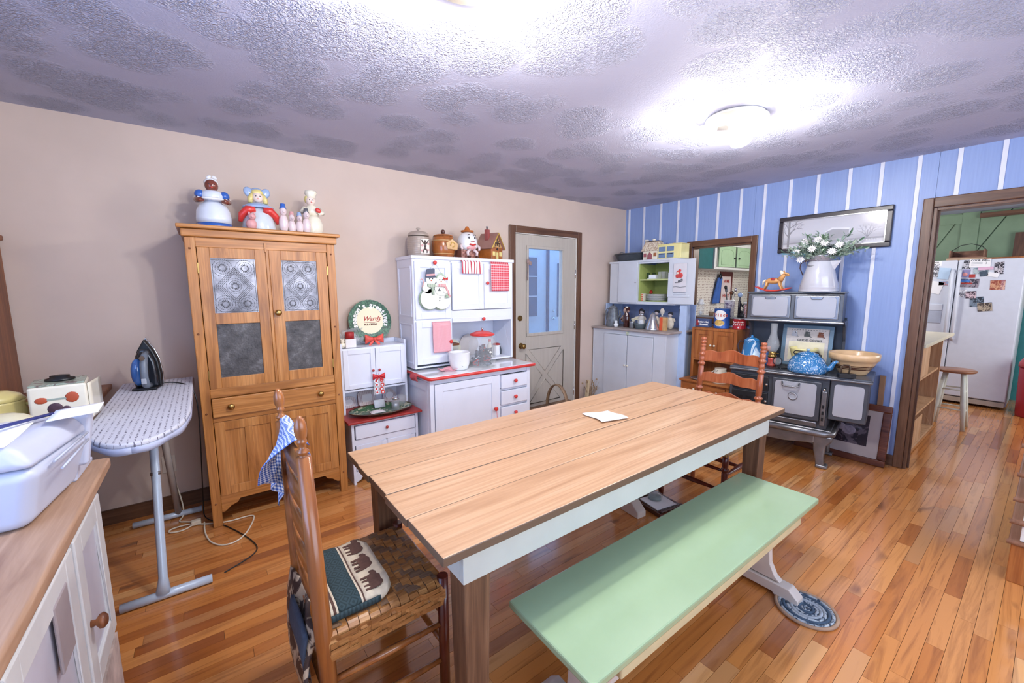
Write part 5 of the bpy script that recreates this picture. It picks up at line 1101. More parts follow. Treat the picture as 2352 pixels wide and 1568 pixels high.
for k in range(34):
    a = random.random()*6.28; rr_ = .075*math.sqrt(random.random()); c = Vector((rr_*cos(a), rr_*sin(a), .022+.16*(k/34)*(1-rr_*4)+random.random()*.01))
    sh = random.choice((5, 4, 6, 3)); q0 = []; n = sh*4
    for i in range(n): t = 2*pi*i/n; r_ = .026*(1+.35*cos(sh*t)); q0.append((r_*cos(t), r_*sin(t)))
    M = Matrix.Rotation(random.random()*6, 3, 'Z') @ Matrix.Rotation(random.random()*1.5, 3, 'X') @ Matrix.Rotation(random.random()*1.0, 3, 'Y'); b = B()
    vs = [tuple(c+M @ Vector((x, y, z))) for z in (-.008, .008) for x, y in q0]; b.add(vs, [(i, (i+1) % n, n+(i+1) % n, n+i) for i in range(n)]); b.obj('cookie_cutter', cutm if k % 16 else red, T, solid=.0012)
T = thing('glass_canister', 'tall glass canister with a brown lid inside the white cabinet, left', 'canister', (1.775, 3.26, .8155)); B().box(-.045, .045, -.04, .04, 0, .135).obj('body', glass, T, .006, solid=.003); bx(-.05, .05, -.045, .045, .136, .155).obj('lid', oakdk, T, .004); bx(-.038, .038, -.034, .034, .006, .09).obj('contents', mat('pale_flour', '#e8dfda', .9), T, .004)
o = B().lathe([(.085, -.008), (.085, 0), (.07, .004), (0, .006)], (0, 0, .085), 32, axis='y').obj('leaning_plate', mat('pale_green_plate', '#cfd0bd', .25, var=.03), None, loc=(1.85, 3.395, .8155)); tag(o, 'pale green plate leaning at the back of the white cabinet, left', 'plate')
o = B().lathe([(.105, -.008), (.105, 0), (.09, .004), (0, .006)], (0, 0, .105), 32, axis='y').obj('leaning_plate', mat('greyish_plate', '#c4bfc0', .25, var=.03), None, loc=(2.03, 3.40, .8155)); tag(o, 'grey-white plate leaning behind the cookie cutter jar', 'plate')
T = thing('glass_plate', 'large clear round glass plate leaning at the right inside the white cabinet', 'plate', (2.25, 3.36, .8155)); B().lathe([(.105, -.004), (.108, 0), (.105, .003), (0, .004)], (0, 0, .108), 36, axis='y').obj('disc', glass, T)
T = thing('white_bottle', 'slim cream bottle with a red cap and dark print inside the white cabinet', 'bottle', (2.14, 3.20, .8155)); B().lathe([(.026, 0), (.028, .01), (.028, .10), (.014, .125), (.012, .145)], n=20).obj('bottle', cream, T); B().lathe([(.014, .146), (.014, .165), (0, .166)], n=14).obj('cap', red, T)
for z in (.03, .06, .085): B().ball((.004, -.0275, z), (.008, .002, .010), 8, 6).obj('dark_print', ink, T)
T = thing('sugar_shaker', 'white shaker with a dark red lid inside the white cabinet', 'shaker', (2.245, 3.24, .8155)); B().lathe([(.032, 0), (.034, .01), (.032, .09), (.034, .10)], n=20).obj('glass_body', mat('milky_glass', '#e9ebef', .15, var=0), T); B().lathe([(.036, .101), (.036, .112), (.02, .118), (0, .119)], n=20).obj('lid', dkred, T)
o = B().prism([(-.018, 0), (.018, 0), (.020, .04), (.010, .075), (-.014, .07)], -.004, .004).obj('dark_trinket', mat('dark_slate_trinket', '#4a525c', .4), None, .002, loc=(2.312, 3.28, .8155)); tag(o, 'small dark slate trinket at the right end inside the white cabinet', 'trinket')
# pomander hanging on the beige door
o = B().ball((0, 0, 0), (.020, .008, .028)).tube([(0, 0, -.02), (-.004, 0, -.08), (-.012, 0, -.20)], [.010, .006, .004], 6).tube([(0, 0, .02), (.004, 0, .05)], .0015, 5).ball((.03, 0, -.02), (.022, .008, .022)).obj('door_ornament', mat('dusty_rose_dried_flower', '#a08a86', .8, var=.2, ns=60), None, loc=(2.80, 3.433, 1.74)); tag(o, 'dried flower spray hanging at the left edge of the door glass', 'ornament')
# ================================================================== THINGS IN AND ON THE CORNER CUPBOARD (counter z .997, upper top z 1.772)
ZC = .9975
def boiler(name, label, loc, m, r0, r1, h, rz=0, lidm=None, spout=True, hm=None, kn=None):
    T = thing(name, label, 'coffee pot', loc, rz)
    B().lathe([(r0, 0), (r0*1.02, .004), (r0*.96, h*.3), (r1, h*.8), (r1*1.02, h*.82)], n=28).obj('body', m, T)
    B().lathe([(r1*1.04, h*.825), (r1*1.0, h*.85), (r1*.6, h*.93), (r1*.15, h*.96)], n=28).obj('lid', lidm or m, T); B().ball((0, 0, h*.985), (.011, .011, .014), 12, 8).obj('lid_knob', kn or m, T)
    B().tube([(-r1*.95, 0, h*.78), (-r1*1.5, 0, h*.80), (-r1*1.75, 0, h*.62), (-r1*1.5, 0, h*.38), (-r0*.98, 0, h*.30)], .007, 10).obj('handle', hm or m, T)
    if spout: B().tube([(r0*.80, 0, h*.40), (r0*1.15, 0, h*.55), (r1*1.55, 0, h*.74)], [.020, .014, .009], 12).obj('spout', m, T)
    return T
boiler('enamel_boiler', 'grey graniteware coffee boiler at the left end of the pale cupboard counter', (3.98, 3.25, ZC), greyen, .078, .052, .26, -70, kn=black)
T = thing('snowman_ornament', 'tiny white snowman ornament beside the grey coffee boiler', 'ornament', (3.90, 3.135, ZC)); B().ball((0, 0, .026), (.030, .028, .027)).obj('body', whitec, T); B().ball((0, 0, .062), (.018, .018, .018)).obj('head', whitec, T)
for x in (-.006, .006): B().ball((-.017, x, .065), .002, 6, 5).obj('eye', ink, T)
T = thing('brown_bottle', 'tall dark brown glass bottle on the pale cupboard counter', 'bottle', (3.97, 3.04, ZC)); B().lathe([(.032, 0), (.036, .006), (.036, .12), (.030, .15), (.015, .185), (.014, .225)], n=24).obj('bottle', brownw, T); B().lathe([(.016, .226), (.016, .245), (0, .246)], n=16).obj('cap', cream, T)
T = thing('brown_cloth_doll', 'brown and cream rag doll sitting behind the brown bottle', 'doll', (4.08, 3.13, ZC)); B().ball((0, 0, .09), (.035, .045, .065)).obj('body', speckle('brown_cream_calico', '#5f302c', '#d8b9a8', 26, .5, .9), T); B().ball((0, 0, .19), (.036, .036, .040)).obj('head', mat('doll_cream_face', '#d9b7a4', .8), T); B().ball((.008, 0, .205), (.038, .040, .036)).obj('hair', mat('dark_maroon_yarn', '#4e201e', .9, var=.2, ns=60), T)
for s_ in (-1, 1): B().tube([(0, s_*.035, .13), (-.02, s_*.055, .09), (-.03, s_*.03, .06)], .012, 8).obj('arm', speckle('brown_cream_calico2', '#5f302c', '#d8b9a8', 26, .5, .9), T)
T = thing('flour_sifter', 'small tin flour sifter beside the brown bottle', 'sifter', (3.95, 2.945, ZC)); B().lathe([(.030, 0), (.032, .004), (.030, .03), (.031, .034), (.030, .06), (.032, .078)], n=22).obj('body', tin, T); B().tube([(0, -.03, .06), (0, -.055, .055), (0, -.055, .02), (0, -.03, .015)], .004, 8).obj('handle', tin, T)
o = B().surf(12, 8, lambda u, v: (.02*sin(v*3), .10*(u-.5), .028*(v-.5)*(1+u)+.016*sin(u*5))).obj('rolled_dish_towel', mat('cream_linen', '#e3dcc0', .9, var=.06), None, solid=.012, loc=(3.975, 2.925, 1.095)); tag(o, 'rolled cream linen lying over the flour sifter', 'cloth')
T = thing('grey_bowl', 'grey enamel bowl with flared sides in the middle of the pale cupboard counter', 'bowl', (3.945, 2.83, ZC)); B().lathe([(.045, 0), (.05, .004), (.066, .05), (.072, .062), (.069, .063), (.05, .012), (0, .008)], n=30).obj('bowl', mat('slate_enamel', '#59656b', .3, var=.06), T)
T = thing('glass_canister', 'clear glass jar standing in the grey enamel bowl', 'jar', (3.96, 2.83, ZC+.014)); B().lathe([(.040, 0), (.044, .06), (.040, .10), (.028, .13), (.03, .135)], n=24).obj('jar', glass, T, solid=.003); B().lathe([(.031, .136), (.031, .15), (.01, .162), (0, .163)], n=20).obj('lid', chrome, T); B().ball((0, 0, .05), (.032, .032, .04)).obj('contents', mat('white_cotton', '#dfe2e6', .9, var=.1, ns=40), T)
T = thing('metal_funnel', 'tall cone-shaped aluminium strainer standing upside down on the pale cupboard', 'strainer', (3.95, 2.675, ZC)); B().lathe([(.084, 0), (.085, .01), (.080, .014), (.076, .03), (.020, .175), (.008, .188), (0, .190)], n=36).obj('cone', alum, T)
T = thing('orange_tin_box', 'slim orange-red tin at the right end of the pale cupboard counter', 'tin', (3.975, 2.555, ZC)); bx(-.02, .02, -.038, .038, 0, .145).obj('tin', tan, T, .003); bx(-.0215, -.0195, .0, .038, .002, .143).obj('orange_label', orange, T); bx(-.021, .021, -.039, .039, .1455, .153).obj('lid', alum, T, .002)
hairm = mat('black_yarn', '#23252c', .9, var=.1, ns=80); pf = mat('plush_cream', '#ddd2c0', .9, var=.1, ns=50)
for i, (y, z) in enumerate(((2.94, .175), (2.74, .175), (2.57, .16))):
    T = thing('cloth_doll', ['small cloth doll with black hair behind the rolled cream linen', 'small cloth doll with black hair between the bowl and the metal cone', 'small cloth doll with black hair behind the orange tin'][i], 'doll', (4.12, y, ZC)); B().ball((0, 0, .07), (.030, .048, .07)).obj('body', pf, T); B().ball((0, 0, z), (.022, .024, .026)).obj('head', mat('greyish_doll_face', '#b7adae', .8), T); B().ball((.006, 0, z+.014), (.024, .030, .022)).obj('hair', hairm, T)
    for s_ in (-1, 1): B().tube([(0, s_*.04, .12), (-.02, s_*.065, .10)], .012, 8).obj('arm', pf, T)
T = thing('round_trivet', 'dark round iron trivet leaning behind the dolls on the cupboard', 'trivet', (4.20, 3.00, ZC+.175)); B().tube([(0, .034*cos(a), .034*sin(a)) for a in [2*pi*k/24 for k in range(24)]], .006, 8, closed=True).obj('ring', dkbrown, T); b = B(); b.tube([(0, -.03, 0), (0, .03, 0)], .004, 6).tube([(0, 0, -.03), (0, 0, .03)], .004, 6); b.obj('cross', dkbrown, T)
o = B().ball((0, 0, .20), (.008, .028, .036)).tube([(0, 0, .17), (0, 0, .09), (0, 0, .0)], [.008, .006, .008], 8).obj('wooden_spoon', mat('bleached_spoon_wood', '#cfc6b8', .6), None, loc=(4.05, 2.625, ZC)); tag(o, 'pale wooden spoon standing upright behind the metal cone', 'spoon')
o = B().surf(8, 10, lambda u, v: (.02*sin(u*3), -.045*u-.008*sin(v*5), .23*v*(1-.25*u))).obj('dark_cloth', mat('charcoal_cloth', '#3c4048', .9, var=.25, ns=20), None, solid=.01, loc=(4.17, 2.49, ZC)); tag(o, 'dark grey cloth hanging at the right end under the upper shelves', 'cloth')
# on the open green shelves
for k in range(6):
    T = B().lathe([(.06, 0), (.085, .003), (.122, .012), (.126, .014), (.124, .016), (.085, .007), (0, .005)], n=32, sx=.9).obj('plate', whitec, None, loc=(4.20, 2.80, 1.3065+k*.0125)); tag(T, 'white dinner plate in the stack on the green shelf, '+('lowest of six', 'second from the bottom', 'third from the bottom', 'fourth from the bottom', 'fifth from the bottom', 'topmost, under the bauble')[k], 'plate', 'stack of plates on the green shelf')
    B().tube([(.107*cos(a), .119*sin(a), .0145) for a in [2*pi*q/28 for q in range(28)]], .0022, 5, closed=True).obj('dark_rim', mat('olive_rim', '#55584c', .4), T)
o = B().ball((0, 0, .020), .021).lathe([(.005, .040), (.005, .048), (0, .049)], (0, 0, 0), 8).obj('red_bauble', mat('shiny_red_bauble', '#b02a22', .08, .4, var=0), None, loc=(4.17, 2.86, 1.388)); tag(o, 'shiny red bauble on top of the stack of plates', 'bauble')
T = thing('red_striped_box', 'red and white striped box left of the plate stack', 'box', (4.13, 2.928, 1.3065)); bx(-.03, .03, -.012, .012, 0, .085).obj('box', cream, T, .002)
for k in range(4): bx(-.0308, -.0298, -.012, .012, .006+k*.021, .016+k*.021).obj('red_stripe', orange, T)
for i, (y, z) in enumerate(((2.925, .05), (2.885, .055))): o = B().lathe([(.018, 0), (.021, .05), (.019, .07), (.021, .072)], n=16).obj('green_tumbler', mat('green_tinted_glass', '#9fc08a', .05, 0, .5, var=0, trans=.85, ior=1.3), None, solid=.002, loc=(4.20+.05*i, y, 1.5565)); tag(o, ['small green-tinted tumbler at the far left of the upper green shelf', 'small green-tinted tumbler, second from the left at the back of the upper green shelf'][i], 'glass')
T = thing('butter_dish', 'white lidded butter dish with dark trim on the upper green shelf', 'dish', (4.14, 2.815, 1.5565)); bx(-.04, .04, -.055, .055, 0, .008).obj('base', whitec, T, .003); bx(-.032, .032, -.045, .045, .009, .05).obj('lid', whitec, T, .008); B().ball((0, 0, .056), .008).obj('lid_knob', ink, T)
for i in range(4): o = B().lathe([(.017, 0), (.020, .004), (.021, .075), (.022, .08)], n=18).obj('clear_tumbler', glass, None, solid=.002, loc=(4.12+.05*(i % 2), 2.72-.045*(i//2)-.012*(i % 2), 1.5565)); tag(o, ['front', 'back'][i % 2]+' clear tumbler '+['next to the butter dish', 'at the far right'][i//2]+' on the upper green shelf', 'glass', 'clear tumblers on the upper green shelf')
# on the cupboard's roof
T = thing('enamel_roasting_pan', 'dark grey oval roasting pan with wire handles on top of the pale cupboard', 'pan', (4.20, 3.185, 1.7725), 90)
B().lathe([(.155, 0), (.165, .006), (.212, .085), (.228, .090), (.222, .096), (.155, .012), (0, .008)], n=36, sy=.62).obj('pan', mat('slate_pan', '#4a5056', .4, var=.12), T)
B().tube([(-.10+.04*cos(a), -.122, .092+.035*sin(a)) for a in [pi*k/8 for k in range(9)]], .0045, 8).obj('wire_handle', tin, T); B().tube([(.15+.04*cos(a), -.02, .092+.03*sin(a)) for a in [pi*k/8 for k in range(9)]], .0045, 8).obj('wire_handle', tin, T)
T = thing('gingerbread_cottage_jar', 'cream ceramic cottage jar with speckled roof, middle of the cupboard top', 'cookie jar', (4.17, 2.845, 1.7725), -90)
bx(-.095, .095, -.07, .06, 0, .105).obj('walls', cream, T, .006); B().hexa([(-.115, -.09, .098), (.115, -.09, .098), (.115, .08, .098), (-.115, .08, .098), (-.09, -.045, .205), (.09, -.045, .205), (.09, .04, .205), (-.09, .04, .205)]).obj('roof', speckle('speckled_thatch', '#b99f84', '#ece2cc', 46, .5, .4), T, .012)
bx(-.088, .088, -.045, .04, .2055, .212).obj('ridge', mat('dark_umber_glaze', '#4a3c38', .4), T, .002); B().ball((.0, 0, .226), (.022, .018, .014)).obj('lid_knob', cream, T); bx(-.108, -.080, -.02, .02, .10, .235).obj('chimney', cream, T, .004)
b = B().prism([(-.03, 0), (.03, 0), (.03, .055), (0, .085), (-.03, .055)], -.078, -.069).obj('cottage_door', mat('rose_red_door', '#a05a5e', .3), T, .003); bx(.048, .082, -.077, -.069, .035, .075).obj('cottage_window', caramel, T, .002); bx(-.082, -.048, -.077, -.069, .035, .075).obj('cottage_window', mat('rose_red_door', '#a05a5e'), T, .002)
B().tube([(-.036, -.078, 0), (-.036, -.078, .058), (0, -.078, .094), (.036, -.078, .058), (.036, -.078, 0)], .005, 6).obj('door_surround', cream, T)
T = thing('yellow_stove_jar', 'pale yellow stove-shaped box with blue oven doors on the cupboard top by the pass-through', 'box', (4.17, 2.595, 1.7725), -90); yb = mat('pale_yellow_enamel', '#ece3a0', .3, var=.03)
bx(-.145, .135, -.08, .08, 0, .15).obj('body', yb, T, .004); bx(-.15, .14, -.085, .085, .15, .158).obj('lid', yb, T, .003); bo = mat('steel_blue_door', '#6d86a8', .35, var=.05)
for x0 in (-.13, -.03):
    bx(x0, x0+.082, -.086, -.079, .012, .062).obj('oven_door', bo, T, .003); bx(x0, x0+.082, -.086, -.079, .08, .13).obj('oven_door', bo, T, .003)
    B().tube([(x0+.012, -.088, .054), (x0+.012, -.096, .052), (x0+.07, -.096, .052), (x0+.07, -.088, .054)], .003, 6).obj('door_handle', ink, T)
B().lathe([(.016, 0), (.020, .012), (.012, .020), (0, .022)], (-.08, 0, .158), 14).obj('toy_pot', mat('slate_blue_pot', '#5a6ea8', .3), T); B().lathe([(.012, 0), (.016, .010), (0, .014)], (.0, 0, .158), 12).obj('toy_kettle', tan, T)
# picture pocket on the open door
T = thing('holiday_wall_pocket', 'grey cloth wall pocket with a red holiday figure hanging on the open cupboard door', 'wall hanging', (4.0185, 2.435, 1.41), -90)
bx(-.055, .095, -.004, .0, 0, .30).obj('pocket_cloth', mat('pale_grey_linen', '#d5d4da', .8, var=.04), T, .002); b = B(); b.ball((.005, -.008, .205), (.024, .006, .022)).ball((.030, -.008, .175), (.028, .006, .026)).ball((-.005, -.008, .17), (.022, .006, .022)).ball((.02, -.008, .225), (.016, .005, .014)); b.obj('red_figure', mat('faded_red_paint', '#cf4a46', .5, var=.15, ns=50), T)
B().ball((.0, -.012, .200), (.012, .005, .012)).obj('figure_face', cream, T); B().ball((.02, -.007, .115), (.018, .005, .012)).ball((.045, -.007, .13), (.012, .005, .010)).tube([(-.03, -.007, .10), (.03, -.007, .105), (.055, -.007, .12)], .003, 5).obj('bird_pair', mat('slate_bird_paint', '#5c6068', .6), T)
B().tube([(-.055, -.005, .055), (-.02, -.007, .060), (.03, -.006, .052), (.095, -.006, .060)], .0022, 5).obj('pocket_hem', mat('slate_bird_paint', '#5c6068'), T)
# ================================================================== THINGS ON THE OAK CABINET (top z 1.045)
ZO = 1.0455
def can(name, label, loc, r, h, m, cat='tin'):
    T = thing(name, label, cat, loc, -66); B().lathe([(r, 0), (r+.001, .003), (r, .006), (r, h-.006), (r+.0015, h-.003), (r*.9, h-.002), (0, h-.003)], n=36).obj('can', m, T); return T
def cyltext(T, s, m, r, z, size, a0=0, sx=1, bold=.0006, step=.62):
    n = len(s); tot = (n-1)*size*step/r
    for i, ch in enumerate(s):
        if ch == ' ': continue
        a = a0-tot/2+i*size*step/r; text(ch, m, T, ((r+.0014)*sin(a), -(r+.0014)*cos(a), z), size, (90, 0, math.degrees(a)), name='letter', bold=bold, sx=sx)
T = can('shortening_can', 'large blue and white shortening can on the oak cabinet', (4.25, 2.065, ZO), .074, .20, mat('deep_blue_can', '#2c5aa8', .3, .2, var=.03))
def arcpatch(r, a0, a1, z0, z1, m, T, nm, ell=True, t=.0008):
    pts = []; b = B(); N = 24; ac, aw, zc, zw = (a0+a1)/2, (a1-a0)/2, (z0+z1)/2, (z1-z0)/2; vs = [((r+t)*sin(ac), -(r+t)*cos(ac), zc)]; fs = []
    for rg_ in (.25, .5, .75, 1.0):
        for k in range(N):
            a = 2*pi*k/N; q = (cos(a)*aw*rg_, sin(a)*zw*rg_); vs.append(((r+t)*sin(ac+q[0]), -(r+t)*cos(ac+q[0]), zc+q[1]))
    for k in range(N): fs.append((0, 1+k, 1+(k+1) % N))
    for g in range(3):
        for k in range(N): fs.append((1+g*N+k, 1+(g+1)*N+k, 1+(g+1)*N+(k+1) % N, 1+g*N+(k+1) % N))
    return b.add(vs, fs, True).obj(nm, m, T)
arcpatch(.074, -1.05, .55, .085, .185, wink, T, 'white_label_oval'); cyltext(T, 'Crisco', mat('label_orange_red', '#c9502a', .5, var=0), .0755, .135, .046, -.27, 1.0, .001, .56)
arcpatch(.074, -1.0, .35, .025, .085, mat('golden_chicken_print', '#d9b25c', .5, var=.25, ns=60), T, 'food_picture', t=.0012); arcpatch(.074, -.9, .2, .022, .05, wink, T, 'picture_plate', t=.001)
T = can('coffee_can', 'short red coffee can with white lettering on the oak cabinet', (4.27, 1.90, ZO), .060, .105, mat('coffee_red_can', '#b3242c', .3, .2, var=.03)); cyltext(T, 'Beech-Nut', wink, .061, .072, .021, -.15, 1, .0006, .60); cyltext(T, 'Coffee', wink, .061, .048, .028, -.15, 1, .0006, .58); B().ball((-.008, -.0605, .020), (.009, .002, .008), 10, 6).obj('heart_mark', wink, T)
B().lathe([(.061, .100), (.062, .106), (.055, .107), (0, .106)], n=36).obj('lid', alum, T)
T = thing('popcorn_box', 'flat blue box with white lettering at the left on the oak cabinet', 'box', (4.24, 2.245, ZO), -95); bx(-.075, .07, -.03, .03, 0, .085).obj('box', mat('dusk_blue_box', '#4a5a84', .5, var=.06), T, .002); bx(-.07, -.045, -.031, -.0295, .01, .075).obj('red_corner', dkred, T); text('Butter-Nut', wink, T, (.008, -.0318, .054), .026, bold=.0012); text('Stix', wink, T, (-.01, -.0318, .026), .028, bold=.0012); bx(.01, .06, -.0315, -.0298, .018, .034).obj('white_panel', wink, T)
T = thing('cream_pitcher', 'plain cream pitcher on the ledge of the oak cabinet, seen through the chair back', 'pitcher', (4.07, 1.96, .5125)); B().lathe([(.066, 0), (.070, .01), (.060, .10), (.052, .14), (.054, .148)], n=28).obj('body', cream, T, solid=.003); B().tube([(.0, .055, .12), (0, .085, .10), (0, .075, .04), (0, .062, .03)], .007, 8).obj('handle', cream, T); B().tube([(-.055, .02, .12), (-.058, .0, .135)], .002, 5).obj('crack', ink, T)
T = thing('silver_dish', 'low silver dish in the lower opening of the oak cabinet', 'dish', (4.07, 2.17, .5125)); B().lathe([(.05, 0), (.085, .012), (.088, .02), (.08, .016), (0, .006)], n=28).obj('dish', alum, T)
# ================================================================== THINGS ON THE PASS-THROUGH SILL
ZP = PZ0+.0045
T = thing('glass_lantern', 'tall clear glass lantern with a white cap on the pass-through sill, left', 'lantern', (4.56, 2.465, ZP)); B().lathe([(.034, 0), (.038, .01), (.040, .10), (.03, .125)], n=20).obj('glass_body', glass, T, solid=.003); B().lathe([(.036, .126), (.038, .14), (.026, .16), (.028, .175), (.012, .19), (0, .192)], n=20).obj('cap', whitec, T); B().ball((0, 0, .03), (.02, .02, .025)).obj('shell', whitec, T)
T = thing('small_brown_basket', 'tiny tan cup on the pass-through sill right of the glass lantern', 'cup', (4.60, 2.36, ZP)); B().lathe([(.022, 0), (.032, .045), (.034, .048)], n=18).obj('cup', mat('woven_tan', '#a98a70', .7, var=.2, ns=60), T, solid=.003); B().tube([(-.0, .02, .045), (0, .01, .12), (0, -.005, .17)], .0015, 5).obj('twig', oakdk, T)
T = thing('utensil_jar', 'white printed jar holding utensils behind the blue can', 'jar', (4.60, 2.165, ZP)); B().lathe([(.050, 0), (.052, .17), (.055, .175)], n=24).obj('jar', speckle('purple_print_jar', '#e4dfe6', '#7c6a8e', 30, .56, .3), T, solid=.003); B().lathe([(.056, .170), (.056, .182), (.05, .184)], n=24).obj('rim', whitec, T)
random.seed(2)
for k in range(5):
    a = k*1.25; h = .24+.03*(k % 3); b = B(); b.tube([(0, 0, .02), (.03*cos(a), .03*sin(a), .16), (.05*cos(a), .05*sin(a), h)], .0035, 6); b.ball((.052*cos(a), .052*sin(a), h+.02), (.012, .016, .022), 10, 8); b.obj('utensil', (iron_bk, tin, black, oakdk, chrome)[k], T)
T = thing('whisk_bottle', 'thin dark bottle with a light round stopper on the pass-through sill', 'bottle', (4.58, 2.05, ZP)); B().lathe([(.014, 0), (.014, .17), (.006, .18), (.006, .22)], n=14).obj('bottle', mat('near_black_glass', '#2a2730', .15), T); B().ball((0, 0, .24), (.020, .024, .026)).obj('stopper', ltblue, T)
T = thing('candy_jar', 'clear jar of red and white sweets with a white lid on the pass-through sill', 'jar', (4.60, 1.965, ZP)); B().lathe([(.050, 0), (.052, .15)], n=24).obj('jar', glass, T, solid=.003); B().lathe([(.054, .151), (.054, .165), (0, .168)], n=24).obj('lid', whitec, T); B().lathe([(.045, .005), (.045, .14), (0, .145)], n=20).obj('sweets', speckle('red_white_sweets', '#a83c48', '#ecdcd8', 40, .5, .4), T)
o = B(); random.seed(9)
for k in range(26): a, c = random.random()*6.28, random.random()*3; r_ = .02+.025*random.random(); o.ball((.0+.012*cos(a), r_*cos(a)*1.1, .09+r_*sin(a)*1.3+.05*c/3), (.006, .010, .010), 7, 5)
o.lathe([(.03, 0), (.035, .03), (.01, .045), (.006, .07)], n=14); o = o.obj('dark_wire_ornament', iron_bk, None, loc=(4.58, 2.005+.0, ZP+.0)); o.location.y = 2.012; tag(o, 'dark leafy iron ornament between the bottle and the jar of sweets on the sill', 'ornament')
# hanging things inside the kitchen
T = thing('framed_towel', 'framed red-lettered towel on the dotted kitchen wallpaper', 'picture', (6.88, KN-.001, 1.22)); bx(-.02, .40, -.02, 0, 0, .50).obj('frame', mat('maroon_frame', '#6d2a30', .4), T, .004); bx(.02, .34, -.024, -.016, -.02, .42).obj('towel', mat('blush_linen', '#e6d3cf', .8), T)
for k, s_ in enumerate(('HOME', 'IS', 'HEART')): text(s_, redink, T, (.18, -.0255, .34-.12*k), .07, bold=.002)
T = thing('blue_oven_mitts', 'pair of long blue oven mitts hanging beside the framed towel', 'mitts', (6.82, KN-.035, 1.62))
for x in (-.06, .02): B().surf(6, 12, lambda u, v, x=x: (x+.12*(u-.5)*(.5+.7*v)-.10*v, -.01-.02*sin(u*3), -.42*v)).obj('mitt', mat('medium_blue_quilt', '#3d66b0', .8, var=.08), T, solid=.02)
B().ball((-.01, -.01, .02), (.04, .02, .05)).obj('hook', mat('near_black_glass', '#2a2730'), T)
T = thing('hanging_toys', 'small white and red knitted ornaments hanging from a rack at the right of the pass-through', 'ornament', (5.05, 2.125, 1.66)); bx(-.01, .01, -.02, .055, .0, .075).obj('white_knit', whitec, T, .008); B().ball((0, -.045, .02), (.02, .035, .04)).obj('red_knit', red, T); b = B(); b.tube([(0, .03, .26), (0, -.05, .33)], .004, 6).tube([(0, .03, .26), (0, -.06, .27)], .004, 6).tube([(0, -.02, .27), (0, -.02, .08)], .002, 5).ball((0, 0, .19), (.012, .04, .012)); b.obj('wire_rack', mat('pale_blue_wire', '#b8cad0', .4), T); B().tube([(0, -.02, .32), (0, -.02, .778)], .002, 5).obj('hanging_cord', mat('pale_blue_wire', '#b8cad0'), T)
# ================================================================== THINGS ON THE STOVE
ZT = .7695; ZHD = 1.4205
spk = lambda n, sc, thr=.5, st=(1, 1, 1), d=1.5: speckle(n, '#2f76ad', '#cfe2ee', sc, thr, .12, dist=d, st=st)
T = thing('rocking_horse', 'small wooden rocking horse with red rockers and white mane on top of the stove hood', 'toy', (4.12, 1.56, ZHD), -88)
hm = mat('honey_toy_wood', '#dba163', .4, var=.06); red2 = mat('toy_red_paint', '#d6473f', .35, var=.04)
for y in (-.026, .026): B().tube([(-.145, y, .045), (-.11, y, .028), (-.05, y, .008), (.02, y, .007), (.09, y, .018), (.135, y, .034)], [.004, .006, .007, .007, .006, .004], 8, flat=1.3).obj('rocker', red2, T)
for x in (-.05, .06): bx(x-.008, x+.008, -.026, .026, .012, .02).obj('rocker_bar', red2, T, .002)
b = B(); b.ball((-.005, 0, .095), (.066, .024, .027)); b.tube([(.045, 0, .10), (.068, 0, .135), (.078, 0, .152)], [.026, .018, .015], 12); b.ball((.093, 0, .152), (.028, .013, .014), 14, 8, Matrix.Rotation(.45, 3, 'Y')); b.ball((.073, -.008, .176), (.004, .003, .009), 8, 6).ball((.073, .008, .176), (.004, .003, .009), 8, 6); b.obj('body', hm, T)
for (x0, x1, sgn) in ((-.052, -.078, -1), (.045, .072, 1)):
    for y in (-.018, .018): B().tube([(x0, y, .09), (x0+sgn*.006, y, .055), (x1, y*1.3, .014)], [.012, .008, .006], 8).obj('leg', hm, T)
B().ball((.058, 0, .160), (.016, .010, .030), 12, 8, Matrix.Rotation(-.5, 3, 'Y')).obj('mane', cream, T); B().tube([(-.066, 0, .105), (-.086, 0, .09), (-.09, 0, .055)], [.008, .010, .004], 8).obj('tail', cream, T)
bx(-.022, .014, -.0265, .0265, .095, .122).obj('saddle', dkred, T, .008); B().tube([(.066, -.016, .145), (.088, -.016, .15), (.108, -.012, .148)], .0022, 6).obj('bridle', dkbrown, T)
T = thing('enamel_pitcher', 'tall white enamel pitcher with a chipped base holding flowers on the stove hood', 'pitcher', (4.165, 1.235, ZHD), -95)
we = mat('white_enamelware', '#c6c8d1', .18, var=.015, clear=.5)
B().lathe([(.138, 0), (.140, .006), (.134, .03), (.137, .034), (.132, .046), (.134, .050), (.084, .245), (.080, .25)], n=40).obj('body', we, T); B().lathe([(.079, .25), (.078, .29), (.083, .298), (.080, .300), (.075, .29)], n=36).obj('collar', mat('pale_tin_collar', '#b8b6c2', .35, .5, var=.08), T)
B().hexa([(.085, -.022, .20), (.095, 0, .165), (.095, 0, .165), (.085, .022, .20), (.078, -.03, .252), (.145, -.003, .252), (.145, .003, .252), (.078, .03, .252)]).obj('spout', we, T, .002)
B().tube([(-.085, 0, .262), (-.12, 0, .262), (-.150, 0, .235), (-.152, 0, .20), (-.125, 0, .14)], .0045, 8).obj('handle', mat('brown_wire', '#5c4a4c', .5), T); B().ball((-.108, 0, .262), (.014, .012, .012)).obj('handle_grip', oakdk, T)
B().ball((-.088, -.092, .052), (.010, .004, .009), 10, 6).obj('enamel_chip', iron_bk, T); B().tube([(-.03+.045*cos(a), -.078-.012*abs(sin(a)), .24+.028*sin(a)) for a in [2*pi*k/20 for k in range(20)]], .003, 6, closed=True).obj('bail_wire', tin, T)
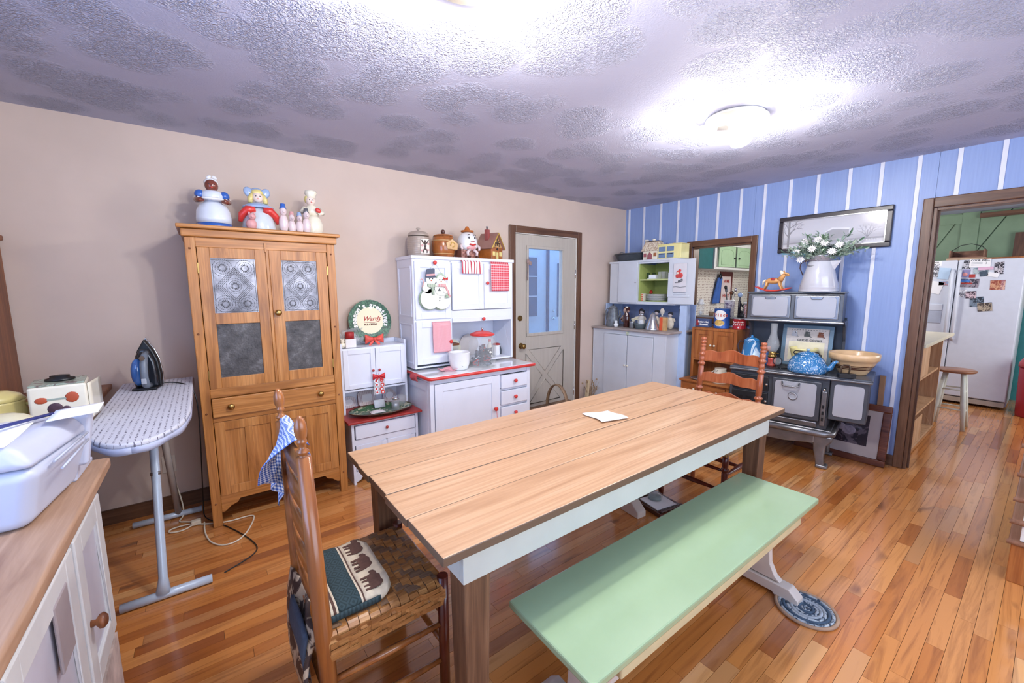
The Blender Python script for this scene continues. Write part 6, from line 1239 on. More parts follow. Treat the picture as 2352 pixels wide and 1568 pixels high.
# bouquet
T = thing('flower_bouquet', 'bouquet of white flowers and grey-green leaves in the enamel pitcher', 'flowers', (4.165, 1.235, ZHD+.27)); random.seed(21)
lf = [mat('sage_leaf', '#93a898', .6, var=.12, ns=40), mat('green_leaf', '#54745a', .6, var=.15, ns=40), mat('pale_leaf', '#b9cdb5', .6, var=.1, ns=40)]; pet = mat('white_petal', '#e9e6e6', .6, var=.03); teal = mat('teal_frond', '#5d8a98', .6, var=.12)
tips = []
for k in range(44):
    a = random.random()*6.28; tilt = .25+random.random()*1.1; L = .13+.12*random.random(); d = Vector((cos(a)*sin(tilt)*.75, sin(a)*sin(tilt)*1.25, cos(tilt)*.9)); p0 = Vector((.03*cos(a), .03*sin(a), -.02)); p1 = p0+d*L*.5+Vector((0, 0, .03)); p2 = p0+d*L+Vector((0, 0, .01*random.random()))
    tips.append((p0, p1, p2, d)); B().tube([p0, p1, p2], [.0022, .0018, .001], 5).obj('stem', lf[1], T)
fb_ = B()
for k in range(2000):
    p0, p1, p2, d = random.choice(tips); t = random.random(); p = (p0.lerp(p1, t*2) if t < .5 else p1.lerp(p2, t*2-1))+Vector((random.gauss(0, .014), random.gauss(0, .018), random.gauss(0, .012)))
    q = Vector((random.uniform(-1, 1), random.uniform(-1, 1), random.uniform(-.5, .9))).normalized(); w = q.cross(Vector((random.random(), .3, 1))).normalized()*.0048; L_ = .022+.02*random.random()
    fb_.add([tuple(p), tuple(p+q*L_*.5+w), tuple(p+q*L_), tuple(p+q*L_*.5-w)], [(0, 1, 2, 3)])
fb_.obj('fine_foliage', lf[0], T, kind='stuff')
def leafmesh(m, L=.05, w=.010):
    b = B(); b.add([(0, 0, 0), (L*.35, w, .004), (L*.35, 0, -.002), (L*.35, -w, .004), (L*.7, w*.75, .0), (L*.7, 0, -.006), (L*.7, -w*.75, .0), (L, 0, -.012)], [(0, 2, 1), (0, 3, 2), (1, 2, 5, 4), (2, 3, 6, 5), (4, 5, 7), (5, 6, 7)]); me = b.mesh('leaf'); me.materials.append(m); return me
lm = [leafmesh(lf[0]), leafmesh(lf[1], .055, .008), leafmesh(lf[2], .045, .011), leafmesh(teal, .07, .004)]
def orient(me, p, d, nm, roll=0):
    o = bpy.data.objects.new(nm, me); COL.objects.link(o); o.parent = T; o.location = p; q = Vector(d).to_track_quat('X', 'Z'); o.rotation_mode = 'QUATERNION'; o.rotation_quaternion = q @ Vector((1, 0, 0)).rotation_difference(Vector((1, 0, 0))) if not roll else q @ Matrix.Rotation(roll, 3, 'X').to_quaternion(); return o
for i, (p0, p1, p2, d) in enumerate(tips):
    for j in range(6):
        t = .25+.75*j/5; p = p0.lerp(p1, t*2) if t < .5 else p1.lerp(p2, t*2-1); dd = (d+Vector((random.uniform(-.9, .9), random.uniform(-.9, .9), random.uniform(-.4, .7)))).normalized()
        if i*6+j < 262: orient(lm[3 if (p.y > .08 and p.z < .06) else random.choice((0, 0, 1, 2))], p, dd, 'leaf', random.random()*3)
pb_ = B()
for k in range(12):
    a = 2*pi*k/12; c = Vector((cos(a), sin(a), .25)); w = Vector((-sin(a), cos(a), 0))*.0055
    pb_.add([tuple(c*.005), tuple(c*.018+w), tuple(c*.036+Vector((0, 0, -.006))), tuple(c*.018-w)], [(0, 1, 2, 3)])
pb_.ball((0, 0, .002), (.006, .006, .004), 8, 5); pmf = pb_.mesh('flower'); pmf.materials.append(pet)
for (x, y, z, dx) in ((-.11, .09, .14, 0), (-.13, .03, .08, 0), (-.10, .15, .06, 0), (-.09, .12, .0, 0), (-.12, -.05, .12, 0), (-.11, -.10, .05, 0), (-.10, .0, .15, 0), (-.09, -.14, .10, 0)):
    o = bpy.data.objects.new('flower', pmf); COL.objects.link(o); o.parent = T; o.location = (x, y, z); o.rotation_euler = (random.uniform(-.4, .4), R(-70), 0)
boiler('blue_coffee_pot', 'blue and white marbled enamel coffee pot at the left end of the stove top', (4.02, 1.668, ZT), spk('blue_marble_enamel', 20, .56, (1, 1, .35)), .085, .064, .245, -70, hm=mat('dark_pot_handle', '#3a3038', .3))
T = thing('blue_jar', 'dark blue jar with a salmon pink lid between the coffee pot and the oil lamp', 'jar', (4.045, 1.555, ZT)); B().lathe([(.044, 0), (.046, .006), (.044, .10), (.036, .118)], n=26).obj('jar', mat('slate_blue_jar', '#46679c', .25, var=.08), T); B().lathe([(.036, .119), (.036, .158), (.032, .162), (0, .163)], n=24).obj('lid', mat('salmon_lid', '#d98a70', .45), T)
T = thing('oil_lamp', 'oil lamp with a red base and a tall clear glass chimney on the stove', 'lamp', (3.985, 1.478, ZT)); B().lathe([(.040, 0), (.038, .012), (.030, .03), (.030, .055), (.034, .075)], n=24).obj('base', mat('brick_red_lamp', '#b4483a', .25, var=.05), T); B().lathe([(.034, .076), (.036, .09), (.026, .10), (.030, .108), (.028, .125), (.016, .13)], n=24).obj('burner', brass, T)
B().lathe([(.028, .126), (.044, .155), (.050, .185), (.044, .225), (.030, .265), (.025, .30), (.026, .345), (.028, .375)], n=30, cap=False).obj('glass_chimney', glass, T, solid=.0018); B().tube([(0, -.028, .115), (0, -.05, .115)], .003, 6).obj('wick_wheel', brass, T)
T = thing('sampler_picture', 'framed stitched sampler of stoves and cups leaning on the stove back', 'picture', (4.175, 1.295, ZT), -84); T.rotation_euler[0] = R(-7); fb = mat('grey_blue_frame', '#5f7c92', .4, var=.08)
FW, FH = .185, .36
for (a, c, e, f) in ((-FW, FW, 0, .03), (-FW, FW, FH-.03, FH), (-FW, -FW+.03, .03, FH-.03), (FW-.03, FW, .03, FH-.03)): bx(a, c, 0, .018, e, f).obj('frame', fb, T, .003)
bx(-FW+.028, FW-.028, .006, .012, .028, FH-.028).obj('sampler_cloth', mat('oat_linen', '#c9c3c0', .8, var=.05, ns=60), T); bx(-.13, .13, .0045, .006, .05, .215).obj('lower_field', mat('cream_linen', '#e3dcc0'), T)
for k, (x, m_) in enumerate(((-.095, tin), (.0, mat('dark_plaid_patch', '#4c5150')), (.095, mat('brown_thread', '#80503f', .8)))):
    b = B(); b.box(x-.022, x+.022, .003, .0055, .26, .285); b.box(x-.016, x+.004, .003, .0055, .285, .305); b.ball((x+.012, .004, .295), (.008, .002, .008), 8, 6); b.tube([(x+.02, .004, .252), (x+.033, .004, .258), (x+.02, .004, .266)], .0025, 5); b.obj('stitched_stove', m_, T)
text('GOOD COOKS', mat('dark_plaid_patch', '#4c5150'), T, (.02, .003, .228), .026, bold=.0006)
b = B(); [b.box(-.14+k*.02, -.13+k*.02, .0045, .006, FH-.045, FH-.040) for k in range(14)]; b.obj('stitched_border', mat('dark_plaid_patch', '#4c5150'), T, kind='stuff')
T = thing('yellow_bowl', 'pale yellow ribbed bowl stacked on a white one behind the blue kettle', 'bowl', (4.125, 1.29, ZT)); B().lathe([(.05, 0), (.062, .004), (.085, .055), (.086, .06)], n=32).obj('white_bowl', whitec, T); B().lathe([(.075, .061), (.088, .10), (.094, .13), (.102, .158), (.104, .17), (.098, .166), (.08, .08), (0, .07)], n=36).obj('bowl', mat('butter_yellow_glaze', '#eadf9c', .2, var=.04, clear=.4), T)
T = thing('blue_kettle', 'round blue and white swirled enamel kettle on the stove', 'kettle', (3.93, 1.195, ZT), -78)
ke = spk('blue_swirl_enamel', 34, .585, d=2.2); B().lathe([(.128, 0), (.134, .006), (.137, .03), (.130, .07), (.105, .115), (.075, .14)], n=40).obj('body', ke, T); B().lathe([(.076, .141), (.070, .15), (.03, .165), (.008, .170)], n=32).obj('lid', ke, T); B().lathe([(.006, .170), (.015, .178), (.012, .188), (0, .190)], n=14).obj('lid_knob', mat('pale_blue_glass', '#9db8cc', .1), T)
B().tube([(.115, 0, .03), (.155, 0, .05), (.172, 0, .09), (.195, 0, .108)], [.026, .020, .014, .010], 14).obj('spout', ke, T); B().tube([(-.085, 0, .135), (-.10, 0, .15), (-.095, .06, .158), (-.02, .11, .15), (.06, .09, .15), (.085, 0, .135)], .004, 8).obj('bail_handle', iron_bk, T)
for x in (-.082, .082): B().lathe([(.010, .12), (.010, .145), (0, .146)], (x, 0, 0), 10).obj('handle_ear', iron_bk, T)
T = thing('yellowware_bowl', 'large tan mixing bowl with brown bands on the right of the stove', 'bowl', (4.125, .943, ZT)); yw = mat('tan_yellowware', '#ddb98c', .3, var=.05, clear=.3)
B().lathe([(.085, 0), (.092, .01), (.135, .085), (.150, .115), (.160, .118), (.163, .165), (.158, .170), (.150, .160), (.14, .11), (.085, .02), (0, .014)], n=44).obj('bowl', yw, T)
for r_, z in ((.1215, .062), (.1275, .074), (.1155, .050)): B().lathe([(r_+.0015, z-.004), (r_+.0060, z+.004)], n=44, cap=False).obj('brown_band', dkbrown, T)
T = thing('flat_iron', 'old cast-iron flat iron in front of the tan bowl on the stove', 'iron', (3.885, .925, ZT), -60); B().prism([(-.05, -.032), (.02, -.032), (.065, 0), (.02, .032), (-.05, .032)], 0, .035, 'xy').obj('body', iron_bk, T, .004); B().tube([(-.03, 0, .034), (-.035, 0, .085), (-.02, 0, .098), (.012, 0, .098), (.022, 0, .085), (.018, 0, .034)], .006, 8).obj('handle', mat('rusty_handle', '#5b4a3c', .6, .3, var=.2), T)
T = thing('glass_ball_stand', 'small round glass lens in a dark ring beside the oil lamp', 'lens', (3.92, 1.41, ZT)); B().tube([(0, .034*cos(a), .058+.034*sin(a)) for a in [2*pi*k/28 for k in range(28)]], .004, 8, closed=True).obj('ring', mat('near_black_glass', '#2a2730'), T); B().ball((0, 0, .058), (.008, .031, .031)).obj('lens_glass', glass, T); B().lathe([(.025, 0), (.02, .006), (.005, .01), (.004, .024)], n=14).obj('foot', iron_bk, T)
o = B().lathe([(.02, 0), (.022, .014), (.015, .022), (0, .024)], n=16).obj('egg_cup', whitec, None, loc=(3.90, 1.52, ZT)); tag(o, 'tiny white dish beside the jar with the pink lid', 'dish')
o = bx(-.06, .07, -.035, .035, 0, .012).obj('stove_lifter_plate', iron_bk, None, .005, loc=(3.95, 1.385, ZT), rot=(0, 0, R(40))); tag(o, 'black iron plate lying in front of the oil lamp', 'plate')
# ================================================================== PICTURES ON AND BELOW THE BLUE WALL
T = thing('barn_picture', 'wide black-framed winter barn picture on the blue wall above the stove', 'picture', (E_-.0075, 1.658, 1.775), -90); PWd, PH = .805, .325; kf = mat('black_brown_frame', '#2e2b33', .35, var=.1)
for (a, c, e, f) in ((0, PWd, 0, .042), (0, PWd, PH-.042, PH), (0, .042, .042, PH-.042), (PWd-.042, PWd, .042, PH-.042)): bx(a, c, -.024, 0, e, f).obj('frame', kf, T, .008)
b = B(); w0 = .036
for (a, c, e, f) in ((w0, PWd-w0, w0, w0+.006), (w0, PWd-w0, PH-w0-.006, PH-w0), (w0, w0+.006, w0, PH-w0), (PWd-w0-.006, PWd-w0, w0, PH-w0)): b.box(a, c, -.0255, -.02, e, f)
b.obj('silver_liner', alum, T); t_ = NT('foggy_winter_sky', .15); s_ = t_.n('SeparateXYZ'); t_.l(t_.coord(), s_.inputs[0]); t_.base(t_.ramp(t_.math('MULTIPLY', s_.outputs[2], 3.0), [(.12, '#e4e4ec'), (.3, '#b4b4c0'), (.45, '#d0d0da'), (.9, '#b9b8c4')])); bx(.04, PWd-.04, -.014, -.010, .04, PH-.04).obj('print', t_.m, T)
pg = mat('print_grey', '#6b6b76', .5, var=.1, ns=30); pgl = mat('print_light_grey', '#94949f', .5, var=.08)
b = B(); b.box(.075, .092, -.0155, -.014, .05, PH-.042)
def branch(x, z, a, L, w, d):
    x2, z2 = x+L*cos(a), min(z+L*sin(a), PH-.045); b.tube([(x, -.015, z), (x2, -.015, z2)], [w, w*.6], 4, flat=.3)
    if d:
        for da in (-.5, .45): branch(x2, z2, a+da, L*.66, w*.6, d-1)
for z, a in ((.14, 2.2), (.17, .75), (.20, 2.0), (.22, .6), (.15, 1.0)): branch(.084, z, a, .055, .004, 3)
b.obj('printed_tree', pg, T)
b = B()
for a in (1.2, 1.57, 1.95, .95, 2.25): branch(.655, .09, a, .05, .0018, 3)
b.obj('printed_tree', pgl, T); B().prism([(.37, .10), (.37, .165), (.42, .185), (.53, .17), (.53, .10)], -.0156, -.0142).obj('printed_barn', pgl, T); B().prism([(.36, .160), (.41, .192), (.54, .178), (.53, .168), (.42, .180), (.37, .158)], -.0162, -.0156).obj('printed_barn_roof', mat('print_snow', '#e8e8ee', .5), T)
b = B(); b.box(.04, .765, -.0153, -.0141, .075, .09); b.obj('printed_hedge', pgl, T); b = B()
for k in range(14): b.ball((.50+.017*k, -.015, .068+.002*(k % 3)), (.007, .0015, .006), 7, 5)
b.obj('printed_sheep', mat('print_snow', '#e8e8ee'), T, kind='stuff'); bx(.04, PWd-.04, -.0190, -.0178, .04, PH-.04).obj('glazing', mat('picture_glass', '#ffffff', .02, var=0, alpha=.12), T)
T = thing('floor_picture', 'large brown-framed dark picture with a pale mat leaning on the blue wall by the doorway', 'picture', (4.30, 1.36, .0), -90); T.rotation_euler[0] = R(-9.5); rf = wood('reddish_frame_wood', '#3f1d14', '#6a3826', '#8a5238', 0, .35); FW, FH = .64, .50
for (a, c, e, f) in ((0, FW, 0, .055), (0, FW, FH-.055, FH), (0, .055, .055, FH-.055), (FW-.055, FW, .055, FH-.055)): bx(a, c, 0, .022, e, f).obj('frame', rf, T, .008)
bx(.05, FW-.05, .008, .014, .05, FH-.05).obj('mat_board', mat('taupe_mat', '#b3aaa9', .7, var=.02), T); bx(.15, FW-.13, .006, .0085, .14, FH-.10).obj('print', speckle('dark_forest_print', '#231f2c', '#5c5460', 12, .55, .3), T); B().ball((.38, .005, .25), (.05, .002, .04), 14, 8).ball((.33, .005, .27), (.03, .002, .03), 10, 6).obj('printed_figures', mat('misty_print', '#8d8799', .5, var=.2, ns=50), T)
T = tag(bx(0, .018, 0, .036, 0, .735).obj('wood_board', mat('pale_brown_board', '#9a7658', .6, var=.08), None, .002, loc=(4.403, .79, .002)), 'narrow brown board standing behind the framed picture by the stove', 'board')
# ================================================================== FLOOR THINGS BY THE DOOR
T = thing('splint_basket', 'old flat wooden picnic basket with a tall bentwood handle by the beige door', 'basket', (2.90, 3.06, 0)); bk = wood('dark_basket_wood', '#4a3426', '#74563f', '#94745a', 0, .6); 
case(T, -.30, .28, -.15, .15, 0, .215, bk, .012, 'basket_box', back=True, top=False, bev=.001); bx(-.305, -.012, -.155, .155, .216, .226).obj('lid_half', bk, T, .002); bx(-.004, .285, -.155, .155, .216, .226).obj('lid_half', bk, T, .002)
b = B(); N = 20; vs = []; fs = []
for i in range(N+1):
    a = pi*i/N; x, z = -.008-.0*i, 0
    for (r_, y) in ((.155, -.02), (.155, .02), (.161, .02), (.161, -.02)): vs.append((-.01+(y), -r_*cos(a)*1.0, .20+r_*sin(a)*1.65))
for i in range(N):
    for k in range(4): fs.append((i*4+k, i*4+(k+1) % 4, i*4+4+(k+1) % 4, i*4+4+k))
b.add(vs, fs, True); b.obj('handle', mat('aged_bent_ash', '#8a6f54', .5, var=.12), T, solid=0)
T = thing('grey_shoes', 'grey shoe on the floor beside the door casing', 'shoe', (3.46, 3.20, 0)); B().ball((0, 0, .05), (.13, .055, .05)).obj('upper', mat('slate_suede', '#6a7078', .8, var=.1), T); B().ball((-.03, 0, .10), (.06, .045, .06)).obj('collar', mat('slate_suede', '#6a7078'), T); bx(-.125, .125, -.05, .05, 0, .022).obj('sole', black, T, .015)
o = bx(-.012, .012, -.02, .02, 0, .36).obj('leaning_board', mat('pale_slat_wood', '#c9b593', .6, var=.08), None, .002, loc=(3.585, 3.30, .002), rot=(R(-6), R(12), 0)); tag(o, 'pale wooden slat leaning against the wall between door and cupboard', 'board')
o = B(); random.seed(4)
for k in range(36):
    a = random.uniform(-.35, .35); x = random.uniform(-.05, .05); h = random.uniform(.22, .36); o.tube([(x*.5, random.uniform(-.02, .02), 0), (x+h*.4*sin(a), random.uniform(-.03, .03), h*.6), (x*1.5+h*sin(a), random.uniform(-.04, .04), h)], [.0025, .002, .0012], 4); o.ball((x*1.5+h*sin(a), 0, h), (.006, .006, .012), 5, 4)
o = o.obj('dried_grass_bundle', mat('dry_straw', '#a58a6c', .9, var=.25, ns=60), None, loc=(3.70, 3.33, .0)); tag(o, 'bundle of dry straw-coloured stems standing beside the pale cupboard', 'dried flowers')
# under the table
T = thing('low_tray', 'dark low wooden tray on the floor under the far end of the table', 'tray', (2.345, 1.50, 0), -8); bx(-.11, .11, -.13, .13, 0, .03).obj('tray', dkbrown, T, .004)
for y in (-.122, .122): B().tube([(-.10+.02*k, y, .036+.005*(k % 2)) for k in range(11)], .008, 6).obj('beaded_edge', mat('dark_umber_glaze', '#4a3c38'), T)
T = tag(bx(-.08, .09, -.08, .08, 0, .006).obj('paper_stack', paper, None, .001, loc=(2.335, 1.49, .0305), rot=(0, 0, R(-12))), 'white papers lying on the dark tray under the table', 'paper'); 
T = thing('glass_dish', 'small round glass dish on the papers under the table', 'dish', (2.35, 1.52, .037)); B().lathe([(.045, 0), (.052, .03), (.054, .032)], n=24).obj('dish', glass, T, solid=.003); B().lathe([(.04, .004), (.04, .02), (0, .022)], n=20).obj('contents', mat('grey_green_dish', '#7d9090', .4), T)
T = thing('trestle_foot', 'white angular bench foot standing under the middle of the table', 'bench', (2.10, 1.50, 0), -6); B().prism([(-.03, 0), (-.03, .04), (.03, .09), (.24, .09), (.30, .04), (.30, 0)], 0, .075, 'yz').obj('foot', benchw, T, .006); B().prism([(.04, .09), (.08, .16), (.10, .30), (.17, .30), (.20, .16), (.23, .09)], .02, .055, 'yz').obj('trestle', benchw, T, .004)
T = thing('braided_mat', 'small round blue and grey braided mat under the bench foot', 'mat', (2.085, .555, 0)); mm = speckle('blue_braid', '#2f4256', '#a9b2b8', 30, .5, .9)
for k in range(8): r_ = .012+.0148*k; B().tube([(r_*cos(a), r_*sin(a), .007) for a in [2*pi*q/36 for q in range(36)]], .0078, 6, closed=True).obj('braid_ring', (mm, mat('slate_wool', '#43566a', .9, var=.2, ns=60), mm, mat('silver_wool', '#a3acb4', .9, var=.15, ns=60))[k % 4] if k < 7 else mat('tan_cord_edge', '#a88a72', .8, var=.1), T)
# ================================================================== THINGS ON THE HUTCH LEDGE (far left)
T = thing('retro_toaster', 'cream boxy tin with printed red spoons and black lid beside the ironing board', 'box', (-.495, 2.46, .8905), 6)
bx(-.09, .075, -.06, .12, 0, .185).obj('body', cream, T, .010); bx(-.085, .07, -.055, .115, .186, .192).obj('top_print', speckle('green_red_lid_print', '#9fae9c', '#6f5a56', 18, .56, .5), T); B().lathe([(.045, .193), (.045, .20), (.030, .204), (.030, .212), (0, .213)], (-.005, .04, 0), 20).obj('lid_knob', black, T)
B().ball((-.055, -.061, .130), (.018, .002, .013), 12, 6).ball((.030, -.061, .132), (.020, .002, .022), 12, 6).obj('printed_spoons', mat('brick_red_print', '#b5502e', .5), T); bx(-.04, .014, -.062, -.060, .127, .134).obj('printed_spoon_handle', mat('sage_print', '#9aa79c', .5), T); B().ball((-.02, -.061, .092), (.022, .002, .024), 12, 6).ball((.01, -.061, .085), (.014, .002, .014), 10, 6).obj('printed_berries', mat('plum_print', '#4a3140', .5, var=.2, ns=90), T)
sc_ = B(); sc_.surf(4, 12, lambda u, v: (.08+.03*u, -.05+.17*u, .03+.15*v)).obj('scalloped_paper', cream, T, solid=.004)
T = thing('yellow_tureen', 'yellow ceramic tureen with animal-shaped lid knob at the far left', 'tureen', (-.70, 2.50, .8905)); B().lathe([(.06, 0), (.085, .02), (.095, .08), (.090, .12), (.095, .13)], n=30).obj('bowl', yell, T); B().lathe([(.092, .131), (.080, .15), (.05, .165), (.02, .17)], n=30).obj('lid', yell, T); B().ball((.015, -.02, .188), (.020, .016, .020)).ball((.015, -.04, .184), (.009, .009, .007)).obj('lid_figure', whitec, T); B().ball((-.05, -.03, .168), (.013, .012, .015)).obj('lid_flower', whitec, T); B().tube([(.09, 0, .11), (.115, 0, .10), (.11, 0, .06), (.088, 0, .05)], .007, 8).obj('handle', yell, T)
T = thing('ceramic_sheep', 'white and yellow ceramic pig-shaped dish on a green base at the left edge', 'dish', (-.60, 2.22, .8905)); B().lathe([(.10, 0), (.115, .015), (.10, .025)], n=30, sy=.7).obj('green_base', mat('pale_green_glaze', '#a9c8a8', .2, var=.08, clear=.5), T); gp = mat('ivory_yellow_glaze', '#e9e0bd', .15, var=.08, clear=.6); B().ball((0, 0, .075), (.088, .058, .058)).obj('body', gp, T); B().ball((.075, -.035, .055), (.032, .030, .030)).obj('head', gp, T); B().ball((.098, -.05, .052), (.010, .012, .010)).obj('snout', pp, T); B().ball((.07, -.045, .086), (.010, .006, .014)).obj('ear', gp, T)
for (x, y, z) in ((.068, -.064, .062), (.03, -.056, .088)): B().ball((x, y, z), (.005, .003, .006), 8, 6).obj('painted_eye', ink, T)
T = thing('blue_tray', 'turquoise blue tray under the ceramic dish at the left edge', 'tray', (-.66, 2.12, .8905)); b = bx(-.22, .20, -.09, -.0, 0, .03).obj('tray', mat('turquoise_plastic', '#3f93bd', .3, var=.03), T, .008)
# ================================================================== DRAWER CHEST AT THE RIGHT EDGE
T = thing('drawer_chest', 'white drawer chest with rounded wooden ledges at the right edge of the photo', 'chest', (3.10, -.575, 0))
bx(0, .42, 0, .60, 0, .20).obj('base', oak2, T, .004); bx(.012, .42, .0, .57, .20, .84).obj('body', white_dull, T, .003); ldg = wood('ledge_wood', '#6f4a38', '#946a54', '#a98068', 0, .35)
for k, z in enumerate((.20, .305, .42, .545, .69)):
    B().tube([(-.005, .0, z+.008), (-.005, .615, z+.008)], .011, 10).obj('ledge', ldg, T); bx(-.004, .42, .0, .61, z, z+.018).obj('ledge_board', ldg, T, .006)
    z2 = (.20, .305, .42, .545, .69, .82)[k+1]; bx(.002, .016, .02, .575, z+.022, z2-.006).obj('drawer', white_dull, T, .003)
bx(-.01, .44, -.01, .60, .84, .865).obj('top', oak2, T, .006)
# ================================================================== KITCHEN THROUGH THE DOORWAY
T = thing('refrigerator', 'white side-by-side refrigerator covered with papers in the kitchen', 'refrigerator', (7.45, 1.21, 0), -90); fw = mat('fridge_white', '#d6dbe6', .35, var=.02)
bx(0, .95, .06, .75, .03, 1.775).obj('body', fw, T, .01); d1 = bx(.003, .412, 0, .055, .10, 1.78).obj('freezer_door', fw, T, .012); d2 = bx(.418, .947, 0, .055, .10, 1.78).obj('fridge_door', fw, T, .012); bx(.01, .94, .01, .05, .03, .09).obj('kick_plate', mat('beige_kick_plate', '#b8ab9c', .5), T, .004)
for x, dd in ((.385, d1), (.445, d2)): B().tube([(x, .0, .80), (x, -.045, .83), (x, -.05, 1.2), (x, -.045, 1.62), (x, .0, 1.66)], .016, 10).obj('handle', fw, dd)
bx(.13, .33, -.006, .0, 1.0, 1.24).obj('water_dispenser', mat('dispenser_grey', '#b7bfd0', .4), d1, .01); bx(.13, .33, -.012, .0, 1.16, 1.24).obj('dispenser_panel', fw, d1, .004)
def note(y, z, w, h, m, label, rot=0, nm='paper_note', t=.0015, d=0.0):
    o = B().box(-w/2, w/2, -t, 0, -h/2, h/2).obj(nm, m, None, loc=(7.449-d, y, z), rot=(R(rot), 0, R(-90))); o.rotation_euler = (0, R(rot), R(-90)); return tag(o, label, nm.replace('_', ' ').split()[-1])
col = lambda n, a, c, s=30: speckle(n, a, c, s, .5, .5)
p = note(.615, 1.735, .17, .095, paper, 'white printed paper headed in capitals at the top of the fridge door', 0, d=.004); text('COOK WELL', ink, p, (0, -.0022, .032), .026, bold=.0006)
for k in range(3): bx(-.07, .02, -.0022, -.0016, .006-.016*k, .010-.016*k).obj('printed_line', mat('light_grey_plastic', '#a9afb8'), p)
B().tube([(.045, -.002, .010), (.055, -.002, 0), (.047, -.002, -.012)], .0015, 5).obj('printed_mark', ink, p)
note(.715, 1.72, .075, .10, col('bw_photo', '#2a2a34', '#c8c8d0'), 'black and white photo tucked left of the headed paper', 8, 'photo'); note(.46, 1.67, .075, .14, col('bw_photo_b', '#2f2c33', '#d5cfd6'), 'tall dark group photo right of the headed paper', -4, 'photo')
p = note(.725, 1.615, .08, .095, mat('lilac_photo', '#8f8bb4', .4, var=.1), 'small lilac photo of a pink shape on the fridge door', 3, 'photo'); B().ball((0, -.002, -.01), (.022, .001, .022), 12, 6).obj('pink_shape', mat('rose_blob', '#e39a96', .5), p)
note(.665, 1.585, .05, .04, redink, 'small red and white sticker above the street photo', 0, 'sticker', d=.004); note(.60, 1.645, .12, .07, col('teal_photo', '#5f7d86', '#b6c4c8', 20), 'pale teal landscape photo under the headed paper', -6, 'photo', d=.001); note(.565, 1.67, .12, .035, mat('pink_strip', '#e4b9d2', .5), 'pink paper strip below the headed paper', -3, 'paper_strip', d=.005); note(.575, 1.61, .065, .06, mat('slate_photo', '#4c5a68', .4, var=.25, ns=50), 'small dark slate photo hanging below the pink strip', -12, 'photo', d=.003); note(.50, 1.595, .09, .05, paper, 'folded white note right of the dark slate photo', 14, d=.003)
p = note(.69, 1.50, .175, .10, col('street_photo', '#3a3540', '#9a8f9a', 16), 'wide photo of a red car under a blue sky on the fridge door', 2, 'photo', d=.001); bx(-.08, .01, -.0022, -.0015, .01, .042).obj('printed_sky', mat('sky_print', '#4d7fc8', .4), p); bx(-.06, .035, -.0024, -.0015, -.012, .004).obj('printed_red_car', redink, p)
note(.455, 1.475, .115, .11, col('orange_group_photo', '#9a4a34', '#d8a27c', 26), 'orange-toned group photo at the right of the fridge door', -2, 'photo'); note(.73, 1.375, .08, .09, col('script_card', '#f0f0f4', '#70707c', 40), 'white card with scribbled writing on the fridge door', 2, 'card'); note(.655, 1.36, .085, .085, col('dark_floral_photo', '#3c2a34', '#d9c0c8', 34), 'dark floral photo beside the scribbled card', -3, 'photo', d=.002)
note(.60, 1.275, .11, .12, col('dark_green_photo', '#2a323c', '#7c8c9c', 18), 'dark blue-green photo low on the fridge door', -4, 'photo', d=.001); note(.53, 1.215, .115, .10, col('brown_photo', '#4c4038', '#b8a890', 24), 'brown photo with a white border, lowest on the fridge door', -8, 'photo', d=.003)
for y, z, w, h, m, l, r_ in ((.98, 1.66, .05, .16, col('bw_photo_c', '#33333c', '#e0e0e6', 50), 'black and white sticker strip at the left on the freezer door', 0), (.905, 1.62, .10, .14, mat('pale_blue_card', '#b9d2ea', .5, var=.05), 'pale blue bordered card on the freezer door', 6), (.975, 1.45, .14, .15, paper, 'tilted white sheet on the freezer door', 14), (.90, 1.50, .08, .05, col('blue_red_card', '#8fb4d8', '#c87c70', 30), 'small blue and red card on the freezer door', 0)): note(y, z, w, h, m, l, r_, 'card' if 'card' in l else 'paper_note', d=.002)
p = note(.985, 1.745, .10, .06, paper, 'white paper with capital letters at the top of the freezer door', 0); text('WELL', ink, p, (.0, -.0022, .012), .024, bold=.0006)
T = thing('low_basket', 'flat woven basket with a thin wire handle on top of the refrigerator', 'basket', (7.72, .76, 1.7805), -90); case(T, -.14, .16, -.13, .13, .03, .125, mat('rough_bark_wood', '#8a6654', .8, var=.25, ns=14), .012, 'basket_body', top=False); bx(-.16, .18, -.15, .15, 0, .029).obj('tray', mat('pale_basket_tray', '#c3a68a', .7, var=.1), T, .006); B().tube([(-.14, 0, .12), (-.06, 0, .19), (.03, 0, .205), (.12, 0, .17), (.16, 0, .12)], .004, 6).obj('handle', iron_bk, T)
T = tag(bx(7.52, 8.1, .27, .60, 1.7805, 1.80).obj('wood_shelf_board', oak2, None, .004), 'flat brown board on the right of the refrigerator top', 'board')
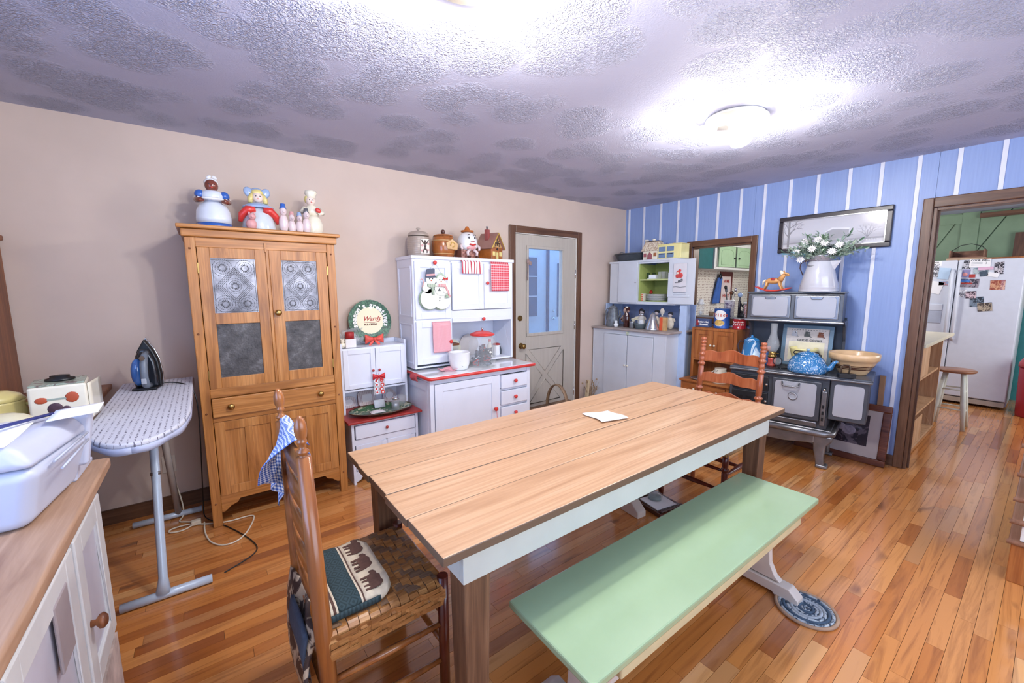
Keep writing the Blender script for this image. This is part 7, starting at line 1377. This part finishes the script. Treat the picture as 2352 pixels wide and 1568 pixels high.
T = thing('kitchen_stool', 'wooden stool with a round brown seat and white splayed legs in the kitchen', 'stool', (6.18, .578, 0)); B().lathe([(.14, .585), (.152, .592), (.155, .605), (.15, .612), (0, .610)], n=36).obj('seat', mat('brown_stool_seat', '#96654a', .35, var=.12, ns=8), T)
sw = mat('cream_stool_leg', '#d9dccf', .4, var=.06)
ft = [(.155*cos(a)*1.05, .155*sin(a)*1.05) for a in (R(45), R(135), R(225), R(315))]
for x, y in ft: B().tube([(x, y, 0), (x*.82, y*.82, .25), (x*.55, y*.55, .585)], [.017, .021, .016], 12).obj('leg', sw, T)
for k in range(4):
    a, c = Vector((*ft[k], 0)), Vector((*ft[(k+1) % 4], 0))
    for z, s_ in ((.18+.03*(k % 2), .90), (.38+.03*(k % 2), .74)): B().tube([tuple(a*s_+Vector((0, 0, z))), tuple(c*s_+Vector((0, 0, z)))], .008, 8).obj('rung', sw, T)
T = thing('kitchen_peninsula', 'open wooden shelf unit with a cream worktop just inside the doorway', 'shelf unit', (4.75, .80, 0)); lw = wood('light_shelf_wood', '#a87c56', '#c9a078', '#dbb892', 2, .5)
bx(-.10, 1.35, -.19, .35, .96, .99).obj('worktop', mat('cream_worktop', '#ded2b4', .35, var=.04), T, .006); case(T, 0, 1.25, -.13, .33, .0, .96, lw, .025, back=False); bx(.025, 1.225, -.12, .32, .62, .64).obj('shelf', lw, T); bx(.025, 1.225, -.12, .32, .30, .32).obj('shelf', lw, T)
bx(.03, .55, -.135, -.13, .66, .93).obj('panel', lw, T, .003); bx(.03, .55, -.135, -.13, .04, .28).obj('panel', lw, T, .003)
T = thing('red_bin', 'dark red kitchen bin with a domed lid at the right edge of the doorway view', 'bin', (7.35, .03, 0)); rb = mat('deep_red_bin', '#a01c2c', .3, var=.03); B().lathe([(.15, 0), (.155, .01), (.17, .56)], n=32).obj('body', rb, T); B().lathe([(.178, .561), (.178, .60), (.15, .66), (.08, .69), (0, .70)], n=32).obj('lid', mat('faded_red_lid', '#b8434c', .35, var=.03), T)
